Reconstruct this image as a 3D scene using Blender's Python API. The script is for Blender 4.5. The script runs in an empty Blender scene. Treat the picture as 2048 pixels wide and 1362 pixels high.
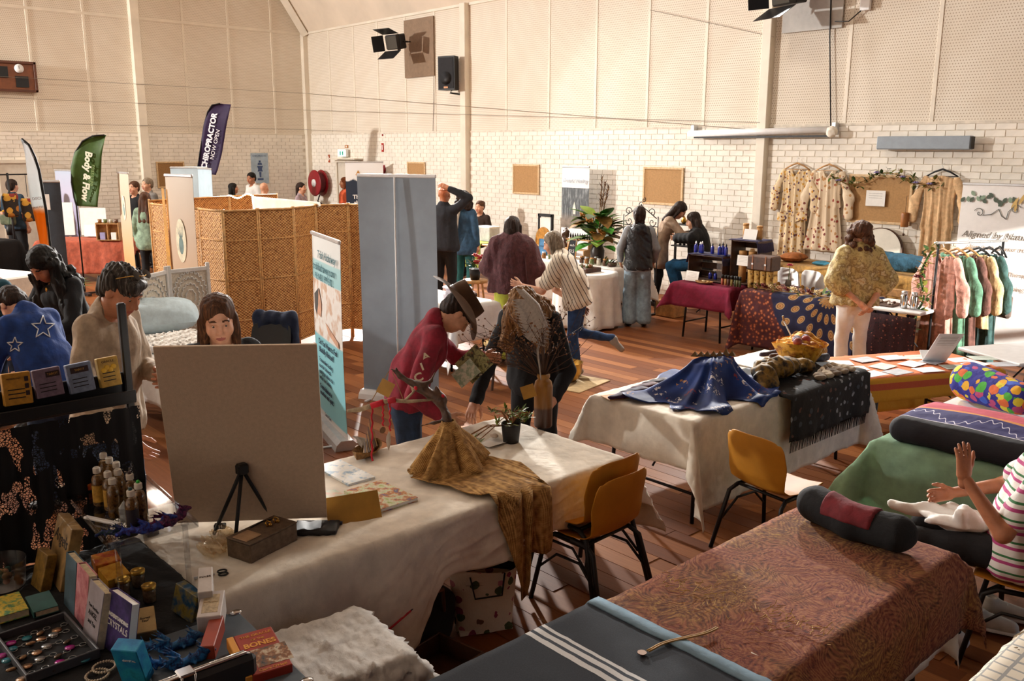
import bpy, math, random
import numpy as np
from mathutils import Vector, Matrix
random.seed(7)
SC = bpy.context.scene
COL = SC.collection
R_ = math.radians
PI = math.pi

# ------------------------------------------------------------------ camera, light, exposure
FPX, PITCH, ROLL, YAW, CAMH = 1790.6, R_(12.117), R_(.128), R_(47.861), 2.42
_F = np.array([math.cos(PITCH)*math.cos(YAW), math.cos(PITCH)*math.sin(YAW), -math.sin(PITCH)])
_R = np.array([math.sin(YAW), -math.cos(YAW), 0.])
_U = np.cross(_R, _F)
_R, _U = _R*math.cos(ROLL)+_U*math.sin(ROLL), -_R*math.sin(ROLL)+_U*math.cos(ROLL)
CAM = np.array([0., 0., CAMH])
cd = bpy.data.cameras.new('camera')
cd.sensor_width = 36; cd.lens = FPX/2048*36; cd.clip_end = 200
cam = bpy.data.objects.new('camera', cd); COL.objects.link(cam)
cam.matrix_world = Matrix(((_R[0], _U[0], -_F[0], 0), (_R[1], _U[1], -_F[1], 0), (_R[2], _U[2], -_F[2], CAMH), (0, 0, 0, 1)))
SC.camera = cam
vs = SC.view_settings
vs.view_transform = 'Standard'; vs.look = 'None'; vs.gamma = 1; vs.use_curve_mapping = False
vs.exposure = 0.55
SC.cycles.use_denoising = True
SC.cycles.max_bounces = 6; SC.cycles.diffuse_bounces = 4; SC.cycles.glossy_bounces = 3
SC.cycles.transmission_bounces = 4; SC.cycles.transparent_max_bounces = 24
SC.cycles.caustics_reflective = False; SC.cycles.caustics_refractive = False
SC.cycles.sample_clamp_indirect = 6
w = bpy.data.worlds.new('sky'); SC.world = w; w.use_nodes = True
bg = w.node_tree.nodes['Background']
st = w.node_tree.nodes.new('ShaderNodeTexSky'); st.sky_type = 'NISHITA' if 'NISHITA' in [i.identifier for i in st.bl_rna.properties['sky_type'].enum_items] else st.sky_type
try:
    st.sun_disc = False; st.sun_elevation = R_(35)
except Exception: pass
w.node_tree.links.new(st.outputs[0], bg.inputs[0]); bg.inputs[1].default_value = .25

def lamp_aim(o, frm, to):
    o.location = frm
    o.rotation_euler = (Vector(to)-Vector(frm)).to_track_quat('-Z', 'Y').to_euler()
def area(name, frm, to, sx, sy, watts, col, spread=180):
    l = bpy.data.lights.new(name, 'AREA'); l.shape = 'RECTANGLE'; l.size = sx; l.size_y = sy
    l.energy = watts; l.color = col; l.spread = R_(spread)
    o = bpy.data.objects.new(name, l); COL.objects.link(o); lamp_aim(o, frm, to); return o
WARM = (1, .89, .75); NEUT = (1, .97, .92); DAY = (1, .97, .93)
# ceiling fittings of the hall
for i, (x, y) in enumerate(((7.2, 7.5), (6.6, 12), (6.6, 17), (0, 17), (0, 12.5))):
    area('ceiling_fill_lamp', (x, y, 6.3), (x, y, 0), 1.5, .5, 75, WARM)
area('ceiling_fill_lamp', (-.5, 6, 6.3), (-.5, 6, 0), 1.5, .5, 26, WARM)  # unseen extra lamp, added as weak fill over the dark foreground
# floodlights: the one on the long wall, the one on the opposite wall that lights the long wall, the right-hand one
area('flood_lamp', (10.9, 16.2, 4.4), (1.8, 3.2, .6), .32, .26, 640, NEUT, 100)
area('flood_lamp', (-5.6, 20.0, 5.2), (12, 11.5, 3.2), 0.5, .4, 900, NEUT, 130)
area('flood_lamp', (11.1, 7.1, 4.5), (3.0, 1.8, .6), .4, .3, 120, NEUT, 100)
# sun through the glazed doors of the side wall
sl = bpy.data.lights.new('sun', 'SUN'); sl.energy = 9; sl.color = (1, .95, .86); sl.angle = R_(.6)
so = bpy.data.objects.new('sun', sl); COL.objects.link(so); lamp_aim(so, (8.2, -6, 3.5), (11.4, 3.9, .9))

# ------------------------------------------------------------------ pixel helpers (a point of the place seen at a pixel of the 2048 x 1362 photograph)
def ray(u, v): return _F+(u-1024)/FPX*_R+(681-v)/FPX*_U
def at(u, v, z=0.):
    d = ray(u, v); return Vector(CAM+d*((z-CAMH)/d[2]))
def atX(u, v, X):
    d = ray(u, v); return Vector(CAM+d*(X/d[0]))
def atY(u, v, Y):
    d = ray(u, v); return Vector(CAM+d*(Y/d[1]))
def atD(u, v, D): return Vector(CAM+ray(u, v)*D)
CAMYAW = YAW-PI/2      # rotation about z that makes a thing's local +Y point away from the camera

# ------------------------------------------------------------------ materials
def lin(c):
    if isinstance(c, str):
        c = c.lstrip('#'); c = [int(c[i:i+2], 16)/255 for i in (0, 2, 4)]
    elif max(c) > 1: c = [x/255 for x in c]
    return tuple((x/12.92 if x <= .04045 else ((x+.055)/1.055)**2.4) for x in c)+(1,)
class NT:
    def __init__(s, name):
        s.m = bpy.data.materials.new(name); s.m.use_nodes = True; s.t = s.m.node_tree
        s.p = s.t.nodes['Principled BSDF']; s.out = s.t.nodes['Material Output']
    def n(s, typ, **kw):
        x = s.t.nodes.new('ShaderNode'+typ)
        for k, v in kw.items():
            if k[0] == '_': x.inputs[k[1:].replace('_', ' ')].default_value = v
            elif k[0] == 'i' and k[1:].isdigit(): x.inputs[int(k[1:])].default_value = v
            else: setattr(x, k, v)
        return x
    def l(s, a, b): s.t.links.new(a, b)
    def co(s, kind='Object', scale=None, rot=None, loc=None):
        c = s.n('TexCoord').outputs[kind]
        if scale is None and rot is None and loc is None: return c
        m = s.n('Mapping'); s.l(c, m.inputs[0])
        if scale is not None: m.inputs['Scale'].default_value = scale if hasattr(scale, '__len__') else (scale,)*3
        if rot is not None: m.inputs['Rotation'].default_value = rot
        if loc is not None: m.inputs['Location'].default_value = loc
        return m.outputs[0]
    def noise(s, vec, scale, detail=3, rough=.5, out=0):
        x = s.n('TexNoise', _Scale=scale, _Detail=detail, _Roughness=rough)
        if vec: s.l(vec, x.inputs['Vector'])
        return x.outputs[out]
    def ramp(s, fac, stops, interp='LINEAR'):
        x = s.n('ValToRGB'); x.color_ramp.interpolation = interp
        e = x.color_ramp.elements
        while len(e) < len(stops): e.new(.5)
        for el, (p, c) in zip(e, stops):
            el.position = p; el.color = lin(c)
        s.l(fac, x.inputs[0]); return x.outputs[0]
    def mix(s, fac, a, b, mode='MIX'):
        x = s.n('Mix', data_type='RGBA', blend_type=mode)
        for v, i in ((fac, 0), (a, 6), (b, 7)):
            if hasattr(v, 'links'): s.l(v, x.inputs[i])
            else: x.inputs[i].default_value = v if i == 0 else lin(v)
        return x.outputs[2]
    def math(s, op, a, b=None, clamp=False):
        x = s.n('Math', operation=op, use_clamp=clamp)
        for v, i in ((a, 0), (b, 1)):
            if v is None: continue
            if hasattr(v, 'links'): s.l(v, x.inputs[i])
            else: x.inputs[i].default_value = v
        return x.outputs[0]
    def sep(s, vec):
        x = s.n('SeparateXYZ'); s.l(vec, x.inputs[0]); return x.outputs
    def col(s, c):
        if hasattr(c, 'links'): s.l(c, s.p.inputs['Base Color'])
        else: s.p.inputs['Base Color'].default_value = lin(c)
    def bump(s, h, strength=.3, dist=.01):
        b = s.n('Bump', _Strength=strength, _Distance=dist); s.l(h, b.inputs['Height']); s.l(b.outputs[0], s.p.inputs['Normal'])
    def set(s, rough=.6, metal=0, **kw):
        s.p.inputs['Roughness'].default_value = rough; s.p.inputs['Metallic'].default_value = metal
        for k, v in kw.items(): s.p.inputs[k.replace('_', ' ')].default_value = v
        return s.m
MATS = {}
def dk(c, f):
    if isinstance(c, str):
        c = c.lstrip('#'); c = [int(c[i:i+2], 16) for i in (0, 2, 4)]
    return tuple(min(255, max(0, x*f))/255 for x in c)
def mat(name, c, rough=.6, metal=0, var=.12, scale=12, bump=0, bscale=60, **kw):
    if name in MATS: return MATS[name]
    t = NT(name); v = t.co()
    if var:
        n = t.noise(v, scale, 4, .6); t.col(t.ramp(n, [(.3, dk(c, 1-var)), (.7, dk(c, 1+var*.6))]))
    else: t.col(c)
    if bump: t.bump(t.noise(v, bscale, 2), bump, .01)
    MATS[name] = t.set(rough, metal, **kw); return t.m
def cloth_mat(name, c, var=.1, weave=350, fold=14, rough=.9, bump=.25, tint=None):
    if name in MATS: return MATS[name]
    t = NT(name); v = t.co()
    n = t.noise(v, fold, 3, .6)
    t.col(t.ramp(n, [(.3, dk(c, 1-var)), (.7, tint or dk(c, 1+var*.5))]))
    a = t.noise(v, weave, 1); b = t.noise(v, fold*2.2, 3, .6); r = t.noise(t.co(scale=(1, 1, .6)), fold*.55, 3, .5)
    b = t.math('ADD', t.math('MULTIPLY', b, .5), t.math('MULTIPLY', t.math('ABSOLUTE', t.math('SUBTRACT', r, .5)), 3.0))
    t.bump(t.math('ADD', t.math('MULTIPLY', a, .12), b), bump, .02)
    MATS[name] = t.set(rough, 0); return t.m
def glass_mat(name, c='#ffffff', rough=.03, alpha=.25):
    if name in MATS: return MATS[name]
    t = NT(name)
    g = t.n('BsdfGlossy', _Roughness=rough); tr = t.n('BsdfTransparent'); tr.inputs[0].default_value = lin(c)
    f = t.n('LayerWeight', _Blend=.3); mx = t.n('MixShader'); a = t.math('ADD', t.math('MULTIPLY', f.outputs['Facing'], .35), alpha*.1, True)
    t.l(a, mx.inputs[0]); t.l(tr.outputs[0], mx.inputs[1]); t.l(g.outputs[0], mx.inputs[2]); t.l(mx.outputs[0], t.out.inputs[0])
    MATS[name] = t.m; return t.m
def emit_mat(name, c, s):
    if name in MATS: return MATS[name]
    t = NT(name); t.col(c); t.p.inputs['Emission Color'].default_value = lin(c); t.p.inputs['Emission Strength'].default_value = s
    MATS[name] = t.m; return t.m
def stripe_mat(name, cols, period, axis=2, rough=.85, wob=.02, rot=None):
    """cols: [(start fraction, colour)...] repeating along an axis of the thing"""
    if name in MATS: return MATS[name]
    t = NT(name); v = t.co(rot=rot); x = t.sep(v)[axis]
    n = t.noise(v, 5, 2); x = t.math('ADD', x, t.math('MULTIPLY', n, wob))
    fr = t.math('FRACT', t.math('DIVIDE', x, period))
    t.col(t.ramp(fr, cols, 'CONSTANT')); t.bump(t.noise(v, 30, 3), .2, .02)
    MATS[name] = t.set(rough); return t.m
def print_mat(name, base, spots, scale=14, thr=.35, rough=.85, leaf=None, bump=.25):
    """base cloth with scattered blotches of several colours"""
    if name in MATS: return MATS[name]
    t = NT(name); v = t.co()
    wv = t.n('VectorMath', operation='ADD'); nz = t.noise(v, scale*.9, 3, .6, 1); sc = t.n('VectorMath', operation='SCALE'); sc.inputs['Scale'].default_value = .6/scale
    t.l(nz, sc.inputs[0]); t.l(v, wv.inputs[0]); t.l(sc.outputs[0], wv.inputs[1])
    vo = t.n('TexVoronoi', _Scale=scale); t.l(wv.outputs[0], vo.inputs['Vector'])
    k = len(spots); hs = t.sep(vo.outputs['Color'])[0]
    c = t.ramp(hs, [(i/k, s) for i, s in enumerate(spots)], 'CONSTANT')
    m = t.math('LESS_THAN', vo.outputs['Distance'], thr)
    res = t.mix(m, base, c)
    t.col(res); t.bump(t.noise(v, 25, 3), bump, .02)
    MATS[name] = t.set(rough); return t.m

def thin(m, k=.4):
    t = m.node_tree; p = t.nodes['Principled BSDF']; tr = t.nodes.new('ShaderNodeBsdfTranslucent'); mx = t.nodes.new('ShaderNodeMixShader'); mx.inputs[0].default_value = k
    b = p.inputs['Base Color']
    if b.links: t.links.new(b.links[0].from_socket, tr.inputs[0])
    else: tr.inputs[0].default_value = b.default_value
    t.links.new(p.outputs[0], mx.inputs[1]); t.links.new(tr.outputs[0], mx.inputs[2]); t.links.new(mx.outputs[0], t.nodes['Material Output'].inputs[0]); return m
# ------------------------------------------------------------------ mesh building
I4 = Matrix.Identity(4)
def T(x, y=None, z=None): return Matrix.Translation(x if y is None else (x, y, z))
def RZ(a): return Matrix.Rotation(a, 4, 'Z')
def RX(a): return Matrix.Rotation(a, 4, 'X')
def RY(a): return Matrix.Rotation(a, 4, 'Y')
class G:
    def __init__(s, M=None): s.v = []; s.f = []; s.mi = []; s.M = M; s.cur = 0
    def add(s, vs, fs):
        o = len(s.v)
        if s.M is not None: vs = [s.M@Vector(p) for p in vs]
        s.v.extend(tuple(p) for p in vs); s.f.extend(tuple(i+o for i in f) for f in fs); s.mi.extend([s.cur]*len(fs)); return s
    def box(s, c, d, M=None, bev=0):
        x, y, z = d[0]/2, d[1]/2, d[2]/2
        if not bev:
            vs = [(sx*x, sy*y, sz*z) for sx in (-1, 1) for sy in (-1, 1) for sz in (-1, 1)]
            fs = [(0, 1, 3, 2), (4, 6, 7, 5), (0, 4, 5, 1), (2, 3, 7, 6), (0, 2, 6, 4), (1, 5, 7, 3)]
        else:
            b = min(bev, x*.95, y*.95, z*.95); vs = []; idx = {}
            for sx in (-1, 1):
                for sy in (-1, 1):
                    for sz in (-1, 1):
                        for k in range(3):
                            q = [sx*(x-b), sy*(y-b), sz*(z-b)]; q[k] = (sx*x, sy*y, sz*z)[k]
                            idx[sx, sy, sz, k] = len(vs); vs.append(q)
            fs = []
            for k in range(3):
                a, c_ = [(1, 2), (2, 0), (0, 1)][k]
                for sg in (-1, 1):
                    qd = []
                    for (p, q) in ((-1, -1), (1, -1), (1, 1), (-1, 1)):
                        t = [0, 0, 0]; t[k] = sg; t[a] = p; t[c_] = q; qd.append(idx[t[0], t[1], t[2], k])
                    fs.append(qd if sg > 0 else qd[::-1])
            for k in range(3):
                a, c_ = [(1, 2), (2, 0), (0, 1)][k]
                for p in (-1, 1):
                    for q in (-1, 1):
                        t0 = [0, 0, 0]; t1 = [0, 0, 0]; t0[a] = t1[a] = p; t0[c_] = t1[c_] = q; t0[k] = -1; t1[k] = 1
                        qd = [idx[(*t0, a)], idx[(*t1, a)], idx[(*t1, c_)], idx[(*t0, c_)]]
                        fs.append(qd if p*q < 0 else qd[::-1])
            for sx in (-1, 1):
                for sy in (-1, 1):
                    for sz in (-1, 1):
                        qd = [idx[sx, sy, sz, 0], idx[sx, sy, sz, 1], idx[sx, sy, sz, 2]]
                        fs.append(qd if sx*sy*sz > 0 else qd[::-1])
        Mx = T(*c)@(M if M is not None else I4)
        return s.add([Mx@Vector(p) for p in vs], fs)
    def tube(s, path, r, n=8, cap=True, flat=1.0):
        path = [Vector(p) for p in path]; m = len(path)
        rs = r if hasattr(r, '__len__') else [r]*m
        vs = []; fs = []; up = None
        for i, p in enumerate(path):
            d = (path[min(i+1, m-1)]-path[max(i-1, 0)])
            d = d.normalized() if d.length > 1e-9 else Vector((0, 0, 1))
            if up is None: up = Vector((0, 0, 1)) if abs(d.z) < .9 else Vector((1, 0, 0))
            a = d.cross(up)
            if a.length < 1e-6: a = d.orthogonal()
            a.normalize(); b = a.cross(d).normalized(); up = b
            for k in range(n):
                t = 2*PI*k/n; vs.append(p+a*(rs[i]*math.cos(t))+b*(rs[i]*math.sin(t)*flat))
        for i in range(m-1):
            for k in range(n):
                k2 = (k+1) % n; fs.append((i*n+k, i*n+k2, (i+1)*n+k2, (i+1)*n+k))
        if cap: fs.append(tuple(range(n))[::-1]); fs.append(tuple((m-1)*n+k for k in range(n)))
        return s.add(vs, fs)
    def lathe(s, prof, n=16, c=(0, 0, 0), M=None, sx=1, sy=1, cap=True):
        vs = []; fs = []; m = len(prof); Mx = T(*c)@(M if M is not None else I4)
        for (r, z) in prof:
            for k in range(n):
                t = 2*PI*k/n; vs.append(Mx@Vector((r*math.cos(t)*sx, r*math.sin(t)*sy, z)))
        for i in range(m-1):
            for k in range(n):
                k2 = (k+1) % n; fs.append((i*n+k, i*n+k2, (i+1)*n+k2, (i+1)*n+k))
        if cap: fs.append(tuple(range(n))[::-1]); fs.append(tuple((m-1)*n+k for k in range(n)))
        return s.add(vs, fs)
    def ball(s, c, r, n=10, m=6, M=None):
        r = r if hasattr(r, '__len__') else (r,)*3; Mx = T(*c)@(M if M is not None else I4)
        vs = [Mx@Vector((0, 0, -r[2]))]; fs = []
        for i in range(1, m):
            a = PI*i/m-PI/2
            for k in range(n):
                t = 2*PI*k/n; vs.append(Mx@Vector((r[0]*math.cos(a)*math.cos(t), r[1]*math.cos(a)*math.sin(t), r[2]*math.sin(a))))
        vs.append(Mx@Vector((0, 0, r[2]))); e = len(vs)-1
        for k in range(n): fs.append((0, 1+(k+1) % n, 1+k)); fs.append((e, 1+(m-2)*n+k, 1+(m-2)*n+(k+1) % n))
        for i in range(m-2):
            for k in range(n):
                k2 = (k+1) % n; fs.append((1+i*n+k, 1+i*n+k2, 1+(i+1)*n+k2, 1+(i+1)*n+k))
        return s.add(vs, fs)
    def prism(s, poly, z0, z1, M=None):
        n = len(poly); Mx = M if M is not None else I4
        vs = [Mx@Vector((p[0], p[1], z0)) for p in poly]+[Mx@Vector((p[0], p[1], z1)) for p in poly]
        fs = [tuple(range(n))[::-1], tuple(range(n, 2*n))]+[(i, (i+1) % n, n+(i+1) % n, n+i) for i in range(n)]
        return s.add(vs, fs)
    def grid(s, fn, nu, nv, wrap=False):
        vs = [fn(i/nu, j/nv) for i in range(nu+(0 if wrap else 1)) for j in range(nv+1)]
        w = nv+1; cu = nu if wrap else nu+1
        fs = [(i*w+j, ((i+1) % cu)*w+j, ((i+1) % cu)*w+j+1, i*w+j+1) for i in range(nu) for j in range(nv)]
        return s.add(vs, fs)
    def quad(s, a, b, c, d): return s.add([a, b, c, d], [(0, 1, 2, 3)])
    def mesh(s, name, mats, smooth=False):
        me = bpy.data.meshes.new(name); me.from_pydata(s.v, [], s.f)
        for m in (mats if isinstance(mats, (list, tuple)) else [mats]): me.materials.append(m)
        if isinstance(mats, (list, tuple)) and len(mats) > 1: me.polygons.foreach_set('material_index', s.mi)
        if smooth: me.polygons.foreach_set('use_smooth', [True]*len(s.f))
        me.update(); return me
    def build(s, name, mats, parent=None, smooth=False, M=None):
        return obj(name, s.mesh(name, mats, smooth), parent, M)
def obj(name, me, parent=None, M=None):
    o = bpy.data.objects.new(name, me); COL.objects.link(o)
    if parent is not None: o.parent = parent
    if M is not None: o.matrix_local = M
    return o
def solid(o, th, off=0):
    m = o.modifiers.new('thickness', 'SOLIDIFY'); m.thickness = th; m.offset = off; return o
def subd(o, n=1):
    m = o.modifiers.new('subdiv', 'SUBSURF'); m.levels = n; m.render_levels = n; return o
def tag(o, label, cat, group=None):
    o['label'] = label; o['category'] = cat
    if group: o['group'] = group
    return o
def thing(name, label, cat, loc=(0, 0, 0), rz=0, group=None, M=None):
    o = bpy.data.objects.new(name, None); COL.objects.link(o); o.empty_display_size = .1
    if M is not None: o.matrix_local = M
    else: o.location = loc; o.rotation_euler = (0, 0, rz)
    return tag(o, label, cat, group)
def struct(o): o['kind'] = 'structure'; return o
def dup(root, loc=None, rz=None, label=None, group=None, M=None):
    r = root.copy(); COL.objects.link(r)
    if M is not None: r.matrix_local = M
    else:
        if loc is not None: r.location = loc
        if rz is not None: r.rotation_euler = (0, 0, rz)
    if label: r['label'] = label
    if group: r['group'] = group
    for ch in list(root.children):
        c = ch.copy(); COL.objects.link(c); c.parent = r; c.matrix_parent_inverse = ch.matrix_parent_inverse
        for g in ch.children:
            d = g.copy(); COL.objects.link(d); d.parent = c; d.matrix_parent_inverse = g.matrix_parent_inverse
    return r
def text(s, size, M, m, parent, name='lettering', align='CENTER', shear=0, bold=0, sx=1, space=1, line=1, ext=.0006, fit=None):
    if '\n' in s:
        ls = s.split('\n'); size = fit/(.52*max(map(len, ls))) if fit else size
        for i, q in enumerate(ls): o = text(q, size, M@T(0, ((len(ls)-1)/2-i)*size*line, 0), m, parent, name, align, shear, bold, sx, space, 1, ext)
        return o
    cu = bpy.data.curves.new(name, 'FONT'); cu.body = s; cu.size = size; cu.align_x = align; cu.align_y = 'CENTER'
    cu.shear = shear; cu.offset = bold; cu.extrude = ext; cu.space_character = space; cu.space_line = line; cu.resolution_u = 3
    o = bpy.data.objects.new(name, cu); me = bpy.data.meshes.new_from_object(o)
    bpy.data.objects.remove(o); bpy.data.curves.remove(cu)
    me.materials.clear(); me.materials.append(m); me.name = name
    if fit:
        xs = [v.co.x for v in me.vertices]; k = fit/max(1e-6, max(xs)-min(xs)); me.transform(Matrix.Diagonal((k, k, 1, 1)))
    return obj(name, me, parent, M@Matrix.Diagonal((sx, 1, 1, 1)))
def frame(o, x, y):
    """matrix whose local x, y run along the two given directions (z = face normal) at o"""
    x = Vector(x).normalized(); y = Vector(y); z = x.cross(y).normalized(); y = z.cross(x)
    return Matrix(((x.x, y.x, z.x, o[0]), (x.y, y.y, z.y, o[1]), (x.z, y.z, z.z, o[2]), (0, 0, 0, 1)))
rnd = random.uniform

# ------------------------------------------------------------------ sculpting with distance fields (for bodies, cloth on bodies, cushions)
def surfnet(D, o, h):
    S = D < 0
    nx, ny, nz = D.shape
    c = np.zeros((nx-1, ny-1, nz-1), np.int8)
    for i in (0, 1):
        for j in (0, 1):
            for k in (0, 1): c += S[i:nx-1+i, j:ny-1+j, k:nz-1+k]
    act = (c > 0) & (c < 8)
    ci = np.argwhere(act); n = len(ci)
    if n == 0: return np.zeros((0, 3)), np.zeros((0, 4), int)
    idx = -np.ones(act.shape, np.int64); idx[act] = np.arange(n)
    acc = np.zeros((n, 3)); cnt = np.zeros(n)
    x, y, z = ci.T
    cor = [(i, j, k) for i in (0, 1) for j in (0, 1) for k in (0, 1)]
    for a in cor:
        for ax in range(3):
            if a[ax]: continue
            b = list(a); b[ax] = 1
            da = D[x+a[0], y+a[1], z+a[2]]; db = D[x+b[0], y+b[1], z+b[2]]
            m = (da < 0) != (db < 0); t = np.where(m, da/(da-db+1e-20), 0)
            for q in range(3): acc[:, q] += np.where(m, a[q]+(t if q == ax else 0), 0)
            cnt += m
    V = (ci+acc/cnt[:, None])*h+np.asarray(o)
    Q = []
    for ax in range(3):
        u, v = [(1, 2), (2, 0), (0, 1)][ax]
        sl0 = [slice(None)]*3; sl1 = [slice(None)]*3; sl0[ax] = slice(0, -1); sl1[ax] = slice(1, None)
        ch = S[tuple(sl0)] != S[tuple(sl1)]
        e = np.argwhere(ch); e = e[(e[:, u] > 0) & (e[:, v] > 0) & (e[:, u] < D.shape[u]-1) & (e[:, v] < D.shape[v]-1)]
        if not len(e): continue
        def g(du, dv):
            q = e.copy(); q[:, u] -= du; q[:, v] -= dv; return idx[q[:, 0], q[:, 1], q[:, 2]]
        qd = np.stack([g(1, 1), g(0, 1), g(0, 0), g(1, 0)], 1)
        neg = ~S[tuple(e.T)]
        qd[neg] = qd[neg][:, ::-1]; Q.append(qd)
    Q = np.concatenate(Q); Q = Q[(Q >= 0).all(1)]
    return V, Q
class SD:
    """prims: add with u (smooth union), cut (smooth subtraction)"""
    def __init__(s): s.p = []
    def cap(s, a, b, ra, rb=None, k=.03, op='u', sq=None): s.p.append(('c', np.array(a, float), np.array(b, float), ra, ra if rb is None else rb, k, op, sq)); return s
    def ell(s, c, r, M=None, k=.03, op='u'): s.p.append(('e', np.array(c, float), np.array(r, float) if hasattr(r, '__len__') else np.array((r,)*3, float), M, k, op)); return s
    def box(s, c, h, rd=.01, M=None, k=.01, op='u'): s.p.append(('b', np.array(c, float), np.array(h, float), rd, M, k, op)); return s
    def plane(s, pt, nrm, k=.004): s.p.append(('p', np.array(pt, float), np.array(nrm, float)/np.linalg.norm(nrm), k)); return s
    def bounds(s):
        lo = np.full(3, 1e9); hi = -lo
        for p in s.p:
            if p[0] == 'p' or p[-1] == 'cut' or (p[0] == 'c' and p[6] == 'cut'): continue
            if p[0] == 'c': a = np.minimum(p[1]-p[3], p[2]-p[4]); b = np.maximum(p[1]+p[3], p[2]+p[4])
            else: r = np.full(3, np.linalg.norm(p[2]) if p[3 if p[0] == 'e' else 4] is not None else 0)+(p[2] if p[3 if p[0] == 'e' else 4] is None else 0); a = p[1]-r; b = p[1]+r
            lo = np.minimum(lo, a); hi = np.maximum(hi, b)
        return lo, hi
    def mesh(s, h, fold=0, ffreq=18, fz=.45, seed=0):
        lo, hi = s.bounds(); lo = lo-3*h-fold*2-.01; hi = hi+3*h+fold*2+.01
        n = np.ceil((hi-lo)/h).astype(int)+1
        ax = [lo[i]+h*np.arange(n[i]) for i in range(3)]
        D = np.full(n, 1.0)
        for p in s.p:
            if p[0] == 'p':
                P = np.stack(np.meshgrid(*ax, indexing='ij'), -1); d = (P-p[1])@p[2]; D = np.maximum(D, d); continue
            k = p[5] if p[0] != 'e' else p[4]; op = p[6] if p[0] != 'e' else p[5]
            mg = max(k, 3*h)*1.6+.02+fold*2
            if p[0] == 'c': a = np.minimum(p[1]-p[3], p[2]-p[4])-mg; b = np.maximum(p[1]+p[3], p[2]+p[4])+mg
            else: rr = p[2] if p[3 if p[0] == 'e' else 4] is None else np.full(3, np.linalg.norm(p[2])); a = p[1]-rr-mg; b = p[1]+rr+mg
            i0 = np.clip(np.floor((a-lo)/h).astype(int), 0, n-1); i1 = np.clip(np.ceil((b-lo)/h).astype(int)+1, 1, n)
            if (i1 <= i0).any(): continue
            sl = tuple(slice(i0[q], i1[q]) for q in range(3))
            P = np.stack(np.meshgrid(*[ax[q][sl[q]] for q in range(3)], indexing='ij'), -1)
            if p[0] == 'c':
                ba = p[2]-p[1]; pa = P-p[1]; L = ba@ba+1e-12
                t = np.clip((pa@ba)/L, 0, 1); q = pa-t[..., None]*ba
                if p[7] is not None: q = q/np.asarray(p[7])
                d = np.sqrt((q*q).sum(-1))-(p[3]+(p[4]-p[3])*t)
                if p[7] is not None: d = d*min(p[7])
            elif p[0] == 'e':
                q = P-p[1]
                if p[3] is not None: q = q@p[3]
                k0 = np.sqrt(((q/p[2])**2).sum(-1)); k1 = np.sqrt(((q/p[2]**2)**2).sum(-1))
                d = np.where(k1 > 1e-9, k0*(k0-1)/np.maximum(k1, 1e-9), -p[2].min())
            else:
                q = P-p[1]
                if p[4] is not None: q = q@p[4]
                q = np.abs(q)-(p[2]-p[3]); d = np.sqrt((np.maximum(q, 0)**2).sum(-1))+np.minimum(q.max(-1), 0)-p[3]
            E = D[sl]
            if op == 'u':
                hh = np.clip(.5+.5*(E-d)/k, 0, 1); D[sl] = E*(1-hh)+d*hh-k*hh*(1-hh)
            else:
                hh = np.clip(.5-.5*(E+d)/k, 0, 1); D[sl] = E*(1-hh)-d*hh+k*hh*(1-hh)
        if fold:
            P = np.meshgrid(*ax, indexing='ij'); rs = np.random.RandomState(seed); F = 0
            for i in range(5):
                w = rs.normal(size=3)*ffreq*(1+.4*i); w[2] *= fz; F = F+np.sin(P[0]*w[0]+P[1]*w[1]+P[2]*w[2]+rs.rand()*6.28+1.4*np.sin(P[2]*7+i))/(1+.5*i)
            D = D+fold*F*.5
        return surfnet(D, lo, h)
def np_mesh(name, parts, mats, mi=None, smooth=True):
    """parts: list of (V,Q); joined into one mesh"""
    V = np.concatenate([p[0] for p in parts]); off = 0; Qs = []
    for v, q in parts: Qs.append(q+off); off += len(v)
    Q = np.concatenate(Qs)
    me = bpy.data.meshes.new(name)
    me.vertices.add(len(V)); me.vertices.foreach_set('co', V.astype(np.float32).ravel())
    me.loops.add(Q.size); me.loops.foreach_set('vertex_index', Q.astype(np.int32).ravel())
    me.polygons.add(len(Q)); me.polygons.foreach_set('loop_start', np.arange(0, Q.size, 4, dtype=np.int32))
    for m in (mats if isinstance(mats, (list, tuple)) else [mats]): me.materials.append(m)
    if mi is not None: me.polygons.foreach_set('material_index', np.asarray(mi, np.int32))
    if smooth: me.polygons.foreach_set('use_smooth', np.ones(len(Q), bool))
    me.update(calc_edges=True); me.validate(); return me
def sculpt(name, sd, h, m, parent=None, M=None, **kw):
    return obj(name, np_mesh(name, [sd.mesh(h, **kw)], m), parent, M)
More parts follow.
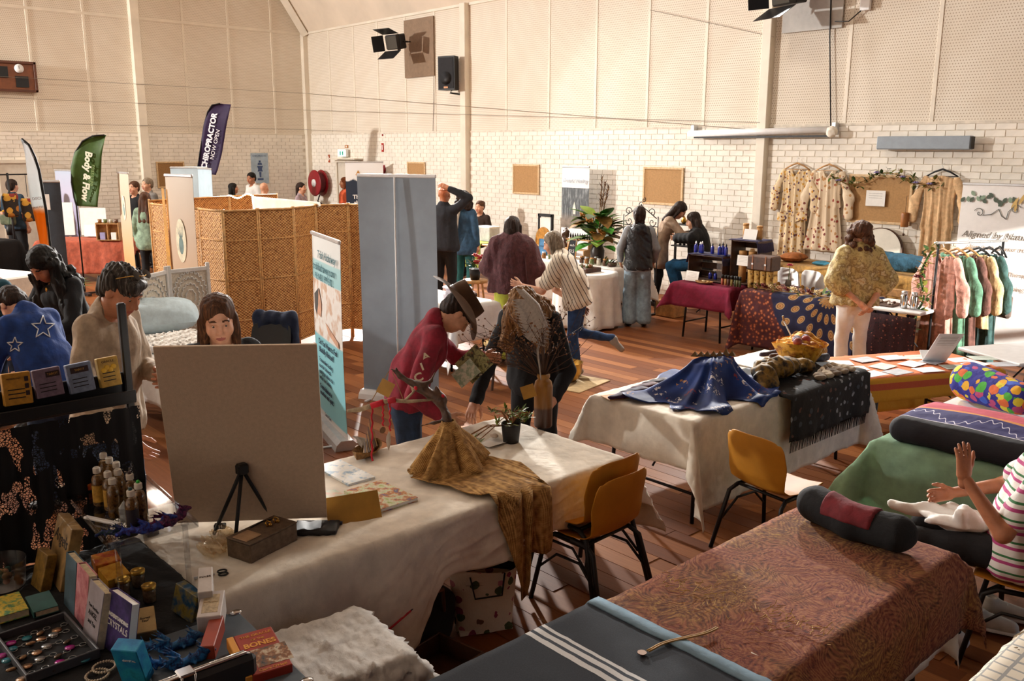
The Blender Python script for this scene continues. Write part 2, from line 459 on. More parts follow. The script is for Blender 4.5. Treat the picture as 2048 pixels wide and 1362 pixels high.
# ------------------------------------------------------------------ the hall
XB, YA, XL, YR = 12.0, 21.09, -6.0, -4.0
HB, HE = 2.74, 5.25           # top of the brickwork, eaves
SLOPE = .78
def ridge(x): return HE+SLOPE*min(XB-x, x-XL)*.62
M_paint = mat('white_painted_brick', '#efe8dc', .55, var=.05, scale=3, bump=.15, bscale=40)
M_mortar = mat('painted_mortar', '#ddd3c4', .8, var=.1)
def panel_mat():
    t = NT('perforated_panel'); v = t.co()
    s = t.sep(v); d = .036
    def cell(axis, off=None):
        x = t.math('DIVIDE', axis, d)
        if off is not None: x = t.math('ADD', x, off)
        return t.math('SUBTRACT', t.math('FRACT', x), .5)
    along = t.math('ADD', s[0], s[1])
    row = t.math('FLOOR', t.math('DIVIDE', s[2], d))
    off = t.math('MULTIPLY', t.math('FRACT', t.math('MULTIPLY', row, .5)), 1.0)
    a = cell(along, off); b = cell(s[2])
    r = t.math('SQRT', t.math('ADD', t.math('MULTIPLY', a, a), t.math('MULTIPLY', b, b)))
    hole = t.math('LESS_THAN', r, .23)
    n = t.noise(v, 1.2, 4, .6)
    base = t.ramp(n, [(.3, '#dfd3c2'), (.7, '#e8dfd1')])
    t.col(t.mix(hole, base, '#b5a58f'))
    return t.set(.7)
M_panel = panel_mat()
M_strip = mat('cream_batten', '#e6dccb', .5, var=.06, scale=2)
M_ceil = mat('ceiling_board', '#e3d4c1', .8, var=.05, scale=1)
def floor_mat(name, rand):
    t = NT(name); v = t.co()
    g = t.co(scale=(9, .55, 1)); n = t.noise(g, 6, 5, .65)
    if rand:
        oi = t.n('ObjectInfo'); k = oi.outputs['Random']
    else:
        s = t.sep(v); row = t.math('FLOOR', t.math('DIVIDE', s[0], .13)); wn = t.n('TexWhiteNoise', noise_dimensions='2D')
        cx = t.n('CombineXYZ'); t.l(row, cx.inputs[0])
        t.l(t.math('FLOOR', t.math('ADD', t.math('DIVIDE', s[1], 2.6), t.math('MULTIPLY', row, .37))), cx.inputs[1]); t.l(cx.outputs[0], wn.inputs[0]); k = wn.outputs[0]
    base = t.ramp(k, [(0, '#6a3a1c'), (.3, '#7a4522'), (.6, '#8a522a'), (.9, '#a0663a'), (1, '#703d1e')])
    t.col(t.mix(t.ramp(n, [(.35, '#000000'), (.7, '#ffffff')]), t.mix(.28, base, '#3d1d10'), base))
    t.bump(n, .05, .004)
    return t.set(.5, Specular_IOR_Level=.18)
M_floor = floor_mat('hall_floorboards', False); M_plank = floor_mat('hall_floorboard', True)
fl = G().box(((XB+XL)/2, (YA+YR)/2, -.05), (XB-XL+.4, YA-YR+.4, .094)).build('floor', M_floor); struct(fl)
# floorboards in view, each one a board
pk = []
bw = .13
for i in range(int(2.4/bw), int(9.6/bw)):
    x = i*bw; y = 2.3+(i*.77 % 1)*2.2-2.2
    while y < 11.5:
        L = 2.2+((i*37+int(y*10)*13) % 9)*.1; yc = y+L/2
        q = Vector((x+bw/2, yc, 0))-Vector(CAM); zc = q.dot(Vector(_F))
        u = 1024+FPX*q.dot(Vector(_R))/zc; v_ = 681-FPX*q.dot(Vector(_U))/zc
        if 690 < u < 2000 and 590 < v_ < 1330 and yc > 1.9: pk.append((v_, x, y, L))
        y += L
pk.sort(reverse=True)
pme = {}
for v_, x, y, L in pk[:290]:
    key = round(L, 1)
    if key not in pme: pme[key] = G().box((0, 0, 0), (bw-.003, key-.003, .004), bev=.0012).mesh('plank', M_plank)
    o = obj('plank', pme[key], fl, T(x+bw/2, y+L/2, -.0005))
# brick walls: bricks of the long wall nearest the camera singly, the others joined
BL, BH = .24, .086
def brick_mesh(L): return G().box((0, 0, 0), (.012, L-.010, BH-.010), bev=.003).mesh('brick', M_paint)
wb = G().box((XB+.1, (YA+YR)/2, HB/2), (.2, YA-YR, HB)).build('wall_back', M_mortar); struct(wb)
full, half = brick_mesh(BL), brick_mesh(BL/2)
cand = []
rest = G()
ny = int((YA-3.2)/BL)
for r in range(int(HB/BH)):
    z = HB-BH*(r+.5)
    for k in range(ny):
        y = 3.2+BL*(k+.5)+(BL/2 if r % 2 else 0)
        if y > YA-.1: continue
        if abs(y-7.64) < .06 or abs(y-14.65) < .06: continue
        cand.append((math.hypot(XB, y)+abs(z-CAMH)*.5, y, z))
cand.sort()
inview = [c for c in cand if c[1] > 3.95 and c[2] > 1.15][:290]
ins = set(inview)
for c in inview: obj('brick', full, wb, T(XB-.002, c[1], c[2]))
for c in cand:
    if c not in ins: rest.box((XB-.002, c[1], c[2]), (.012, BL-.010, BH-.010))
o = rest.build('brickwork', M_paint, wb); o['kind'] = 'stuff'
wa = G().box(((XB+XL)/2, YA+.1, HB/2), (XB-XL, .2, HB)).build('wall_left', M_mortar); struct(wa)
rest = G()
for r in range(int(HB/BH)):
    z = HB-BH*(r+.5)
    for k in range(int((XB-1)/BL)):
        x = 1+BL*(k+.5)+(BL/2 if r % 2 else 0)
        if x > XB-.12 or abs(x-7.75) < .08: continue
        rest.box((x, YA-.002, z), (BL-.010, .012, BH-.010))
o = rest.build('brickwork', M_paint, wa); o['kind'] = 'stuff'
# upper wall panels, each a sheet, with battens over the joints
def panels_B():
    up = G().box((XB+.13, (YA+YR)/2, (HB+HE)/2+.6), (.2, YA-YR, HE-HB+1.2)).build('wall_upper_back', M_strip); struct(up)
    ys = [21.09, 19.96, 18.86, 17.86, 16.78, 15.72, 14.65, 13.45, 12.27, 11.1, 9.93, 8.78, 7.64, 6.4, 5.2, 4.0, 2.8]
    for a, b in zip(ys[1:], ys[:-1]):
        G().box((0, 0, 0), (.02, b-a-.012, HE-HB-.02), bev=.003).build('wall_panel', M_panel, up, M=T(XB+.02, (a+b)/2, (HB+HE)/2))
    for y in ys[1:-1]:
        if y in (14.65, 7.64): continue
        G().box((0, 0, 0), (.018, .055, HE-HB), bev=.004).build('batten', M_strip, up, M=T(XB+.008, y, (HB+HE)/2))
    G().box((0, 0, 0), (.05, YA-2.8, .035)).build('ledge', M_mortar, up, M=T(XB+.012, (YA+2.8)/2, HB+.012))
    G().box((0, 0, 0), (.04, YA-2.8, .05)).build('batten', M_strip, up, M=T(XB+.0, (YA+2.8)/2, HE-.02))
    return up
panels_B()
def panels_A():
    Z1 = 9.4
    prof = [(XL, HB), (XB, HB), (XB, HE), (3, HE+9*.62*SLOPE*1.55), (XL, HE)]
    up = G().prism(prof, 0, .2, M=T(0, YA+.33, 0)@RX(PI/2)).build('wall_upper_left', M_strip); struct(up)
    xs = [12.0, 11.09, 9.97, 8.87, 7.75, 6.71, 5.6, 4.5, 3.4]
    zs = [HB, HE-.03, HE+2.3]
    for a, b in zip(xs[1:], xs[:-1]):
        for z0, z1 in zip(zs[:-1], zs[1:]):
            top = [z1, z1]
            for q, x in enumerate((a, b)): top[q] = min(z1, HE+(XB-x)*SLOPE*1.85)
            if min(top) < z0+.05: top = [max(t, z0+.05) for t in top]
            G().prism([(a+.006, z0+.01), (b-.006, z0+.01), (b-.006, top[1]-.01), (a+.006, top[0]-.01)], 0, .02, M=T(0, YA+.03, 0)@RX(PI/2)).build('wall_panel', M_panel, up)
    for x in xs[1:]:
        if x == 7.75: continue
        G().box((0, 0, 0), (.055, .018, 5), bev=.004).build('batten', M_strip, up, M=T(x, YA+.008, HB+2.5))
    G().box((0, 0, 0), (XB-3.4, .018, .06), bev=.004).build('batten', M_strip, up, M=T((XB+3.4)/2, YA+.006, HE-.03))
    G().box((0, 0, 0), (XB-3.4, .05, .03)).build('ledge', M_strip, up, M=T((XB+3.4)/2, YA+.012, HB+.012))
panels_A()
# columns
for i, (x, y, sx, sy, h) in enumerate(((XB-.04, 7.64, .16, .15, HE), (XB-.04, 14.65, .16, .17, HE), (XB-.05, YA-.05, .14, .14, HE), (7.75, YA-.05, .19, .18, 9))):
    struct(G().box((x, y, h/2), (sx, sy, h), bev=.008).build('trim_%d' % (i+1), M_strip))
# rafter on the gable wall and the ceiling
S2 = SLOPE*1.85
q = G()
q.tube([(XB-.02, YA-.1, HE-.05), (XB-4, YA-.1, HE-.05+4*S2)], .12, 4); struct(q.build('trim_5', M_strip))
q = G()
zr = HE+9*S2
q.prism([(XB+.3, HE-.3*S2), (3, zr), (XL-.3, HE-.3*S2), (XL-.3, HE-.3*S2+.2), (3, zr+.25), (XB+.3, HE-.3*S2+.2)], YR-.3, YA+.4, M=Matrix(((1, 0, 0, 0), (0, 0, 1, 0), (0, 1, 0, 0), (0, 0, 0, 1))))
ce = q.build('ceiling', M_ceil); struct(ce)
# walls out of view (behind the camera, opposite side) and the glazed doors of the end wall on the right
struct(G().box((XL-.1, (YA+YR)/2, 3.4), (.2, YA-YR, 6.8)).build('wall_front', M_paint))
wr = G()
for a, b in ((XL, 6.8), (10.9, XB)): wr.box(((a+b)/2, YR-.1, 1.85), (b-a, .2, 3.7))
wr.prism([(XL, 3.7), (XB, 3.7), (XB, HE), (3, zr), (XL, HE)], 0, .2, M=T(0, YR, 0)@RX(PI/2))
struct(wr.build('wall_right', mat('dark_bounce_cut', '#3a2426', .9)))  # unseen wall, given a dark colour to cut bounced light
wd = G()
for x in (6.85, 8.2, 9.5, 10.85): wd.box((x, YR-.1, 1.85), (.09, .1, 3.7))
for z in (.06, 2.3, 3.65): wd.box((8.85, YR-.1, z), (4.0, .09, .1))
wo = wd.build('window_1', mat('aluminium_frame', '#b8b5ae', .4, .6)); struct(wo)
for x in (7.52, 8.85, 10.17):
    for z in (1.18, 2.98): G().box((x, YR-.1, z), (1.25, .006, 2.14 if z < 2 else 1.25)).build('pane', glass_mat('window_glass', alpha=.02), wo)
# ------------------------------------------------------------------ people
def rot3(ax, a):
    c, s = math.cos(a), math.sin(a)
    if ax == 'x': return np.array([[1, 0, 0], [0, c, -s], [0, s, c]])
    if ax == 'y': return np.array([[c, 0, s], [0, 1, 0], [-s, 0, c]])
    return np.array([[c, -s, 0], [s, c, 0], [0, 0, 1]])
def skin_mat(name, c):
    if name in MATS: return MATS[name]
    t = NT(name); v = t.co(); n = t.noise(v, 16, 4, .6)
    t.col(t.ramp(n, [(.3, dk(c, .88)), (.7, dk(c, 1.06))])); t.bump(t.noise(v, 260, 2), .08, .003)
    MATS[name] = t.set(.5, Subsurface_Weight=.08, Subsurface_Radius=(.02, .008, .004)); return t.m
def hair_mat(name, c, c2=None):
    if name in MATS: return MATS[name]
    t = NT(name); v = t.co(scale=(95, 95, 7)); n = t.noise(v, 1, 5, .65)
    t.col(t.ramp(n, [(.32, dk(c, .5)), (.55, c), (.75, c2 or dk(c, 1.5))])); t.bump(n, .55, .012)
    MATS[name] = t.set(.62, Specular_IOR_Level=.25); return t.m
SKIN = skin_mat('skin_fair', '#d79f80'); SKIN2 = skin_mat('skin_tan', '#b97a58'); SKIN3 = skin_mat('skin_deep', '#8d5a3e')
LIPS = mat('lips', '#a8564c', .4); EYEW = mat('eye_white', '#e9e4dc', .25, var=0); EYED = mat('eye_iris', '#2c1c12', .15, var=0)
HB_ = {'black': hair_mat('hair_black', '#17130f', '#3a332d'), 'dark': hair_mat('hair_dark_brown', '#2c1c14', '#54392a'), 'brown': hair_mat('hair_brown', '#55341f', '#8a5c38'),
       'blonde': hair_mat('hair_dark_blonde', '#8a6238', '#c9a06a'), 'grey': hair_mat('hair_grey_blonde', '#8d7c68', '#c4b7a4'), 'red': hair_mat('hair_auburn', '#8a4a26', '#c4814c'), 'salt': hair_mat('hair_salt_and_pepper', '#3b332d', '#8d857c')}
def hand(sd_list, wrist, d, n, s=1.0, curl=.5, side=1, res=.0042, spread=.12):
    """a hand: d = direction of the fingers, n = direction the palm faces, side = +1 right hand"""
    d = np.array(d, float); d /= np.linalg.norm(d); n = np.array(n, float); n -= d*(n@d); n /= np.linalg.norm(n)
    a = np.cross(d, n)*side            # towards the thumb
    w = np.array(wrist, float); h = SD()
    P = lambda x, y, z: w+(d*x+a*y+n*z)*s
    h.cap(P(-.035, 0, 0), P(.02, 0, 0), .027*s, .027*s, k=.01)
    for y in (-.026, -.009, .009, .026): h.cap(P(.012, y*.8, 0), P(.082, y, 0), .0155*s, .0125*s, k=.014)
    for i, (y, L) in enumerate(((.029, .072), (.010, .080), (-.010, .074), (-.028, .058))):
        p = P(.086, y, 0); ang = 0; sp = spread*(y/.03)
        for q, fr in enumerate((.45, .32, .23)):
            ang += curl*(.55, .75, .55)[q]
            v = (d*math.cos(ang)+n*math.sin(ang))*math.cos(sp)+a*math.sin(sp)
            e = p+v*L*fr*s; h.cap(p, e, (.0098, .009, .0082)[q]*s, (.009, .0082, .0068)[q]*s, k=.003); p = e
    p = P(.02, .026, .004)
    for q, (L, ang) in enumerate(((.042, .75), (.034, .45), (.026, .25))):
        v = d*math.cos(ang)+a*math.sin(ang)*.85+n*(.25+.5*curl)*math.sin(ang); v /= np.linalg.norm(v)
        e = p+v*L*s; h.cap(p, e, (.015, .0115, .010)[q]*s, (.0115, .010, .0075)[q]*s, k=.008); p = e
    sd_list.append(h.mesh(res))
def person(label, loc, rz, h=1.68, lean=0, lean_s=0, head=(0, 0, 0), skin=SKIN, hair='brown', style='short', top=None, top_kind='long', bottom=None, bot_kind='trousers', shoe=None,
           pose=None, build=1.0, res=.016, hres=.009, fold=.006, hair_amp=.004, seed=1, group=None, sit=None, hem=None, face=True, hands=(.5, .5), handn=None, neck=True, hidden_legs=False, loose=0., shoe_kind='shoe', hr=None):
    """local frame: +Y ahead, +X to the person's right, feet on z = 0"""
    s = h/1.70; b = build
    root = thing('person', label, 'person', loc, rz, group)
    J = dict(pel=(0, 0, .93), wai=(0, 0, 1.08), che=(0, .0, 1.28), nek=(0, -.01, 1.445), hd=(0, .015, 1.585), ls=(-.155, -.01, 1.375), rs=(.155, -.01, 1.375),
             lh=(-.082, 0, .90), rh=(.082, 0, .90), lk=(-.1, .025, .49), rk=(.1, .025, .49), la=(-.105, -.03, .085), ra=(.105, -.03, .085))
    J = {k: np.array(v, float) for k, v in J.items()}
    if sit is not None:
        dz = sit-.90
        for k in J:
            if k not in ('lk', 'rk', 'la', 'ra'): J[k] = J[k]+np.array((0, 0, dz+.09))
        J['lk'] = np.array((-.12, .43, sit+.07)); J['rk'] = np.array((.12, .43, sit+.07)); J['la'] = np.array((-.12, .42, .085)); J['ra'] = np.array((.12, .42, .085))
    Rl = rot3('y', lean_s)@rot3('x', -lean)
    pv = J['pel'].copy()
    for k in ('wai', 'che', 'nek', 'hd', 'ls', 'rs'):
        f = .55 if k == 'wai' else 1
        Rk = rot3('y', lean_s*f)@rot3('x', -lean*f); J[k] = pv+Rk@(J[k]-pv)
    for sd, g in (('l', -1), ('r', 1)):
        J[sd+'e'] = J[sd+'s']+np.array((g*.07, -.02, -.27)); J[sd+'w'] = J[sd+'e']+np.array((g*.0, .05, -.245))
    for k, v in (pose or {}).items(): J[k] = np.array(v, float)
    Rh = rot3('z', head[0])@rot3('x', -head[1])@rot3('y', head[2])
    Rh = Rl@Rh if lean else Rh
    J['hd'] = J['nek']+Rh@np.array((0, .025, .14))
    for k in J: J[k] = J[k]*s
    hc = J['hd']; HP = lambda x, y, z: hc+Rh@(np.array((x, y, z))*s)
    # ---- body: one skin surface (trunk, neck, arms, legs), the head and hands joined on at finer resolution
    B = SD()
    B.cap(J['pel']+(0, 0, 0), J['wai'], .12*s*b, .105*s*b, k=.05, sq=(1.15, .85, 1)).cap(J['wai'], J['che'], .105*s*b, .125*s*b, k=.06, sq=(1.15, .82, 1))
    B.cap(J['ls'], J['rs'], .055*s, k=.05).cap(J['che'], J['nek'], .08*s, .05*s, k=.04)
    for q in 'lr':
        B.cap(J[q+'s'], J[q+'e'], .048*s*b, .038*s*b, k=.03).cap(J[q+'e'], J[q+'w'], .038*s*b, .026*s, k=.02)
        B.cap(J[q+'h'], J[q+'k'], .08*s*b, .052*s*b, k=.04).cap(J[q+'k'], J[q+'a'], .052*s, .035*s, k=.03)
        if q+'t' not in J: J[q+'t'] = J[q+'a']+np.array(((-1 if q == 'l' else 1)*.02, .15, -.055))*s
        B.cap(J[q+'a'], J[q+'t'], .032*s, .025*s, k=.03)
    parts = [B.mesh(res)]
    Hd = SD()
    Hd.ell(HP(0, -.015, .032), np.array((.076, .096, .088))*s, Rh, k=.02).ell(HP(0, .022, -.03), np.array((.062, .070, .088))*s, Rh, k=.03)
    Hd.ell(HP(0, .052, -.088), np.array((.034, .034, .026))*s, Rh, k=.03).cap(HP(0, -.02, -.05), J['nek']-(0, 0, .02), .054*s, .062*s, k=.03)
    Hd.cap(HP(-.036, .078, .024), HP(.036, .078, .024), .013*s, k=.02)
    for g in (-1, 1):
        Hd.ell(HP(g*.036, .060, -.032), .028*s, k=.03).ell(HP(g*.031, .100, .006), np.array((.017, .014, .011))*s, Rh, k=.012, op='cut')
        Hd.ell(HP(g*.078, -.008, -.006), np.array((.010, .021, .031))*s, Rh, k=.008)
    Hd.cap(HP(0, .088, .012), HP(0, .110, -.028), .008*s, .0125*s, k=.014)
    for g in (-1, 1): Hd.ell(HP(g*.012, .098, -.033), .009*s, k=.008)
    Hd.cap(HP(-.019, .084, -.060), HP(.019, .084, -.060), .0085*s, k=.008).cap(HP(-.016, .082, -.070), HP(.016, .082, -.070), .009*s, k=.008)
    V, Q = Hd.mesh(hres); parts.append((V, Q)); n0 = len(parts[0][1]); nh = len(Q)
    for i, q in enumerate('lr'):
        d = J[q+'w']-J[q+'e']; g = -1 if q == 'l' else 1
        nn = (handn or {}).get(q, (-g*1.0, .25, .0)); dd = (handn or {}).get(q+'d', d)
        hand(parts, J[q+'w'], dd, nn, s*.98, hands[i], side=g if True else 1, res=max(.0045, res*.33))
    mi = np.zeros(sum(len(p[1]) for p in parts), int)
    c = V[Q].mean(1); L = ((c-hc)@Rh)/s
    f = np.zeros(nh, int)
    f[(np.abs(L[:, 0]) < .025) & (np.abs(L[:, 2]+.066-7*L[:, 0]**2) < .0115-.25*np.abs(L[:, 0])) & (L[:, 1] > .075)] = 1
    f[(np.abs(np.abs(L[:, 0])-.032) < .02) & (np.abs(L[:, 2]-.036+.5*np.maximum(0, np.abs(L[:, 0])-.036)+.25*np.maximum(0, .03-np.abs(L[:, 0]))) < .0042) & (L[:, 1] > .06)] = 2
    mi[n0:n0+nh] = f
    hm = HB_[hair] if hair else SKIN
    obj('body', np_mesh('body', parts, [skin, LIPS, hm], mi), root)
    if face:
        for g in (-1, 1):
            e = G(); M_ = Matrix(Rh.tolist()).to_4x4(); cc = HP(g*.0305, .0735, .006)
            e.ball((0, 0, 0), .0122*s, 10, 8); e.cur = 1; e.ball((0, .0048*s, -.0015), .0086*s, 8, 6)
            e.build('eye', [EYEW, EYED], root, True, M=T(Vector(cc))@M_)
    # ---- clothes
    if top is not None:
        C = SD(); t = .012+loose; hemz = hem if hem is not None else .80
        hp = J['pel']+(J['pel']-J['wai'])*.0
        C.cap(J['pel']-(0, 0, .06*s), J['wai'], (.158*b+t)*s, (.126*b+t)*s, k=.05, sq=(1.2, .88, 1)).cap(J['wai'], J['che'], (.122*b+t)*s, (.138*b+t)*s, k=.06, sq=(1.18, .85, 1))
        C.cap(J['ls'], J['rs'], (.048+t)*s, k=.05).cap(J['che'], J['nek'], (.095+t)*s, (.066+t)*s, k=.04)
        if hem is not None and hem < .8:
            C.cap(J['pel']-(0, 0, .04*s), np.array((J['pel'][0], J['pel'][1], hem*s+.1)), (.15*b+t)*s, (.165*b+t*1.5)*s, k=.05, sq=(1.2, .9, 1))
        for q in 'lr':
            if top_kind == 'long':
                C.cap(J[q+'s'], J[q+'e'], (.052*b+t)*s, (.044*b+t)*s, k=.025).cap(J[q+'e'], J[q+'e']+(J[q+'w']-J[q+'e'])*.93, (.044*b+t)*s, (.034+t)*s, k=.012)
            elif top_kind == 'mid':
                C.cap(J[q+'s'], J[q+'e'], (.053*b+t)*s, (.05*b+t)*s, k=.025).cap(J[q+'e'], J[q+'e']+(J[q+'w']-J[q+'e'])*.3, (.05*b+t)*s, (.05+t)*s, k=.012)
            elif top_kind == 'short':
                C.cap(J[q+'s'], J[q+'s']+(J[q+'e']-J[q+'s'])*.72, (.053*b+t)*s, (.056*b+t)*s, k=.025)
        if neck: C.cap(J['nek']+Rl@np.array((0, .045, .005))*s, J['hd'], .066*s, .1*s, k=.012, op='cut')
        if not lean and not sit: C.plane((0, 0, hemz*s), (0, 0, -1))
        else:
            dn = J['pel']-J['wai']; dn = dn/np.linalg.norm(dn); C.plane(J['pel']+dn*((.93-hemz)*s), dn)
        o = sculpt('top', C, res*.9, top, root, fold=fold, seed=seed)
    if bottom is not None:
        C = SD(); t = .012
        w0 = .128*b if bot_kind != 'slim' else .122*b
        C.cap(J['pel']-(0, 0, .05*s), J['pel']+(J['wai']-J['pel'])*.75, w0*s, .115*s*b, k=.04, sq=(1.18, .86, 1))
        for q in 'lr':
            fl = {'trousers': (.088, .07, .058), 'wide': (.105, .098, .105), 'slim': (.09, .062, .046), 'skirt': (.12, .13, .14), 'shorts': (.1, .09, .08)}[bot_kind]
            C.cap(J[q+'h'], J[q+'k'], (fl[0]*b)*s, fl[1]*b**.5*s, k=.045)
            if bot_kind != 'shorts': C.cap(J[q+'k'], J[q+'a']+(J[q+'k']-J[q+'a'])*.05, fl[1]*b**.5*s, fl[2]*s, k=.03 if bot_kind != 'skirt' else .1)
        C.plane((0, 0, .05*s), (0, 0, -1))
        sculpt(bot_kind if bot_kind in ('skirt', 'shorts') else 'trousers', C, res, bottom, root, fold=fold*.9, seed=seed+3)
    if shoe is not None:
        for q in 'lr':
            C = SD(); a_, t_ = J[q+'a'], J[q+'t']
            d = (t_-a_); fx = d*1.12
            C.cap(a_-d*.25-(0, 0, .035*s), a_+fx-(0, 0, .004*s), .04*s, .036*s, k=.03).cap(a_, a_-(0, 0, .03*s), .042*s, .042*s, k=.03)
            if shoe_kind == 'shoe' and d[2] > -.1: C.plane((0, 0, .004), (0, 0, -1))
            sculpt('shoe', C, .011, shoe, root)
    # ---- hair
    if hair and style != 'bald':
        C = SD(); cap_r = .088
        C.ell(HP(0, -.022, .048), np.array((.088, .106, .088))*s, Rh, k=.02)
        if style == 'short': C.ell(HP(0, -.06, -.01), np.array((.078, .06, .075))*s, Rh, k=.03)
        elif style == 'long':
            C.ell(HP(0, -.055, -.03), np.array((.086, .065, .10))*s, Rh, k=.03)
            L_ = hr or .30
            for g in (-1, 0, 1): C.cap(HP(g*.055, -.06, -.04), J['nek']+Rl@np.array((g*.075, -.085, .12-L_*.72))*s, .05*s, .036*s, k=.03)
            for g in (-1, 1): C.cap(HP(g*.075, .0, .01), HP(g*.085, .01, -.16), .026*s, .02*s, k=.02)
        elif style == 'bob':
            C.ell(HP(0, -.05, -.035), np.array((.092, .075, .105))*s, Rh, k=.03)
            for g in (-1, 1): C.cap(HP(g*.075, .01, .02), HP(g*.08, .015, -.10), .028*s, .026*s, k=.02)
        elif style == 'curly':
            rs = np.random.RandomState(seed)
            C.ell(HP(0, -.03, .05), np.array((.10, .115, .10))*s, Rh, k=.02)
            L_ = hr or .2
            for i in range(46):
                th = rs.uniform(-2.1, 2.1); zz = rs.uniform(.09, -L_); rr = .085+.035*max(0, min(1, (.08-zz)*6))
                C.ell(HP(math.sin(th)*rr*1.05, -math.cos(th)*rr*(1 if math.cos(th) > 0 else .5)-.01, zz), rs.uniform(.028, .044)*s, k=.014)
        elif style == 'bun':
            C.ell(HP(0, -.05, -.0), np.array((.078, .06, .08))*s, Rh, k=.03).ell(HP(0, -.12, .07), .045*s, k=.02)
        elif style == 'pony':
            C.ell(HP(0, -.05, -.0), np.array((.08, .06, .08))*s, Rh, k=.03).cap(HP(0, -.11, .03), HP(0, -.135, -.2), .035*s, .02*s, k=.02)
        elif style == 'braids':
            C.ell(HP(0, -.05, -.02), np.array((.084, .066, .09))*s, Rh, k=.03)
            for g in (-1, 1):
                for i in range(7): C.ell(HP(g*.045, -.095+.01*i*.4, .02-.035*i), (.030-.0015*i)*s, k=.01)
        # face opening
        if style != 'curly': C.ell(HP(0, .11, -.03), np.array((.066, .078, .118))*s, Rh, k=.015, op='cut')
        else: C.ell(HP(0, .12, -.03), np.array((.07, .085, .10))*s, Rh, k=.015, op='cut')
        sculpt('hair', C, hres*.85, hm, root, fold=hair_amp, ffreq=60, fz=.15 if style != 'curly' else 1, seed=seed)
    root['_'] = 0; del root['_']
    root_info[root.name] = (J, Rh, hc, s, HP)
    return root
root_info = {}
def tresses(p, col, pts, amp=.016, seed=4):
    J, Rh, hc, s, HP = root_info[p.name]; S = SD()
    for a, b, r0, r1 in pts: S.cap(HP(*a), J['nek']+np.array(b), r0, r1, k=.04)
    sculpt('loose_hair', S, .01, HB_[col], p, fold=amp, ffreq=55, fz=.5, seed=seed)
def facing(u_dir, away):
    """rotation so that local +Y points u_dir to the right in the picture and `away` from the camera"""
    d = Vector(_R)*u_dir+Vector((_F[0], _F[1], 0)).normalized()*away
    return math.atan2(d.y, d.x)-PI/2
# ------------------------------------------------------------------ shared furniture builders
CREAM = cloth_mat('cream_calico', '#e8dfd0', .07, 500, 9, .92, .35)
WHITEC = cloth_mat('white_cotton', '#eeebe6', .05, 500, 9, .92, .3)
BLACKM = mat('black_metal', '#0d0c0f', .5, .1, var=.05)
ALU = mat('aluminium', '#cfd0d2', .35, .7, var=.05)
PLASTW = mat('white_plastic', '#e9e9ea', .4, var=.03)
WOOD = mat('light_wood', '#b98a54', .55, var=.2, scale=18)
WOODD = mat('dark_wood', '#4b2e1d', .5, var=.25, scale=20)
PINE = mat('pine_frame', '#d9b98d', .6, var=.12, scale=25)
PAPER = mat('white_paper', '#f2f0ec', .8, var=.03)
INK = mat('black_ink', '#1d1c20', .7, var=0)
def zof(u, v, P):
    d = ray(u, v); t = (P[0]*_F[0]+P[1]*_F[1])/(d[0]*_F[0]+d[1]*_F[1]); return Vector(CAM+d*t)
def drape(L, W, ov, step=.035, amp=.02, freq=14, seed=0, hemf=None, flare=.42, rd=.012, wr=.0028):
    """a cloth over a rectangular top; ov = overhang at -x, +x, -y, +y; origin at the middle of the top"""
    rs = random.Random(seed); ph = [rs.uniform(0, 6.28) for _ in range(8)]
    wk = [(rs.gauss(0, 1)*11, rs.gauss(0, 1)*11, rs.uniform(0, 6.28)) for _ in range(9)]
    def ridge_(s, t): return sum(max(0, 1-abs(math.sin(a*s+b*t+c+1.2*math.sin(2.3*s+c)*math.cos(1.9*t)))*3.2)**2 for a, b, c in wk)*wr
    g = G()
    x0, x1, y0, y1 = -L/2-ov[0], L/2+ov[1], -W/2-ov[2], W/2+ov[3]
    nu, nv = int((x1-x0)/step), int((y1-y0)/step)
    def fn(a, b):
        s = x0+(x1-x0)*a; t = y0+(y1-y0)*b
        ex = max(0, abs(s)-L/2); ey = max(0, abs(t)-W/2); sx = 1 if s > 0 else -1; sy = 1 if t > 0 else -1
        if hemf and ey > 0 and t < 0: ey *= hemf(s)
        px = max(-L/2, min(L/2, s)); py = max(-W/2, min(W/2, t))
        if ex <= 0 and ey <= 0:
            return (px, py, ridge_(s, t)*.8+.0015)
        r = math.hypot(ex, ey); c = min(r, rd*1.5)
        al = math.atan2(ey, ex); fl = flare*math.sin(2*al)
        wv = 0
        if ey >= ex: q = s
        else: q = t
        wv = amp*min(1, r/.3)*(math.sin(q*freq+ph[2])*.6+math.sin(q*freq*2.3+ph[3])*.3+math.sin(q*freq*.45+ph[4])*.5+.9)
        out = rd*(1-math.cos(min(1, r/(rd*1.57))*PI/2))+wv+r*fl*.8+ridge_(s*1.3, t*1.3)*1.6
        z = -r*math.sqrt(max(.2, 1-fl*fl))+.0015
        if al > .01 and al < PI/2-.01 and ex > 0 and ey > 0: dx, dy = math.cos(al), math.sin(al)
        elif ey > ex: dx, dy = 0, 1
        else: dx, dy = 1, 0
        return (px+sx*dx*out, py+sy*dy*out, z)
    return g.grid(fn, nu, nv)
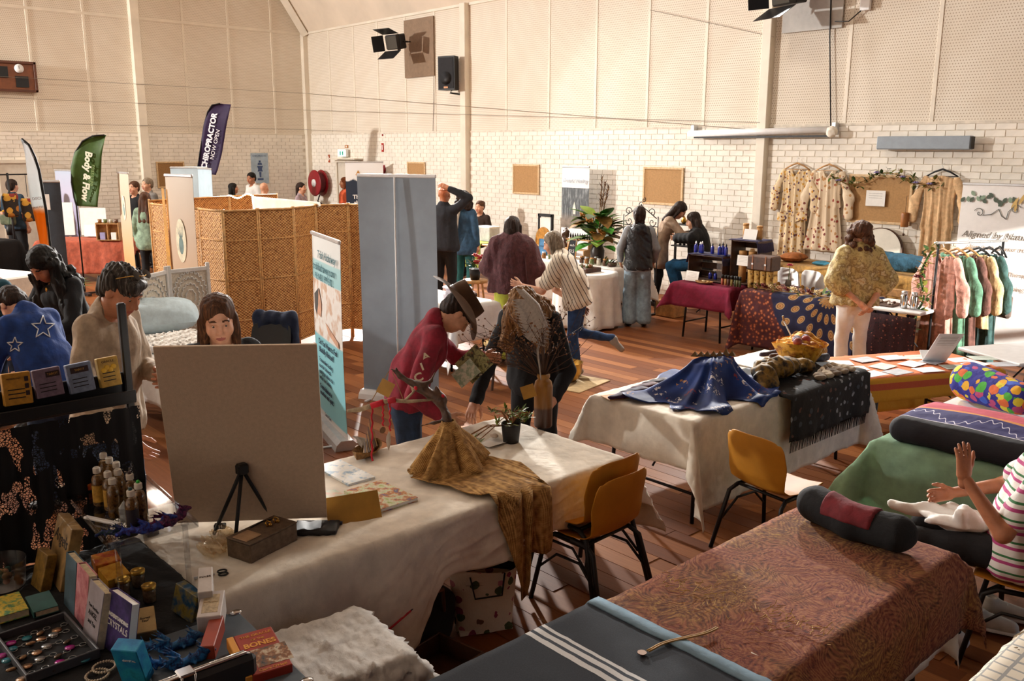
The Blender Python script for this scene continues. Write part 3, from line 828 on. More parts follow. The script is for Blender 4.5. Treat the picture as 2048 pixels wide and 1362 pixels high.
def folding_table(label, loc, rz, L, W, H=.74, cloth=True, group='trestle tables', m=None):
    t = thing('trestle_table', label, 'table', loc, rz, group)
    G().box((0, 0, H-.018), (L, W, .034), bev=.01).build('table_top', m or PLASTW, t)
    for sx in (-1, 1):
        for sy in (-1, 1):
            G().tube([(sx*(L/2-.17), sy*(W/2-.08), H-.035), (sx*(L/2-.13), sy*(W/2-.06), .0)], .014, 8).build('leg', BLACKM, t, True)
        G().tube([(sx*(L/2-.14), -W/2+.07, .2), (sx*(L/2-.14), W/2-.07, .2)], .01, 6).build('crossbar', BLACKM, t, True)
        G().tube([(sx*(L/2-.15), 0, .3), (sx*(L/2-.55), 0, H-.04)], .008, 6).build('brace', BLACKM, t, True)
    return t
def cloth_on(name, label, loc, rz, L, W, H, ov, m, cat='tablecloth', **kw):
    o = drape(L, W, ov, **kw).build(name, m, None, True, M=T(loc[0], loc[1], H+.001)@RZ(rz))
    solid(o, .003); return tag(o, label, cat)
def shell(W=.43, H0=.43, top=.80, seatd=.21):
    pr = [(seatd+.012, H0-.018), (seatd, H0+.008), (.12, H0-.002), (0, H0-.014), (-.11, H0-.004), (-.165, H0+.03), (-.2, H0+.1), (-.222, H0+.2), (-.245, H0+.3), (-.262, top)]
    wd = [.86, .95, 1, 1, .98, .94, .98, 1.02, .98, .78]
    def fn(a, b):
        f = b*(len(pr)-1); i = min(int(f), len(pr)-2); q = f-i
        y = pr[i][0]*(1-q)+pr[i+1][0]*q; z = pr[i][1]*(1-q)+pr[i+1][1]*q; w = wd[i]*(1-q)+wd[i+1]*q
        u = a*2-1; back = max(0, min(1, (b-.5)*4))
        e = abs(u)**2.4
        return (u*w*W/2, y+back*.055*e, z+(1-back)*.022*e-(.03*abs(u)**4 if b > .97 else 0))
    return G().grid(fn, 16, 36)
SHELL_Y = mat('ochre_plastic', '#bd8128', .5, var=.08, scale=4, Specular_IOR_Level=.3)
def shell_chair(name, label, loc, rz, m, group=None, legs=BLACKM, lift=0, with_legs=True):
    t = thing(name, label, 'chair', (loc[0], loc[1], lift), rz, group)
    o = shell().build('seat_shell', m, t, True); solid(o, .007); subd(o, 1)
    if with_legs:
        for sx in (-1, 1):
            for sg, yf in ((1, .235), (-1, -.265)):
                G().tube([(sx*.175, 0, .405), (sx*.18, sg*.11, .402), (sx*.195, sg*.165, .37), (sx*.235, yf, .0)], .0135, 8).build('leg', legs, t, True)
            G().tube([(sx*.212, .19, .2), (sx*.2, .08, .3), (sx*.2, -.08, .3), (sx*.212, -.2, .19)], .008, 6).build('link_bar', legs, t, True)
        for y in (.1, -.1): G().tube([(-.178, y, .402), (.178, y, .402)], .01, 6).build('crossbar', legs, t, True)
    return t
def roller_banner(label, loc, rz, w, h, front, back=None, base=ALU, group='roller banners', lean=0):
    """local +Y is the printed side's normal; origin at floor, middle"""
    t = thing('roller_banner', label, 'banner', loc, rz, group)
    G().prism([(-.1, 0), (.1, 0), (.085, .05), (.05, .085), (-.05, .085), (-.085, .05)], -w/2-.015, w/2+.015, M=Matrix(((0, 0, 1, 0), (1, 0, 0, 0), (0, 1, 0, 0), (0, 0, 0, 1)))).build('base', base, t)
    for s in (-1, 1): G().box((s*(w/2-.12), 0, .008), (.03, .36, .016), bev=.004).build('foot', base, t)
    def fn(a, b): return ((a-.5)*w, .012*math.sin(b*PI)*1.0-.01*abs(2*a-1)**3, .085+(h-.1)*b)
    g = G(); g.grid(fn, 8, 20); fr = g.build('banner_sheet', front, t, True)
    def fn2(a, b): p = fn(1-a, b); return (p[0], p[1]-.0025, p[2])
    G().grid(fn2, 8, 20).build('banner_back', back or GREYB, t, True)
    G().box((0, -.005, h-.012), (w+.01, .024, .034), bev=.008).build('top_rail', base, t)
    G().tube([(0, -.05, .05), (0, -.03, h-.02)], .009, 8).build('pole', base, t, True)
    return t, fr, T(0, .016, 0)@Matrix(((-1, 0, 0, 0), (0, 0, 1, 0), (0, 1, 0, 0), (0, 0, 0, 1)))   # frame for print: x right, y up seen from the front
GREYB = mat('grey_banner_back', '#8f9aa6', .6, var=.08, scale=2)
def TX(fr, x, y, z=.001): return fr@T(x, y, z)
def pillow(name, L, W, Hh, m, parent=None, M=None, n=14, pw=2.6):
    g = G()
    for sg in (1, -1):
        def fn(a, b):
            u, v = a*2-1, b*2-1
            hgt = Hh/2*max(0, (1-abs(u)**pw))**.5*max(0, (1-abs(v)**pw))**.5*(1+.05*math.sin(u*5+v*7))
            pin = 1-.05*(abs(u*v))**2
            return (u*L/2*pin*sg, v*W/2*pin, sg*hgt)
        g.grid(fn, n, n)
    return g.build(name, m, parent, True, M)

# ------------------------------------------------------------------ woven folding screens
def wicker_mat():
    t = NT('woven_wicker'); v = t.co(scale=(1, 1, 1)); s = t.sep(v)
    a = t.math('SINE', t.math('MULTIPLY', s[0], 150)); b = t.math('SINE', t.math('MULTIPLY', s[2], 190))
    w = t.math('MULTIPLY', a, b); n = t.noise(v, 22, 4, .6)
    f = t.math('ADD', t.math('MULTIPLY', w, .35), n)
    t.col(t.ramp(f, [(.2, '#7d4a22'), (.45, '#c08546'), (.75, '#e6b370')])); t.bump(f, .8, .012)
    return t.set(.6)
M_wick = wicker_mat(); M_rod = mat('bamboo_rod', '#d2a063', .5, var=.2, scale=30)
def wicker_screen(label, pts, H=1.73):
    c = sum((Vector((p[0], p[1], 0)) for p in pts), Vector())/len(pts)
    t = thing('wicker_screen', label, 'folding screen', c, 0, 'woven folding screens')
    for p, q in zip(pts[:-1], pts[1:]):
        p = Vector((p[0], p[1], 0))-c; q = Vector((q[0], q[1], 0))-c; L = (q-p).length; d = (q-p)/L
        M_ = frame(p, d, Vector((0, 0, 1)))@Matrix(((1, 0, 0, 0), (0, 0, 1, 0), (0, -1, 0, 0), (0, 0, 0, 1))).inverted() if False else Matrix(((d.x, -d.y, 0, p.x), (d.y, d.x, 0, p.y), (0, 0, 1, 0), (0, 0, 0, 1)))
        pn = G()
        def fn(a, b): return (.02+(L-.04)*a, .006*math.sin(a*40)*math.sin(b*110), .12+(H-.14)*b)
        pn.grid(fn, 18, 60); o = pn.build('woven_panel', M_wick, t, True, M=M_); solid(o, .008)
        for x in (.012, L-.012): G().tube([(x, 0, 0), (x, 0, H+.01)], .0125, 7).build('upright', M_rod, o, True)
        for z in (.12, .45, .92, 1.38, H-.01): G().tube([(0.01, -.006, z), (L-.01, -.006, z)], .009 if z < H-.05 else .013, 6).build('rail', M_rod, o, True)
        # twisted edging seen beside the uprights, too fine to pick apart
        ed = G()
        for x in (.045, L-.045):
            for k in range(38): ed.ball((x, 0, .15+k*.041), (.018, .012, .013), 6, 4)
        e = ed.build('edge_weave', M_wick, o, True); e['kind'] = 'stuff'
    return t
WS = [at(*p, 1.73) for p in ((302, 406), (350, 411), (397, 416), (444, 420.6))]
wicker_screen('woven wicker folding screen, side running back behind the beige banner', WS)
wicker_screen('woven wicker folding screen facing the room, behind the teal and white banner', [at(*p, 1.73) for p in ((444, 420.6), (515, 418), (586, 414.5), (630, 409), (696, 407), (740, 408))])
wicker_screen('woven wicker folding screen at the far side of the enclosure, under the fairy lights', [at(*p, 1.73) for p in ((296, 400), (375, 396), (458, 391), (555, 387.5))])
# white sheet over the screen corner and fairy lights
g = G(); p0, p1 = at(503, 394, 1.76), at(640, 406, 1.75)
def fn(a, b):
    p = p0.lerp(p1, a); return (p.x+.02*math.sin(a*30)*b, p.y-.05*b, p.z+.012-b*(.34*(1-a)+.05))
o = g.grid(fn, 30, 8).build('white_throw', WHITEC, None, True); solid(o, .004); tag(o, 'white cloth thrown over the top of the wicker screen', 'cloth')
t = thing('fairy_lights', 'string of fairy lights along the top edge of the wicker screen', 'string lights', at(480, 396, 1.7))
pp = [at(458+u, 391+6*math.sin(u*.12)*abs(math.sin(u*.05))+u*.07, 1.74) for u in range(0, 60, 4)]; c = t.location
G().tube([p-c for p in pp], .003, 4).build('wire', PLASTW, t)
for p in pp: G().ball(p-c, .014, 6, 4).build('bulb', emit_mat('fairy_bulb', '#ffe9c0', 5), t)

# ------------------------------------------------------------------ roller banners
t, fr, F_ = roller_banner('tall roller banner seen from its plain grey back, pole up the middle', (4.86, 6.98, 0), 0, .84, 2.18, GREYB, GREYB, PLASTW)
d = Vector((.41, -.91, 0)); t.rotation_euler = (0, 0, math.atan2(d.y, d.x)+0)   # printed side away from the camera
bR, bL = Vector((3.68, 6.08, 0)), at(614, 464, 1.69)
bL.z = 0; d = (bR-bL).normalized(); wdt = .95
def teal_mat():
    t = NT('teal_banner_print'); v = t.co(); s = t.sep(v); z = s[2]
    n = t.noise(t.co(scale=(3, 1, 3)), 2.2, 3)
    body = t.ramp(n, [(.35, '#f2ece6'), (.5, '#f7f4f0'), (.62, '#d8b398'), (.75, '#efe2d6')])
    top = t.ramp(t.math('DIVIDE', z, 1.7), [(0, '#dcd8d6'), (.075, '#dcd8d6'), (.08, '#8cd0dc'), (.48, '#8ed2de'), (.5, '#f4f1ee'), (.772, '#f4f1ee'), (.775, '#a5dbe3'), (.87, '#b3e0e6'), (.875, '#eef3f3')])
    ph = t.math('MULTIPLY', t.math('GREATER_THAN', z, .83), t.math('LESS_THAN', z, 1.31))
    t.col(t.mix(ph, top, body)); return t.set(.45)
t, fr, F_ = roller_banner('slim roller banner in white and teal with massage photo, before the wicker screen', bR-d*wdt/2, math.atan2(d.y, d.x)+PI, wdt, 1.71, teal_mat(), PLASTW)
TEALINK = mat('teal_ink', '#2f6f7d', .6, var=0); NAVYINK = mat('navy_ink', '#1f3b52', .6, var=0)
text('Trish Hathaway', .085, TX(F_, .1, 1.54), TEALINK, t, shear=.4, fit=.6)
text('trishhathaway.com', .05, TX(F_, 0, 1.43), TEALINK, t, fit=.72)
text('Ph: 0431 999 592', .05, TX(F_, -.02, 1.345), TEALINK, t, fit=.58)
text('Do You Want to Feel\nBlissfully Relaxed?', .07, TX(F_, -.28, .74), NAVYINK, t, align='LEFT', bold=.001)
text('Transcendent healing\nuses the Universal\nenergy to balance the\nwithin our bodies.', .055, TX(F_, -.3, .53), NAVYINK, t, align='LEFT')
text('Create balance in\nemotions and spirit.', .058, TX(F_, -.3, .34), NAVYINK, t, align='LEFT', bold=.002)
text('Learn More', .045, TX(F_, -.05, .14), NAVYINK, t)
SKINP = mat('printed_skin', '#d9a98c', .6)
g = G(); g.prism([(-.36, 1.18), (-.2, 1.24), (-.12, 1.12), (-.16, 1.0), (-.3, 1.02)], .0, .0012, M=F_); g.prism([(.0, .98), (.4, .88), (.4, .83), (.08, .9)], 0, .0012, M=F_); g.build('printed_figure', SKINP, t)
G().prism([(-.36, 1.18), (-.2, 1.25), (-.24, 1.1), (-.3, 1.0), (-.36, 1.05)], .0, .0016, M=F_).build('printed_hair', mat('printed_dark', '#4a4644', .7), t)
def banner_px(label, uL, vL, uR, vR, ztop, front, w=None, back=None, flip=False):
    a, b = at(uL, vL, ztop), at(uR, vR, ztop); d = (b-a); L = d.length if w is None else w; d.normalize(); m = (a+b)/2; m.z = 0
    return roller_banner(label, m, math.atan2(d.y, d.x)+PI, L, ztop, front, back)
def grad_mat(name, stops, H=2.05, axis=2):
    t = NT(name); v = t.co(); s = t.sep(v); n = t.noise(v, 2.5, 4, .6)
    f = t.math('ADD', t.math('DIVIDE', s[axis], H), t.math('MULTIPLY', t.math('SUBTRACT', n, .5), .14))
    t.col(t.ramp(f, stops)); return t.set(.5)
BEIGE = grad_mat('beige_banner_print', [(0, '#c98a3d'), (.35, '#cfa878'), (.6, '#cdb196'), (1, '#cbbba8')])
def pineapple(t, F_, x, y, s):
    g = G(); g.prism([(x+math.cos(a)*.10*s, y+math.sin(a)*.24*s) for a in [i*PI/10 for i in range(20)]], 0, .001, M=F_); g.build('emblem_oval', mat('emblem_cream', '#efe6c8', .6), t)
    g = G(); g.prism([(x+math.cos(a)*.045*s, y-.05*s+math.sin(a)*.1*s) for a in [i*PI/8 for i in range(16)]], 0, .0018, M=F_)
    for k in range(-2, 3): g.prism([(x+k*.012*s, y+.04*s), (x+k*.03*s-.006, y+.15*s), (x+k*.012*s+.012*s, y+.04*s)], 0, .0018, M=F_)
    g.build('emblem_fruit', mat('emblem_green', '#6f8a86', .6), t)
t, fr, F_ = banner_px('beige roller banner with oval pineapple emblem, in front of the wicker screen', 328, 348, 383, 350, 2.135, BEIGE)
pineapple(t, F_, 0, 1.42, 1); text('Blissful', .13, TX(F_, 0, .98), mat('ochre_ink', '#b98f5a', .6), t, shear=.2)
g = G(); g.prism([(-.32, 0.1), (-.2, .1), (-.27, 1.98), (-.32, 1.98)], 0, .0012, M=F_@T(0, 0, .002)); g.build('orange_edge', mat('orange_print', '#d99a2b', .6), t)
t, fr, F_ = banner_px('narrow beige roller banner with small pineapple emblem, left of the wicker screen', 231, 343, 257, 345, 2.03, BEIGE, w=.62)
pineapple(t, F_, 0, 1.45, .85)
t, fr, F_ = banner_px('lilac roller banner printed with a pale mountain dusk', 112, 339, 145, 340, 1.98, grad_mat('lilac_banner_print', [(0, '#c9b6d0'), (.3, '#8e8bb0'), (.5, '#a9a3c0'), (.75, '#b7b3c8'), (1, '#aab6c8')]), w=.8)
text('mind', .2, TX(F_, 0, .72)@RZ(PI/2), PLASTW, t, bold=.003)
t, fr, F_ = banner_px('narrow navy display stand with a white card, beside the lilac banner', 83, 361, 105, 361, 1.96, mat('navy_sheet', '#2b3440', .6), w=.34)
G().box((0, 0, 0), (.07, .22, .002)).build('white_card', PAPER, t, M=TX(F_, -.02, 1.66))
BLUEP = mat('pale_blue_banner', '#b9cdd8', .55, var=.06, scale=2)
t, fr, F_ = banner_px('pale blue roller banner standing behind the beige banner, left one of two', 363, 334, 391, 334, 2.05, BLUEP, w=.7, back=BLUEP)
t, fr, F_ = banner_px('pale blue roller banner before the purple flag, right one of two', 391, 335, 425, 337, 2.05, BLUEP, w=.8, back=BLUEP)
t, fr, F_ = banner_px('roller banner with white head and navy body beside the hose reel', 701, 323, 755, 323, 2.12, grad_mat('navy_white_print', [(0, '#1c2c40'), (.64, '#1c2c40'), (.65, '#f3f3f3'), (1, '#f3f3f3')], 2.6), w=.85)
text('logo', .001, TX(F_, 0, 2), INK, t) if False else None
text('Imagine', .1, TX(F_, .0, 1.5), mat('cyan_ink', '#3fa7c4', .6, var=0), t)
text('The way it\nshould be', .13, TX(F_, .0, 1.26), PAPER, t, bold=.004)
G().prism([(-.2, 1.82), (-.14, 1.93), (-.08, 1.82), (-.14, 1.78)], 0, .001, M=F_).build('diamond_logo', mat('logo_orange', '#c98a3a', .6), t)
# wall-side banners
def forest_mat():
    t = NT('forest_path_print'); v = t.co(); s = t.sep(v)
    n = t.noise(t.co(scale=(16, 1, 3)), 1.5, 5, .7)
    f = t.ramp(n, [(.3, '#2c3033'), (.5, '#4d5357'), (.68, '#9aa0a3'), (.8, '#c9cccd')])
    g = t.ramp(t.noise(v, 9, 4), [(.3, '#5e5348'), (.7, '#94867a')])
    low = t.mix(t.ramp(t.math('DIVIDE', s[2], 2.1), [(.55, '#000000'), (.62, '#ffffff')]), g, f)
    top = t.ramp(t.math('DIVIDE', s[2], 2.1), [(0, '#e9ecef'), (.49, '#e9ecef'), (.495, '#000000'), (.825, '#000000'), (.83, '#e9ecef')], 'CONSTANT')
    m = t.math('MULTIPLY', t.math('GREATER_THAN', s[2], 1.03), t.math('LESS_THAN', s[2], 1.74))
    t.col(t.mix(m, '#e9ecef', low)); return t.set(.5)
a, b = atX(1125, 332, 11.55), atX(1178, 333, 11.55); m = (a+b)/2
t, fr, F_ = roller_banner('white roller banner with a grey forest path photo against the brick wall', (m.x, m.y, 0), PI/2, .66, 2.12, forest_mat())
text('Grateful Healing', .125, TX(F_, 0, 1.86), mat('grey_ink', '#8f9399', .6, var=0), t, shear=.4, fit=.6)
g = G(); g.prism([(-.04, 1.38), (0, 1.5), (.04, 1.38), (.03, 1.28), (-.03, 1.28)], 0, .001, M=F_); g.build('printed_light', mat('printed_glow', '#dfe0d2', .7), t)
a = atX(1926, 366, 11.6); wA = .98
t, fr, F_ = roller_banner('wide white banner with leaf print and curled plant logo at the sunlit end', (11.6, a.y-wA/2, 0), PI/2, wA, 2.02, mat('white_banner_print', '#efecea', .5, var=.02))
GI = mat('sepia_ink', '#6f665c', .6, var=0)
text('Aligned by Nature', .16, TX(F_, -.03, 1.4), GI, t, shear=.35, fit=.82)
text('Align back to your true', .095, TX(F_, .0, 1.25), mat('brown_ink', '#a08a78', .6, var=0), t, shear=.3, fit=.72); text('Self', .1, TX(F_, .0, 1.12), mat('brown_ink', '#a08a78'), t, shear=.3)
[text(q, .07, TX(F_, -.06, .95-.085*i), mat('brown_ink', '#a08a78'), t, align='LEFT') for i, q in enumerate(('Energy Therapy', 'Reiki', 'Sound Healing', 'Wellness', 'NLP', 'More'))]
def curl(c, r0, turns, flip=1, st=0): return [(c[0]+flip*r0*(1-i/40)*math.cos(st+turns*i/40*6.28), c[1]+r0*(1-i/40)*math.sin(st+turns*i/40*6.28), 0) for i in range(38)]
g = G(M=F_@T(.07, .55, .003)@Matrix.Diagonal((.68, .68, 1, 1)))
g.tube(curl((-.48, 1.64), .09, 1.3, -1, .4), .006, 5); g.tube(curl((.12, 1.72), .09, 1.3, 1, .4), .005, 5)
g.tube([(-.42, 1.6, 0), (-.28, 1.62, 0), (-.16, 1.72, 0), (-.1, 1.6, 0), (-.02, 1.55, 0)], .007, 5); g.tube([(-.02, 1.55, 0), (.0, 1.68, 0), (.1, 1.8, 0)], .006, 5)
g.build('curl_logo', mat('grey_leaf_ink', '#5d6360', .6), t)
LEAFP = [mat('printed_leaf_'+n, c, .6) for n, c in (('dark', '#4c5a4c'), ('sage', '#8aa08a'), ('gold', '#d2b06a'))]
def leaf_poly(L, W): return [(0, 0), (L*.3, W*.8), (L*.6, W), (L*.85, W*.6), (L, 0), (L*.85, -W*.6), (L*.6, -W), (L*.3, -W*.8)]
rs = random.Random(3)
for i in range(26):
    x = -.44+i*.034; k = 2 if x > .12 else rs.choice((0, 0, 1)); y = 1.93-rs.uniform(0, .14)
    G().prism(leaf_poly(.075 if k < 2 else .16, .024 if k < 2 else .018), 0, .001, M=F_@T(x, y, .001+.0003*i)@RZ(-PI/2+rs.uniform(-.9, .9))).build('printed_leaf', LEAFP[k], t)

# ------------------------------------------------------------------ feather flags
def feather(label, pts_px, P, m, pole_px=None, words=(), wm=None, edge_left=True):
    """outline traced at the flag's own distance (vertical plane through P facing the camera), sewn sheet on a bent pole"""
    c = Vector((P.x, P.y, 0)); t = thing('feather_flag', label, 'flag', c, 0, 'feather flags')
    Rv = Vector((_R[0], _R[1], 0)).normalized()
    def pt(u, v): return zof(u, v, P)-c
    L, Rr = pts_px
    n = 24
    def samp(line, a):
        f = a*(len(line)-1); i = min(int(f), len(line)-2); q = f-i
        return (line[i][0]*(1-q)+line[i+1][0]*q, line[i][1]*(1-q)+line[i+1][1]*q)
    g = G(); Fh = Vector((_F[0], _F[1], 0)).normalized()
    def fn(a, b):
        l, r = samp(L, b), samp(Rr, b); p = pt(l[0]*(1-a)+r[0]*a, l[1]*(1-a)+r[1]*a); return p+Fh*(.03*math.sin(a*PI)+.02*math.sin(b*9+a*3))
    o = g.grid(fn, 8, n).build('flag_sheet', m, t, True); solid(o, .003)
    pole = [pt(*q) for q in (L if edge_left else Rr)]
    pole = pole+[Vector((pole[-1].x, pole[-1].y, .06))]
    G().tube(pole, .013, 8).build('pole', BLACKM, t, True)
    G().box((pole[-1].x, pole[-1].y, .03), (.5, .06, .03)).build('ground_foot', BLACKM, t); G().box((pole[-1].x, pole[-1].y, .031), (.06, .5, .03)).build('ground_foot', BLACKM, t)
    for (s, u, v, u2, v2, sz, col, kw) in words:
        p, q = pt(u, v), pt(u2, v2); x = (q-p).normalized(); nrm = -Fh
        y = nrm.cross(x); M_ = Matrix(((x.x, y.x, nrm.x, (p.x+q.x)/2), (x.y, y.y, nrm.y, (p.y+q.y)/2), (x.z, y.z, nrm.z, (p.z+q.z)/2), (0, 0, 0, 1)))@T(0, 0, .012)
        text(s, .3, M_, col, t, fit=(q-p).length, **kw)
    return t, pt
P = atY(430, 350, 18.6)
def flagm(name, c): return thin(cloth_mat(name, c, .12, 300, 5, .6, .3))
pale = mat('flag_lettering', '#e6e2ea', .6, var=0)
feather('purple feather flag with white capitals rising above the far screens', ([(440, 207), (424, 210), (415, 224), (408, 250), (402, 290), (396, 330), (394, 345)], [(462, 209), (458, 230), (452, 258), (447, 285), (443, 310), (436, 340), (432, 350)]), P, flagm('purple_flag', '#3a2450'), None,
        (('CHIROPRACTOR', 408, 338, 430, 226, .52, pale, dict(bold=.012)), ('NOW OPEN', 424, 318, 437, 260, .36, pale, dict())))
P = atY(180, 350, 15.6)
greenl = mat('green_flag_lettering', '#dfe3cf', .6, var=0)
t, pt = feather('green feather flag with white script standing behind the white table panels', ([(209, 270), (185, 272), (165, 282), (150, 305), (143, 335), (143, 365), (148, 395), (153, 412)], [(211, 270), (208, 290), (204, 312), (202, 335), (200, 360), (198, 385), (197, 400), (196, 414)]), P, flagm('green_flag', '#4b6a26'), None,
        (('Body & Flow', 178, 302, 170, 402, .48, greenl, dict(bold=.012, shear=.1)), ('massage', 188, 330, 184, 372, .2, mat('green_flag_dim', '#7f9a5c', .6, var=0), {})))
P = atY(60, 380, 9.2)
t, pt = feather('white feather flag with an orange block at the left edge of the hall', ([(42, 280), (46, 300), (51, 330), (57, 360), (63, 400), (70, 440), (76, 480), (82, 520)], [(43, 278), (58, 290), (70, 315), (78, 340), (84, 375), (92, 420), (99, 480), (104, 520)]), P,
        thin(grad_mat('white_orange_flag', [(0, '#e9e7e6'), (.505, '#e6e4e2'), (.53, '#d98f2b'), (.735, '#d98f2b'), (.76, '#dfe2e2'), (1, '#e6e7e8')], 2.5), .5), None,
        (('DISCS', 66, 398, 84, 396, .15, mat('flag_brown_ink', '#7a4a18', .7, var=0), {}), ('ANALYSIS', 66, 416, 88, 413, .13, mat('flag_brown_ink', '#7a4a18'), {})), edge_left=False)
# ------------------------------------------------------------------ tables along the long wall
def mandala_mat():
    t = NT('mandala_cotton'); v = t.co(); s = t.sep(v)
    y = t.math('ADD', s[1], .42); z = t.math('SUBTRACT', s[2], .06)
    r = t.math('SQRT', t.math('ADD', t.math('MULTIPLY', y, y), t.math('MULTIPLY', z, z)))
    th = t.math('ARCTAN2', y, z)
    N = 20
    c = t.math('SUBTRACT', t.math('FRACT', t.math('ADD', t.math('MULTIPLY', th, N/6.2832), t.math('MULTIPLY', t.math('FLOOR', t.math('DIVIDE', r, .18)), .5))), .5)
    cr = t.math('SUBTRACT', t.math('FRACT', t.math('DIVIDE', r, .18)), .5)
    dd = t.math('SQRT', t.math('ADD', t.math('MULTIPLY', t.math('MULTIPLY', c, c), t.math('MULTIPLY', r, 4.0)), t.math('MULTIPLY', cr, cr)))
    pet = t.ramp(dd, [(0, '#8a4a2c'), (.14, '#c79a5e'), (.22, '#6d4630'), (.28, '#c9a873'), (.36, '#23264a'), (.6, '#1f2140')])
    vo = t.n('TexVoronoi', _Scale=22); t.l(v, vo.inputs['Vector'])
    rust = t.ramp(vo.outputs['Distance'], [(0, '#c98a5e'), (.25, '#a85a3c'), (.4, '#5a2a22'), (.7, '#4a2028')])
    m = t.ramp(t.math('ADD', r, t.math('MULTIPLY', t.noise(v, 9, 2), .04)), [(.74, '#000000'), (.76, '#ffffff')])
    t.col(t.mix(m, pet, rust)); t.bump(t.noise(v, 12, 3), .3, .03); return t.set(.9)
folding_table('trestle table hidden under the mandala cloth', (9.72, 5.42, 0), PI/2, 1.42, .72)
o = drape(1.44, .74, (.55, .3, .68, .3), amp=.008, seed=3, flare=.25).build('mandala_cloth', mandala_mat(), None, True); 
o.data.transform(RZ(-PI/2)); o.location = (9.72, 5.42, .742); solid(o, .003); tag(o, 'navy and rust mandala cotton cloth hanging to the floor at table front', 'tablecloth')
folding_table('white topped folding table at the end beside the clothes rack', (9.72, 4.32, 0), PI/2, .7, .7)
o = G().grid(lambda a, b: (9.35-.004*math.sin(a*40), 4.7-.7*a, .68-.66*b), 30, 10).build('table_skirt', print_mat('dark_maroon_print', '#34161d', ['#6a2f2a', '#8a5548', '#1a1016'], 30, .3), None, True); solid(o, .004)
tag(o, 'dark maroon floral cloth hanging from the white topped table', 'tablecloth')
MAR = cloth_mat('maroon_cloth', '#7d1638', .12)
folding_table('small folding table under the maroon cloth', (9.66, 6.76, 0), PI/2, .84, .62, .72)
cloth_on('maroon_cloth', 'plain maroon cloth with hanging corners on the small folding table', (9.66, 6.76), -PI/2, .86, .66, .72, (.28, .28, .3, .3), MAR, amp=.012, seed=5, flare=.5)
# crates
def crate(label, P, rz, w, h, d, slats=3, upright=False):
    t = thing('wooden_crate', label, 'crate', P, rz, 'dark wooden crates')
    th = .014
    for sx in (-1, 1): G().box((sx*(w/2-th/2), 0, h/2), (th, d, h), bev=.002).build('side_panel', WOODD, t)
    for k in range(slats):
        z = h*(k+.5)/slats; G().box((0, d/2-th/2, z), (w-.03, th, h/slats*.72), bev=.002).build('slat', WOODD, t)
    for k in range(3): G().box((0, -d/2+d*(k+.5)/3, th/2), (w-.03, d/3*.85, th), bev=.002).build('slat', WOODD, t); G().box((0, -d/2+d*(k+.5)/3, h-th/2), (w-.03, d/3*.85, th), bev=.002).build('slat', WOODD, t)
    return t
INDIGO = cloth_mat('indigo_cloth', '#2c2747', .2)
cz = .74+.002
crate('low dark crate on the maroon table with blue bottles on top', (9.74, 6.88, cz), -PI/2, .54, .33, .3)
o = G().grid(lambda a, b: (9.57+.34*b, 6.59+.58*a, cz+.336-(0 if .05 < a < .95 else .12*(1-min(1, abs(a-.5)*-20+10)))+.004*math.sin(a*20)), 20, 8).build('indigo_runner', INDIGO, None, True); solid(o, .004); tag(o, 'indigo cloth spread over the top of the low crate', 'cloth')
BLUEG = mat('cobalt_glass', '#1b2fa8', .08, var=.05, Transmission_Weight=.35, Coat_Weight=.5)
def small_bottle(label, P, h=.13, r=.022, m=BLUEG, cap=None, group='cobalt dropper bottles'):
    t = thing('glass_bottle', label, 'bottle', P, 0, group)
    G().lathe([(r*.9, 0), (r, .006), (r, h*.58), (r*.75, h*.68), (r*.42, h*.72), (r*.42, h*.78)], 12).build('glass_body', m, t, True)
    G().lathe([(r*.5, h*.77), (r*.5, h*.86), (r*.28, h*.9), (r*.22, h)], 10).build('dropper_cap', cap or BLACKM, t, True)
    return t
bz = cz+.345
for i, (y, h) in enumerate(((7.1, .15), (7.05, .14), (7.0, .155), (6.86, .14), (6.73, .15), (6.7, .16), (6.63, .15))):
    small_bottle('cobalt blue glass dropper bottle on the low crate, number %s from the seated woman' % ('one two three four five six seven'.split()[i]), (9.68+.03*(i % 2), y, bz), h, .024, cap=PLASTW if i < 3 else BLACKM)
for i, y in enumerate((6.84, 6.76)): small_bottle('cobalt bottle inside the low crate, %s one' % ('nearer the seated woman' if i == 0 else 'nearer the tall crate'), (9.66, y, cz+.025), .11, .024)
o = crate('tall upright dark crate holding cardboard tubes beside the low crate', (9.85, 6.37, cz), -PI/2, .4, .55, .32, 4)
o2 = G().grid(lambda a, b: (9.66+.36*b, 6.15+.44*a, cz+.556+.004*math.sin(b*9)-(.3*max(0, .06-a)*8 if a < .06 else 0)), 22, 6).build('purple_throw', INDIGO, None, True); solid(o2, .005); tag(o2, 'dark purple throw laid over the top of the tall crate', 'cloth')
KRAFT = mat('kraft_card', '#b98a52', .7, var=.12)
def tube_thing(label, P, h, r, m=KRAFT, lid=True):
    t = thing('cardboard_tube', label, 'tube', P, 0, 'cardboard tubes'); G().lathe([(r, 0), (r, h*.93)], 14).build('tube_body', m, t, True)
    G().lathe([(r*1.04, h*.86), (r*1.04, h), (r*.9, h+.002)], 14).build('tube_lid', m, t, True); return t
tube_thing('tall kraft tube standing on the tall crate, left one', (9.84, 6.46, cz+.565), .19, .036); tube_thing('short kraft tube standing on the tall crate, right one', (9.84, 6.26, cz+.565), .17, .036)
tube_thing('kraft tube inside the tall crate, left one', (9.78, 6.44, cz+.016), .4, .05); tube_thing('kraft tube inside the tall crate, right one', (9.78, 6.3, cz+.016), .4, .05)
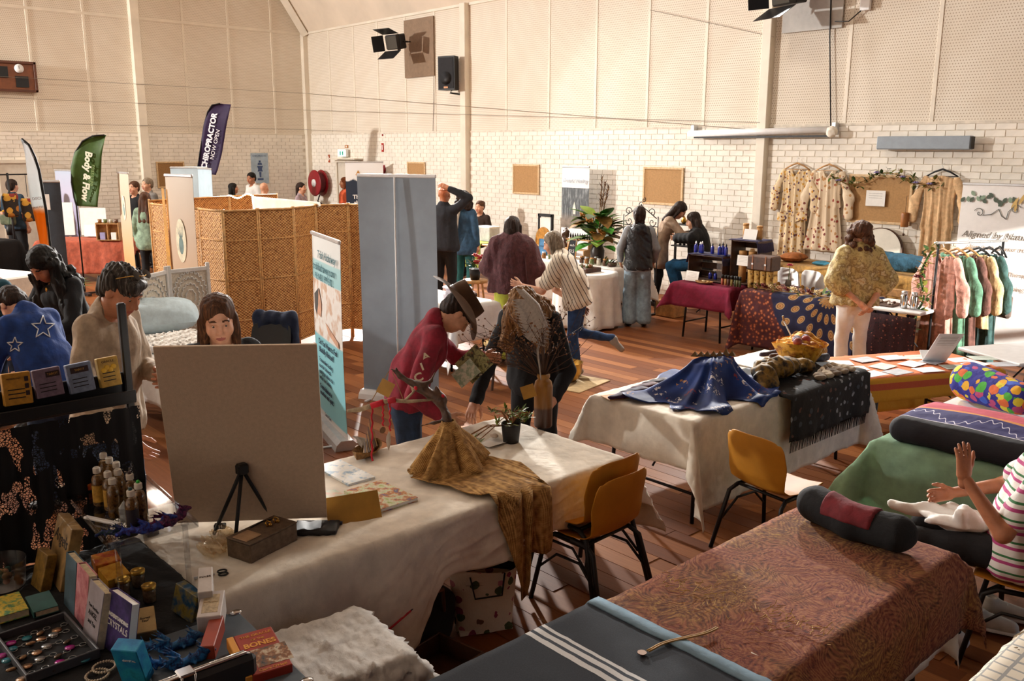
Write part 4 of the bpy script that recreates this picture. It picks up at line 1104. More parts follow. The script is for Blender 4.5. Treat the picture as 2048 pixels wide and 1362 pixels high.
def card(label, P, w, h, rz, tilt=.2, lines=0, name='sign_card', m=PAPER, cat='sign', txt=None):
    t = thing(name, label, cat, M=T(*P)@RZ(rz)@RX(-tilt)); G().box((0, 0, h/2), (w, .003, h)).build('card', m, t)
    if txt: text(txt, h*.2, frame((0, -.0022, h*.55), (1, 0, 0), (0, 0, 1)), INK, t, fit=w*.75)
    for k in range(lines): G().box((0, -.002, h*.8-k*h*.14), (w*.7, .0006, h*.02)).build('print_line', mat('grey_print', '#a8a6a2', .8), t)
    return t
FW = -PI/2   # facing the room from the long wall: local -Y towards -X
card('white price card leaning in front of the low crate', (9.46, 6.99, cz), .2, .13, FW, .25, 4)
card('white card hung before the tubes of the tall crate', (9.67, 6.37, cz+.24), .17, .13, FW, .1, 4)
card('white greeting card with a heart on top of the tall crate', (9.76, 6.35, cz+.565), .19, .13, FW, .25, 0)
# roller sticks, soaps, trays on the maroon table
for i, (y, c) in enumerate(((6.52, '#b0604a'), (6.47, '#b98a52'), (6.43, '#5a3b33'), (6.38, '#8d7a3f'), (6.33, '#3f4a33'), (6.30, '#5d5b35'), (6.26, '#434a2b'))):
    t = thing('balm_stick', 'upright balm stick on the maroon table, %s in the row of seven' % ('first second third fourth fifth sixth seventh'.split()[i]), 'balm', (9.47, y, cz), 0, 'balm sticks')
    G().lathe([(.016, 0), (.016, .09)], 10).build('tube_body', mat('balm_%d' % i, c, .6), t, True); G().lathe([(.0175, .085), (.0175, .125), (.012, .13)], 10).build('tube_cap', mat('balm_cap_%d' % i, dk(c, .8), .6), t, True)
t = thing('wooden_tray', 'oval wooden tray of soaps in front of the low crate', 'tray', (9.45, 6.78, cz)); G().lathe([(.0, .002), (.1, .002), (.12, .02), (.115, .02), (.1, .01)], 20, sx=.7, sy=1.1, cap=False).build('dish', WOOD, t, True)
for i in range(4): G().ball((rnd(-.03, .03), -.07+.045*i, .022), (.02, .024, .012), 8, 5).build('soap', mat('soap_%d' % i, ('#c9a36a', '#9c7f5a', '#d8c6a0', '#8a6a4a')[i], .6), t, True)
# dark patterned cases beside the tall crate and the snakeskin tubes
t = thing('leather_case', 'dark brown leather case with two straps beside the tall crate', 'case', (9.6, 6.02, cz+.225), -PI/2)
G().box((0, 0, .09), (.34, .22, .18), bev=.015).build('case_body', WOODD, t)
for x in (-.09, .09): G().box((x, -.112, .1), (.02, .006, .17)).build('strap', mat('strap_tan', '#8a5a3a', .6), t); G().box((x, -.116, .08), (.026, .006, .02)).build('buckle', ALU, t)
SNAKE = print_mat('gold_marble_paper', '#b08a45', ['#5a3b1d', '#d0ad6a', '#3a2413', '#8a6228'], 26, .5)
for i in range(4): tube_thing('gold and brown marbled roll under the leather case, %s of four' % ('first second third fourth'.split()[i]), (9.56, 6.16-.085*i, cz), .22, .04, SNAKE)
# garland, flowers and white chairs
LEAF = [mat('leaf_'+n, c, .5, var=.2, scale=30) for n, c in (('deep', '#2f4a1d'), ('mid', '#557026'), ('olive', '#7d7a34'), ('dry', '#8f6a35'), ('rust', '#8a4326'), ('plum', '#4a1a24'))]
def leaf_mesh(L, W, curl_=.15, name='leaf', m=None, n=4):
    g = G()
    def fn(a, b):
        w = W*math.sin(min(1, a*1.02)*PI)**.7*(1-.25*a); u = b*2-1
        return (u*w/2, a*L, -curl_*L*a*a+.12*abs(u)*w)
    g.grid(fn, n, 2); return g.mesh(name, m or LEAF[0], True)
def scatter(parent, me, pts, name='leaf', smin=.8, smax=1.2, seed=0, droop=(-.6, 1.2)):
    r = random.Random(seed)
    for p in pts:
        obj(name, me, parent, T(*p)@RZ(r.uniform(0, 6.28))@RX(r.uniform(*droop))@Matrix.Scale(r.uniform(smin, smax), 4))
def flower(parent, P, r, m, mc, petals=7, name='flower', tilt=0):
    g = G(M=T(*P)@RX(tilt))
    for ring, (k, rr, up) in enumerate(((petals, 1, .25), (petals-1, .65, .7))):
        for i in range(k):
            a = 2*PI*i/k+ring*.4; g.ball((math.cos(a)*r*.5*rr, math.sin(a)*r*.5*rr, r*up*.5), (r*.42*rr, r*.3*rr, r*.12), 7, 4, M=RZ(a)@RY(-up))
    g.cur = 1; g.ball((0, 0, r*.3), r*.22, 7, 5); return g.build(name, [m, mc], parent, True)
t = thing('flower_garland', 'garland of dried roses and leaves along the edge of the mandala table', 'garland', (9.42, 5.35, cz+.01))
G().tube([(.02*math.sin(i), -.62+i*.083, .02) for i in range(16)], .008, 5).build('stem', LEAF[3], t)
for i, me in enumerate((leaf_mesh(.09, .045, m=LEAF[1]), leaf_mesh(.08, .04, m=LEAF[2]), leaf_mesh(.08, .05, m=LEAF[3]))):
    scatter(t, me, [(rnd(-.05, .05), rnd(-.66, .66), rnd(.01, .06)) for _ in range(26)], seed=i)
DUSTR, MAROONP, CREAMP = mat('dusky_petal', '#b98a6a', .7), mat('maroon_petal', '#6a1f27', .7), mat('cream_petal', '#d8c39a', .7)
for i in range(9): flower(t, (-.03, .62-.1*i, .05), rnd(.05, .07), (DUSTR, MAROONP, CREAMP)[i % 3], LEAF[3], tilt=.6)
WSH = mat('white_chair_plastic', '#efeeec', .4, var=.02)
for i, (u, v) in enumerate(((1572, 547), (1616, 553), (1650, 557))):
    ch = shell_chair('white_chair', 'white plastic chair seen over the mandala table, %s of three' % ('left', 'middle', 'right')[i], (10.5, (6.1, 5.76, 5.42)[i], 0), -PI/2, WSH, 'white chairs behind the mandala table', ALU); ch.scale = (.74, 1, 1.17)
o = G().grid(lambda a, b: (11.0, 6.35-.7*a, .78-.4*b+.0*a), 8, 4).build('maroon_throw', MAR, None, True); solid(o, .01); tag(o, 'maroon cloth hanging behind the white chairs', 'cloth'); o.location.x = .12
t = thing('protea_vase', 'single pink protea in a small grey pot near the leather case', 'flower', (9.9, 5.85, cz)); G().lathe([(.03, 0), (.04, .05), (.03, .09), (.032, .1)], 12).build('pot', mat('grey_ceramic', '#8f8d88', .5), t, True); G().tube([(0, 0, .08), (.01, 0, .26)], .005, 5).build('stem', LEAF[1], t); flower(t, (.01, 0, .27), .05, mat('protea_pink', '#b9304a', .6), MAROONP, 8)
# white topped table: stones tray and silver flasks
t = thing('stone_tray', 'tray of pale polished stones on the white topped table', 'tray', (9.6, 4.5, .742)); G().box((0, 0, .008), (.26, .34, .016), bev=.004).build('tray_base', WOODD, t)
for i in range(22): G().ball((rnd(-.1, .1), rnd(-.14, .14), .026), (rnd(.012, .02), rnd(.012, .02), .012), 6, 4).build('stone', mat('stone_%d' % (i % 3), ('#b9a99a', '#8a6f63', '#d2cac0')[i % 3], .4), t, True)
for i, y in enumerate((4.24, 4.13)):
    t = thing('steel_flask', 'polished steel flask on the white topped table, %s' % ('left one', 'right one by the clothes rack'), 'flask', (9.55, y, .742), 0, 'steel flasks') if False else thing('steel_flask', 'polished steel flask on the white topped table, %s' % ('left one', 'right one by the clothes rack')[i], 'flask', (9.55, y, .742), 0, 'steel flasks')
    G().lathe([(.038, 0), (.04, .01), (.04, .13), (.032, .15)], 14).build('flask_body', mat('steel', '#c9c9c9', .15, 1, var=0), t, True); G().lathe([(.033, .15), (.033, .18), (.02, .185)], 14).build('flask_cap', ALU, t, True)
# tan covered couch by the wall with cushions, blanket, drum
TAN = cloth_mat('tan_fleece', '#8f6a33', .18, 200, 22)
t = thing('treatment_couch', 'treatment couch against the wall under the hanging dresses', 'couch', (11.35, 5.75, 0))
G().box((0, 0, .82), (.72, 2.0, .1), bev=.03).build('couch_top', mat('couch_vinyl', '#6a4a2a', .5), t)
for sx in (-1, 1):
    for sy in (-1, 1): G().box((sx*.3, sy*.85, .38), (.05, .05, .76)).build('leg', WOOD, t)
for sx in (-1, 1): G().box((sx*.3, 0, .7), (.04, 1.7, .12)).build('side_rail', WOOD, t)
cloth_on('tan_fleece_cover', 'tan fleece cover draped over the treatment couch', (11.35, 5.75), PI/2, 2.04, .76, .874, (.1, .1, .1, .3), TAN, cat='blanket', amp=.01, flare=.3)
p = pillow('orange_cushion', .34, .3, .13, cloth_mat('rust_cushion', '#a8642f', .25, 60), None, T(11.3, 6.62, .94)); tag(p, 'rust orange cushion lying on the tan couch cover', 'cushion')
b = SD().cap((0, -.28, 0), (0, .28, 0), .1, .13, k=.04).cap((.12, -.25, -.02), (.1, .25, 0), .09, .1, k=.05)
o = sculpt('blue_blanket', b, .02, cloth_mat('teal_blanket', '#22485c', .2, 120, 20), None, T(11.4, 5.15, .995), fold=.012, ffreq=30); tag(o, 'rolled teal blue blanket at the end of the tan couch', 'blanket')
o = pillow('teal_pad', .2, .18, .06, cloth_mat('teal_pad_cloth', '#2c6a80', .1), None, T(11.2, 6.15, .91)); tag(o, 'small teal pad on the tan couch beside the orange cushion', 'cushion')
t = thing('frame_drum', 'large pale round frame drum leaning on the wall behind the couch', 'drum', M=T(11.86, 5.66, 1.07)@RY(PI/2+.12))
G().lathe([(.30, -.035), (.31, -.03), (.31, .03), (.30, .035)], 36, cap=False).build('rim', WOODD, t, True); G().lathe([(0, .03), (.2, .031), (.3, .03)], 36, cap=False).build('drum_skin', mat('drum_hide', '#d9d2c4', .6, var=.05, scale=5), t, True); G().lathe([(0, -.03), (.2, -.031), (.3, -.03)], 36, cap=False).build('drum_skin', mat('drum_hide', '#d9d2c4'), t, True)
G().box((11.0, 4.75, .5), (.03, .5, .09), bev=.01).build('wood_bench_back', WOOD)
o = bpy.data.objects['wood_bench_back']; t = thing('timber_chair', 'timber chair with a plain top rail beside the couch', 'chair', (10.7, 4.72, 0)); COL.objects.unlink(o); bpy.data.objects.remove(o)
G().box((-.2, 0, .74), (.03, .48, .1), bev=.01).build('backrest', WOOD, t); G().box((0, 0, .45), (.42, .46, .03), bev=.01).build('seat', WOOD, t)
for sx in (-1, 1):
    for sy in (-1, 1): G().box((sx*.19, sy*.2, .22 if sx > 0 else .35), (.035, .035, .44 if sx > 0 else .7)).build('leg', WOOD, t)

# ------------------------------------------------------------------ dresses on the wall, hangers, notice board
def hanger(parent_label, P, w=.4, m=WOOD, name='coat_hanger'):
    t = thing(name, parent_label, 'hanger', P, 0, 'hangers')
    G().tube([(0, -w/2, -.09), (0, -w/4, -.035), (0, 0, 0), (0, w/4, -.035), (0, w/2, -.09)], [.009, .012, .014, .012, .009], 7).build('shoulder_bar', m, t, True)
    G().tube([(0, -w/2+.02, -.09), (0, w/2-.02, -.09)], .005, 5).build('trouser_bar', m, t, True)
    G().tube([(0, 0, 0), (0, 0, .03), (0, .022, .055), (0, .0, .08), (0, -.022, .06)], .003, 5).build('hook', ALU, t, True); return t
def gown(label, P, m, L=1.4, w=.44, sleeve=.5, hem=.56, name='gown', waist=None, rz=0, vneck=True, depth=.05, sl_w=.12, group='gowns'):
    """a hanging gown seen flat: local y across, z down from the shoulders, x the wall side"""
    t = thing(name, label, 'dress', P, rz, group)
    def fn(a, b):
        u = a*2-1
        wz = w*(.94-.12*math.sin(min(1, b*2.2)*PI)) if b < .45 else w*(.83)+(hem-w*.83)*((b-.45)/.55)
        fold = .018*math.sin(u*11)*min(1, b*2.5)+.008*math.sin(u*23+b*5)
        z = -L*b-(.05*abs(u)**1.5*(1-b)*1.2)
        if vneck and b < .16 and abs(u) < .28: z -= (.28-abs(u))*.42*(1-b/.16)
        return (fold, u*wz/2, z)
    for sg, nm in ((-1, 'front_panel'), (1, 'back_panel')):
        o = G().grid(lambda a, b: tuple(q+(sg*depth/2*math.sin(a*PI)*(1 if i == 0 else 0) if i == 0 else 0) for i, q in enumerate(fn(a, b))), 26, 40).build(nm, m, t, True); solid(o, .002)
    for sg in (-1, 1):
        S = SD().cap((0, sg*w*.42, -.06), (0, sg*(w*.5+.08), -.06-sleeve*.55), .05, sl_w*.55, k=.02, sq=(.5, 1, 1)).cap((0, sg*(w*.5+.08), -.06-sleeve*.55), (0, sg*(w*.5+.1), -.06-sleeve), sl_w*.55, sl_w*.55, k=.03, sq=(.5, 1, 1))
        sculpt('sleeve', S, .016, m, t, fold=.006, ffreq=30)
    return t
GOWN1 = print_mat('cream_yellow_floral', '#d6bd98', ['#c08426', '#7a4034', '#d6bd98', '#5d4252', '#d6bd98', '#c89a4a'], 24, .42)
GOWN2 = print_mat('cream_red_floral', '#d9c3a6', ['#9a4436', '#d9c3a6', '#d9c3a6', '#7a3a34', '#d9c3a6', '#b98a5a'], 18, .36)
GOWN3 = cloth_mat('peach_lace', '#dcb68a', .12, 160, 20)
hanger('timber hanger of the yellow flowered gown', (11.93, 7.03, 2.22)); t = gown('cream gown with yellow and plum flowers, leftmost hanging on the wall', (11.91, 7.03, 2.14), GOWN1, 1.44, .46, .5, .46)
G().grid(lambda a, b: (-.035-.02*math.sin(a*9), -.24+.48*a, -.62+.02*math.sin(a*12)-.12*b), 18, 4).build('waist_flounce', GOWN1, t, True)
hanger('timber hanger of the red flowered gown', (11.93, 6.53, 2.21)); t = gown('long cream gown with red flower sprigs, middle one hanging on the wall', (11.91, 6.53, 2.13), GOWN2, 1.14, .5, .56, .6)
hanger('black hanger of the peach lace gown', (11.93, 4.96, 2.17), m=BLACKM); t = gown('sheer peach lace gown on a black hanger beside the leaf banner', (11.91, 4.96, 2.09), GOWN3, 1.5, .46, .5, .42, vneck=False)
def pinboard(label, y0, y1, z0, z1, wall='X', m='#b48c5e'):
    t = thing('pinboard', label, 'pinboard', (XB-.01, (y0+y1)/2, (z0+z1)/2) if wall == 'X' else ((y0+y1)/2, YA-.01, (z0+z1)/2), 0 if wall == 'X' else PI/2, 'framed pinboards')
    w, h = abs(y1-y0), abs(z1-z0)
    G().box((-.012, 0, 0), (.014, w-.03, h-.03)).build('cork_sheet', mat('hessian_board'+m, m, .9, var=.07, scale=40, bump=.1, bscale=160), t)
    for s in (-1, 1): G().box((-.017, s*(w/2-.018), 0), (.026, .036, h), bev=.004).build('frame_side', PINE, t); G().box((-.0168, 0, s*(h/2-.018)), (.0256, w-.07, .036), bev=.004).build('frame_rail', PINE, t)
    return t
pinboard('framed hessian pinboard left of the forest banner', 13.22, 12.47, 1.55, 2.12)
pinboard('framed hessian pinboard above the seated woman in black', 9.93, 9.09, 1.5, 2.12)
pinboard('framed pinboard with flower garland between the hanging gowns', 6.24, 5.34, 1.42, 2.08)
pinboard('framed pinboard above the tall grey banner', 16.75, 16.08, 1.55, 2.12)
pinboard('framed pinboard on the left wall behind the beige banner', 8.0, 8.66, 1.5, 2.1, 'Y', '#9a7448')
card('white notice pinned on the garlanded pinboard', (11.93, 5.82, 1.66), .27, .21, FW, 0.0, 3)
t = thing('leaf_garland', 'leafy garland with lilac flowers across the pinboard between the gowns', 'garland', (11.9, 5.7, 2.0))
gp = [(-.02, .72-.09*i, -.1*math.sin(i*.55)*(1 if i < 8 else .7)+.04) for i in range(17)]
G().tube(gp, .008, 5).build('stem', LEAF[3], t)
for k, me in enumerate((leaf_mesh(.1, .05, m=LEAF[0]), leaf_mesh(.09, .04, m=LEAF[1]), leaf_mesh(.08, .05, m=LEAF[2]))):
    scatter(t, me, [(p[0]-rnd(0, .03), p[1]+rnd(-.05, .05), p[2]+rnd(-.05, .05)) for p in gp for _ in range(2)], seed=k+5)
for i in (1, 4, 6, 7, 10, 11, 13, 15): flower(t, (gp[i][0]-.04, gp[i][1], gp[i][2]), .05, mat('lilac_petal', '#8f86b8', .7) if i % 2 else CREAMP, LEAF[2], 6, tilt=0)
t = thing('hanging_chime', 'small brown cylinder chime hanging at the corner of the garlanded pinboard', 'wind chime', (11.86, 5.36, 1.52)); G().lathe([(.045, -.11), (.05, -.1), (.05, .06), (.045, .08)], 12).build('chime_body', mat('chime_wood', '#9a5f2a', .5), t, True); G().tube([(0, 0, .08), (0, 0, .3)], .003, 4).build('cord', WOODD, t); G().tube([(0, 0, -.11), (0, 0, -.2)], .003, 4).build('cord', WOODD, t); G().ball((0, 0, -.21), .018, 8, 5).build('striker', WOODD, t, True)

# ------------------------------------------------------------------ clothes rack
ra, rb = at(1874, 473, 1.45), at(1990, 462, 1.52)
rd = (Vector((10.5, 3.62, 0))-Vector((9.75, 3.98, 0))).normalized(); r0 = Vector((9.75, 3.98, 0))
t = thing('clothes_rack', 'metal clothes rail hung with pastel gowns by the sunlit banner', 'clothes rack', r0, math.atan2(rd.y, rd.x))
G().tube([(-.1, 0, 1.45), (.85, 0, 1.45)], .014, 8).build('rail', ALU, t, True)
for x in (-.05, .8): G().tube([(x, 0, 0), (x, 0, 1.45)], .013, 8).build('post', BLACKM, t, True); G().box((x, 0, .012), (.05, .5, .024), bev=.006).build('foot', BLACKM, t)
gz = math.atan2(rd.y, rd.x)
rackg = (('pale pink beaded long gown at the front of the clothes rack', '#cf9a8c', .02, 1.2, .5), ('sage green gown second on the clothes rack', '#5f8a72', .2, 1.22, .46), ('brown and plum dress third on the clothes rack', '#6d4a42', .34, 1.0, .42), ('cream blouse fourth on the clothes rack', '#d9b98a', .48, .8, .44), ('dark teal skirt dress last on the clothes rack', '#3c5a58', .62, 1.2, .4))
for i, (lb, c, x, L, w_) in enumerate(rackg):
    P = r0+rd*x; hanger('%s hanger number %s along the clothes rack' % ('timber' if i < 3 else 'black', 'one two three four five'.split()[i]), (P.x, P.y, 1.385), .4, WOOD if i < 3 else BLACKM).rotation_euler = (0, 0, gz)
    gown(lb, (P.x, P.y, 1.33), cloth_mat('rack_cloth_%d' % i, c, .15, 140, 18, tint=dk(c, 1.2)), L, w_, .5, w_*1.05, rz=gz, vneck=True, sl_w=.13, group='gowns on the rack')
hanger('empty black hanger at the far end of the clothes rack', tuple(r0+rd*.76+Vector((0, 0, 1.385))), .4, BLACKM).rotation_euler = (0, 0, gz-.4)
t = thing('rack_garland', 'trailing garland of dried leaves and roses down the clothes rack front', 'garland', (r0.x-.13, r0.y+.03, 1.4))
gp = [(-.02+.03*math.sin(i*.9), .05*math.sin(i*.5)+.012*i, -.062*i) for i in range(19)]; G().tube(gp, .012, 6).build('stem', LEAF[0], t)
for k, me in enumerate((leaf_mesh(.1, .05, m=LEAF[0]), leaf_mesh(.09, .05, m=LEAF[3]), leaf_mesh(.09, .05, m=LEAF[2]))):
    scatter(t, me, [(p[0]+rnd(-.05, .03), p[1]+rnd(-.06, .06), p[2]+rnd(-.04, .04)) for p in gp for _ in range(2)], seed=k+15)
for i in (5, 8, 12, 14): flower(t, (gp[i][0]-.05, gp[i][1], gp[i][2]), .06, MAROONP if i != 8 else DUSTR, LEAF[3], 7, tilt=0)
t = thing('tote_bag', 'grey tote with a metallic flap hanging at the end of the clothes rack', 'bag', tuple(r0+rd*.86+Vector((0, 0, .62))), gz); G().box((0, 0, .12), (.08, .3, .26), bev=.03).build('bag_body', mat('grey_felt', '#6a5a52', .8), t); G().box((-.045, 0, .2), (.01, .26, .12), bev=.004).build('flap', mat('silver_leather', '#a8a39a', .35, .5), t); G().tube([(0, -.1, .24), (0, -.05, .5), (0, .05, .5), (0, .1, .24)], .006, 5).build('handle', WOODD, t)
# ------------------------------------------------------------------ white cloth tables in the middle, flowers and wares
folding_table('long trestle under white cloth with flower arrangement', (9.85, 9.2, 0), PI/2, 1.7, .7, .76)
cloth_on('white_cloth', 'white cotton cloth on the long table with the flower arrangement', (9.85, 9.2), -PI/2, 1.72, .72, .76, (.5, .5, .6, .3), WHITEC, amp=.022, freq=10, seed=8, flare=.35)
def round_cloth(label, P, r, H, m, seed=0, name='round_tablecloth'):
    rs = random.Random(seed); ph = rs.uniform(0, 6)
    def fn(a, b):
        th = a*2*PI
        if b < .3: q = b/.3; return (math.cos(th)*r*q, math.sin(th)*r*q, .002)
        q = (b-.3)/.7; rr = r+.012+(.04+.03*math.sin(th*11+ph)+.02*math.sin(th*5))*q
        return (math.cos(th)*rr, math.sin(th)*rr, -(H-.03)*q)
    o = G().grid(fn, 110, 20, wrap=True).build(name, m, None, True, M=T(P[0], P[1], H+.004)); solid(o, .003); return tag(o, label, 'tablecloth')
t = thing('round_table', 'round table under the white cloth beside the woman in the vest', 'table', (8.98, 8.4, 0)); G().lathe([(.4, .72), (.41, .73), (.41, .745), (.4, .75)], 30).build('table_top', PLASTW, t, True); G().lathe([(.03, .03), (.03, .72)], 10).build('post', BLACKM, t, True); G().lathe([(.25, 0), (.25, .02), (.04, .04)], 18).build('foot', BLACKM, t, True)
round_cloth('white floor length cloth on the round table', (8.98, 8.4), .42, .752, WHITEC, 2)
zt = .764
# flower arrangement
t = thing('flower_arrangement', 'tall arrangement of green leaves and dry plumes on the white table', 'flower arrangement', (9.85, 9.0, zt))
t.scale = (1.25, 1.25, 1.12); G().lathe([(.06, 0), (.08, .03), (.085, .16), (.06, .22), (.065, .24)], 16).build('vase', mat('dark_vase', '#2a1c14', .4), t, True)
for i in range(6): G().tube([(0, 0, .2), (math.cos(i)*.06, math.sin(i)*.08, .45), (math.cos(i)*.16, math.sin(i)*.2, .6)], .006, 5).build('stem', LEAF[0], t)
GREENB = mat('leaf_bright', '#3f8a22', .45, var=.2, scale=20); YEL = mat('leaf_lime', '#8fae3a', .5, var=.2)
rs = random.Random(4)
for i in range(64):
    me = (lm := globals().setdefault('_arr', [leaf_mesh(.26, .17, .25, m=m_) for m_ in (GREENB, LEAF[1], YEL, LEAF[0], LEAF[3])]))[rs.choice((0, 0, 1, 1, 2, 3, 3, 4))]
    a = rs.uniform(0, 6.28); z = rs.uniform(.22, .62)
    obj('leaf', me, t, T(math.cos(a)*.07, math.sin(a)*.1, z)@RZ(a-PI/2)@RX(rs.uniform(-.3, .9))@Matrix.Scale(rs.uniform(.7, 1.25), 4))
for i in range(5): flower(t, (-.1+rs.uniform(-.06, .05), rs.uniform(-.2, .2), rs.uniform(.4, .62)), .07, mat('apricot_petal', '#c98a3f', .6), LEAF[3], 6, tilt=.8)
for i, (dx, dy, h) in enumerate(((0, -.05, 1.12), (.02, -.14, 1.0), (0, -.1, 1.05))):
    pts = [(0, -.02, .4), (dx*.5, dy*.5, .7), (dx, dy, h)]; G().tube(pts, .005, 5).build('plume_stem', LEAF[3], t)
    pl = G()
    for k in range(40): f = .45+.55*k/40; b_ = Vector((dx*f, dy*f-.02*(1-f), .45+(h-.45)*f)); pl.tube([b_, b_+Vector((rs.uniform(-.02, .02), rs.uniform(-.035, .03), .05))], [.005, .001], 4)
    pl.build('plume', mat('dry_plume', '#5d3d2a', .8), t)['kind'] = 'stuff'
t = thing('orange_pumpkin', 'small green trailing plant on the white table beneath the flowers', 'plant', (9.62, 8.5, zt)) ; t.name = 'trailing_plant'
G().lathe([(.05, 0), (.07, .03), (.065, .06)], 12).build('dish', WOODD, t, True); scatter(t, leaf_mesh(.07, .04, m=LEAF[0]), [(rnd(-.08, .08), rnd(-.12, .12), rnd(.04, .1)) for _ in range(30)], seed=9)
ordn_ = 'first second third fourth fifth sixth seventh eighth ninth'.split()
# blue sign, chalkboard, display shelf, keyboard-like rack
card('blue printed sign standing on the end of the white table', (9.62, 9.93, zt+.04), .2, .25, FW, .1, 0, m=mat('blue_sign', '#3f7fb0', .6), txt='HANDMADE')
t = thing('chalkboard', 'small easel chalkboard with a timber frame beside the flowers', 'chalkboard', (9.6, 9.27, zt), FW)
for x in (-.095, .095): G().tube([(x*1.15, -.06, 0), (x*.7, .02, .36)], .011, 6).build('frame_side', WOOD, t, True)
for z in (.06, .33): G().box((0, -.045+.2*z, z), (.2, .02, .02)).build('frame_rail', WOOD, t)
G().box((0, -.01, .2), (.165, .008, .25), RX(-.2)).build('slate', mat('slate', '#22262e', .8), t); text('$15', .07, frame((0, -.024, .16), (1, 0, 0), (0, .2, 1)), PAPER, t); text('each', .05, frame((0, -.01, .25), (1, 0, 0), (0, .2, 1)), PAPER, t)
t = thing('display_riser', 'stepped timber riser on the white table behind the grey haired woman', 'shelf', (9.95, 9.55, zt), FW)
for k, (z, y) in enumerate(((.14, 0), (.28, .1))): G().box((0, y, z), (.5, .12, .014)).build('shelf', WOOD, t); [G().box((sx*.22, y, z/2), (.015, .1, z)).build('support', WOOD, t) for sx in (-1, 1)]
for i in range(9): small_bottle('dark mini bottle on top of the timber riser, %s in the row' % ordn_[i], (10.05, 9.75-.05*i, zt+.288), .09, .016, mat('dark_glass', '#140f14', .15), BLACKM, 'mini bottles on the riser')
t = thing('driftwood_figure', 'dark knotted wood figure at the end of the timber riser', 'figure', (10.05, 9.86, zt+.1)); sculpt('carved_wood', SD().cap((0, 0, 0), (.0, .01, .22), .03, .02, k=.02).ell((0, .0, .24), .06, k=.03).ell((.02, .03, .3), .035, k=.02).ell((0, -.03, .28), .04, k=.02), .012, WOODD, t, fold=.012, ffreq=60)
jm = [mat('jar_'+n, c, .3) for n, c in (('amber', '#8a5a2a'), ('green', '#5d6a3a'), ('clear', '#b9b3a2'), ('brown', '#5a3a26'))]
k = 0
spots = [(9.58, 9.86), (9.6, 9.74), (9.58, 9.62), (9.62, 9.1), (9.6, 8.98), (9.58, 8.86), (9.6, 8.74), (9.62, 8.64), (9.72, 8.9), (9.74, 8.72)]
ordn = 'first second third fourth fifth sixth seventh eighth ninth tenth'.split()
for i, (x, y) in enumerate(spots):
    t = thing('small_jar', 'small lidded jar along the front of the white table, %s from the blue sign' % ordn[i], 'jar', (x, y, zt), 0, 'jars on the white table')
    G().lathe([(.03, 0), (.034, .01), (.034, .07), (.026, .085)], 12).build('jar_body', jm[i % 4], t, True); G().lathe([(.03, .083), (.03, .1), (.028, .102)], 12).build('jar_lid', WOOD if i % 2 else ALU, t, True)
t = thing('herb_pot', 'potted grey green herb at the right end of the white table', 'plant', (9.95, 8.55, zt)); G().lathe([(.05, 0), (.065, .1), (.06, .1)], 14).build('pot', mat('cream_pot', '#c9bda8', .6), t, True)
for i in range(26): a = i*2.4; G().tube([(0, 0, .1), (math.cos(a)*.05, math.sin(a)*.05, .22), (math.cos(a)*.11, math.sin(a)*.11, .3+.06*math.sin(i))], [.004, .006, .002], 5).build('stem', mat('sage_leaf', '#8a9a70', .7), t)
t = thing('basket_of_gifts', 'wooden box of small goods on the round table', 'box', (9.0, 8.45, .758)); t.name = 'goods_box'
G().box((0, 0, .03), (.3, .34, .06), bev=.004).build('box_body', WOODD, t)
for i in range(12): G().ball((rnd(-.11, .11), rnd(-.13, .13), .075), rnd(.02, .035), 7, 5).build('trinket', jm[i % 4], t, True)
# wrought iron scroll sign stand
t = thing('iron_sign_stand', 'black wrought iron scroll stand holding a pale sign beside the flowers', 'sign stand', (10.4, 8.65, 0), FW)
def spiral(c, r, st, turns=1.2, sg=1): return [(c[0]+sg*r*(1-i/26)*math.cos(st+6.28*turns*i/26), 0, c[1]+r*(1-i/26)*math.sin(st+6.28*turns*i/26)) for i in range(24)]
for x in (-.33, .33): G().tube([(x, 0, 0), (x, 0, 1.45)], .008, 6).build('post', BLACKM, t, True); G().box((x, 0, .01), (.05, .3, .02)).build('foot', BLACKM, t)
for (c, r, st, sg) in (((-.24, 1.5), .07, 0, 1), ((-.22, 1.36), .07, 3, 1), ((.22, 1.5), .07, 0, -1), ((.22, 1.36), .07, 3, -1), ((0, 1.6), .05, 1, 1), ((.05, 1.68), .04, 2, -1)): G().tube(spiral(c, r, st, 1.3, sg), .006, 5).build('scroll', BLACKM, t, True)
for z in (1.3, .85): G().tube([(-.33, 0, z), (.33, 0, z)], .007, 5).build('crossbar', BLACKM, t, True)
G().tube([(-.3, 0, 1.42), (0, 0, 1.6), (.3, 0, 1.42)], .007, 5).build('crossbar', BLACKM, t, True)
G().box((0, -.01, 1.07), (.58, .008, .42)).build('sign_sheet', mat('pale_green_sign', '#d9dfd2', .7), t)
# far table with green runner, round backed chair, framed stand
folding_table('far timber topped table with a green runner', (10.6, 12.0, 0), PI/2, 1.5, .7, .76, m=WOOD)
o = drape(.42, .72, (0.0, 0.0, .45, .1), amp=.01, seed=3).build('green_runner', cloth_mat('lime_runner', '#8f9a3a', .15), None, True, M=T(10.6, 12.35, .762)@RZ(-PI/2)); solid(o, .003); tag(o, 'lime green runner hanging over the far timber table', 'cloth')
t = thing('round_back_chair', 'timber chair with an oval slatted back behind the far table', 'chair', (11.2, 11.75, 0), PI/2)
g = G(); g.lathe([(.0, -.012), (.2, -.012), (.2, .012), (.0, .012)], 24, c=(0, -.2, .78), M=RX(PI/2), sx=1, sy=1.2); g.build('oval_back', mat('honey_wood', '#b8802f', .4, var=.25, scale=20), t)
G().box((0, 0, .45), (.42, .42, .03), bev=.01).build('seat', WOOD, t)
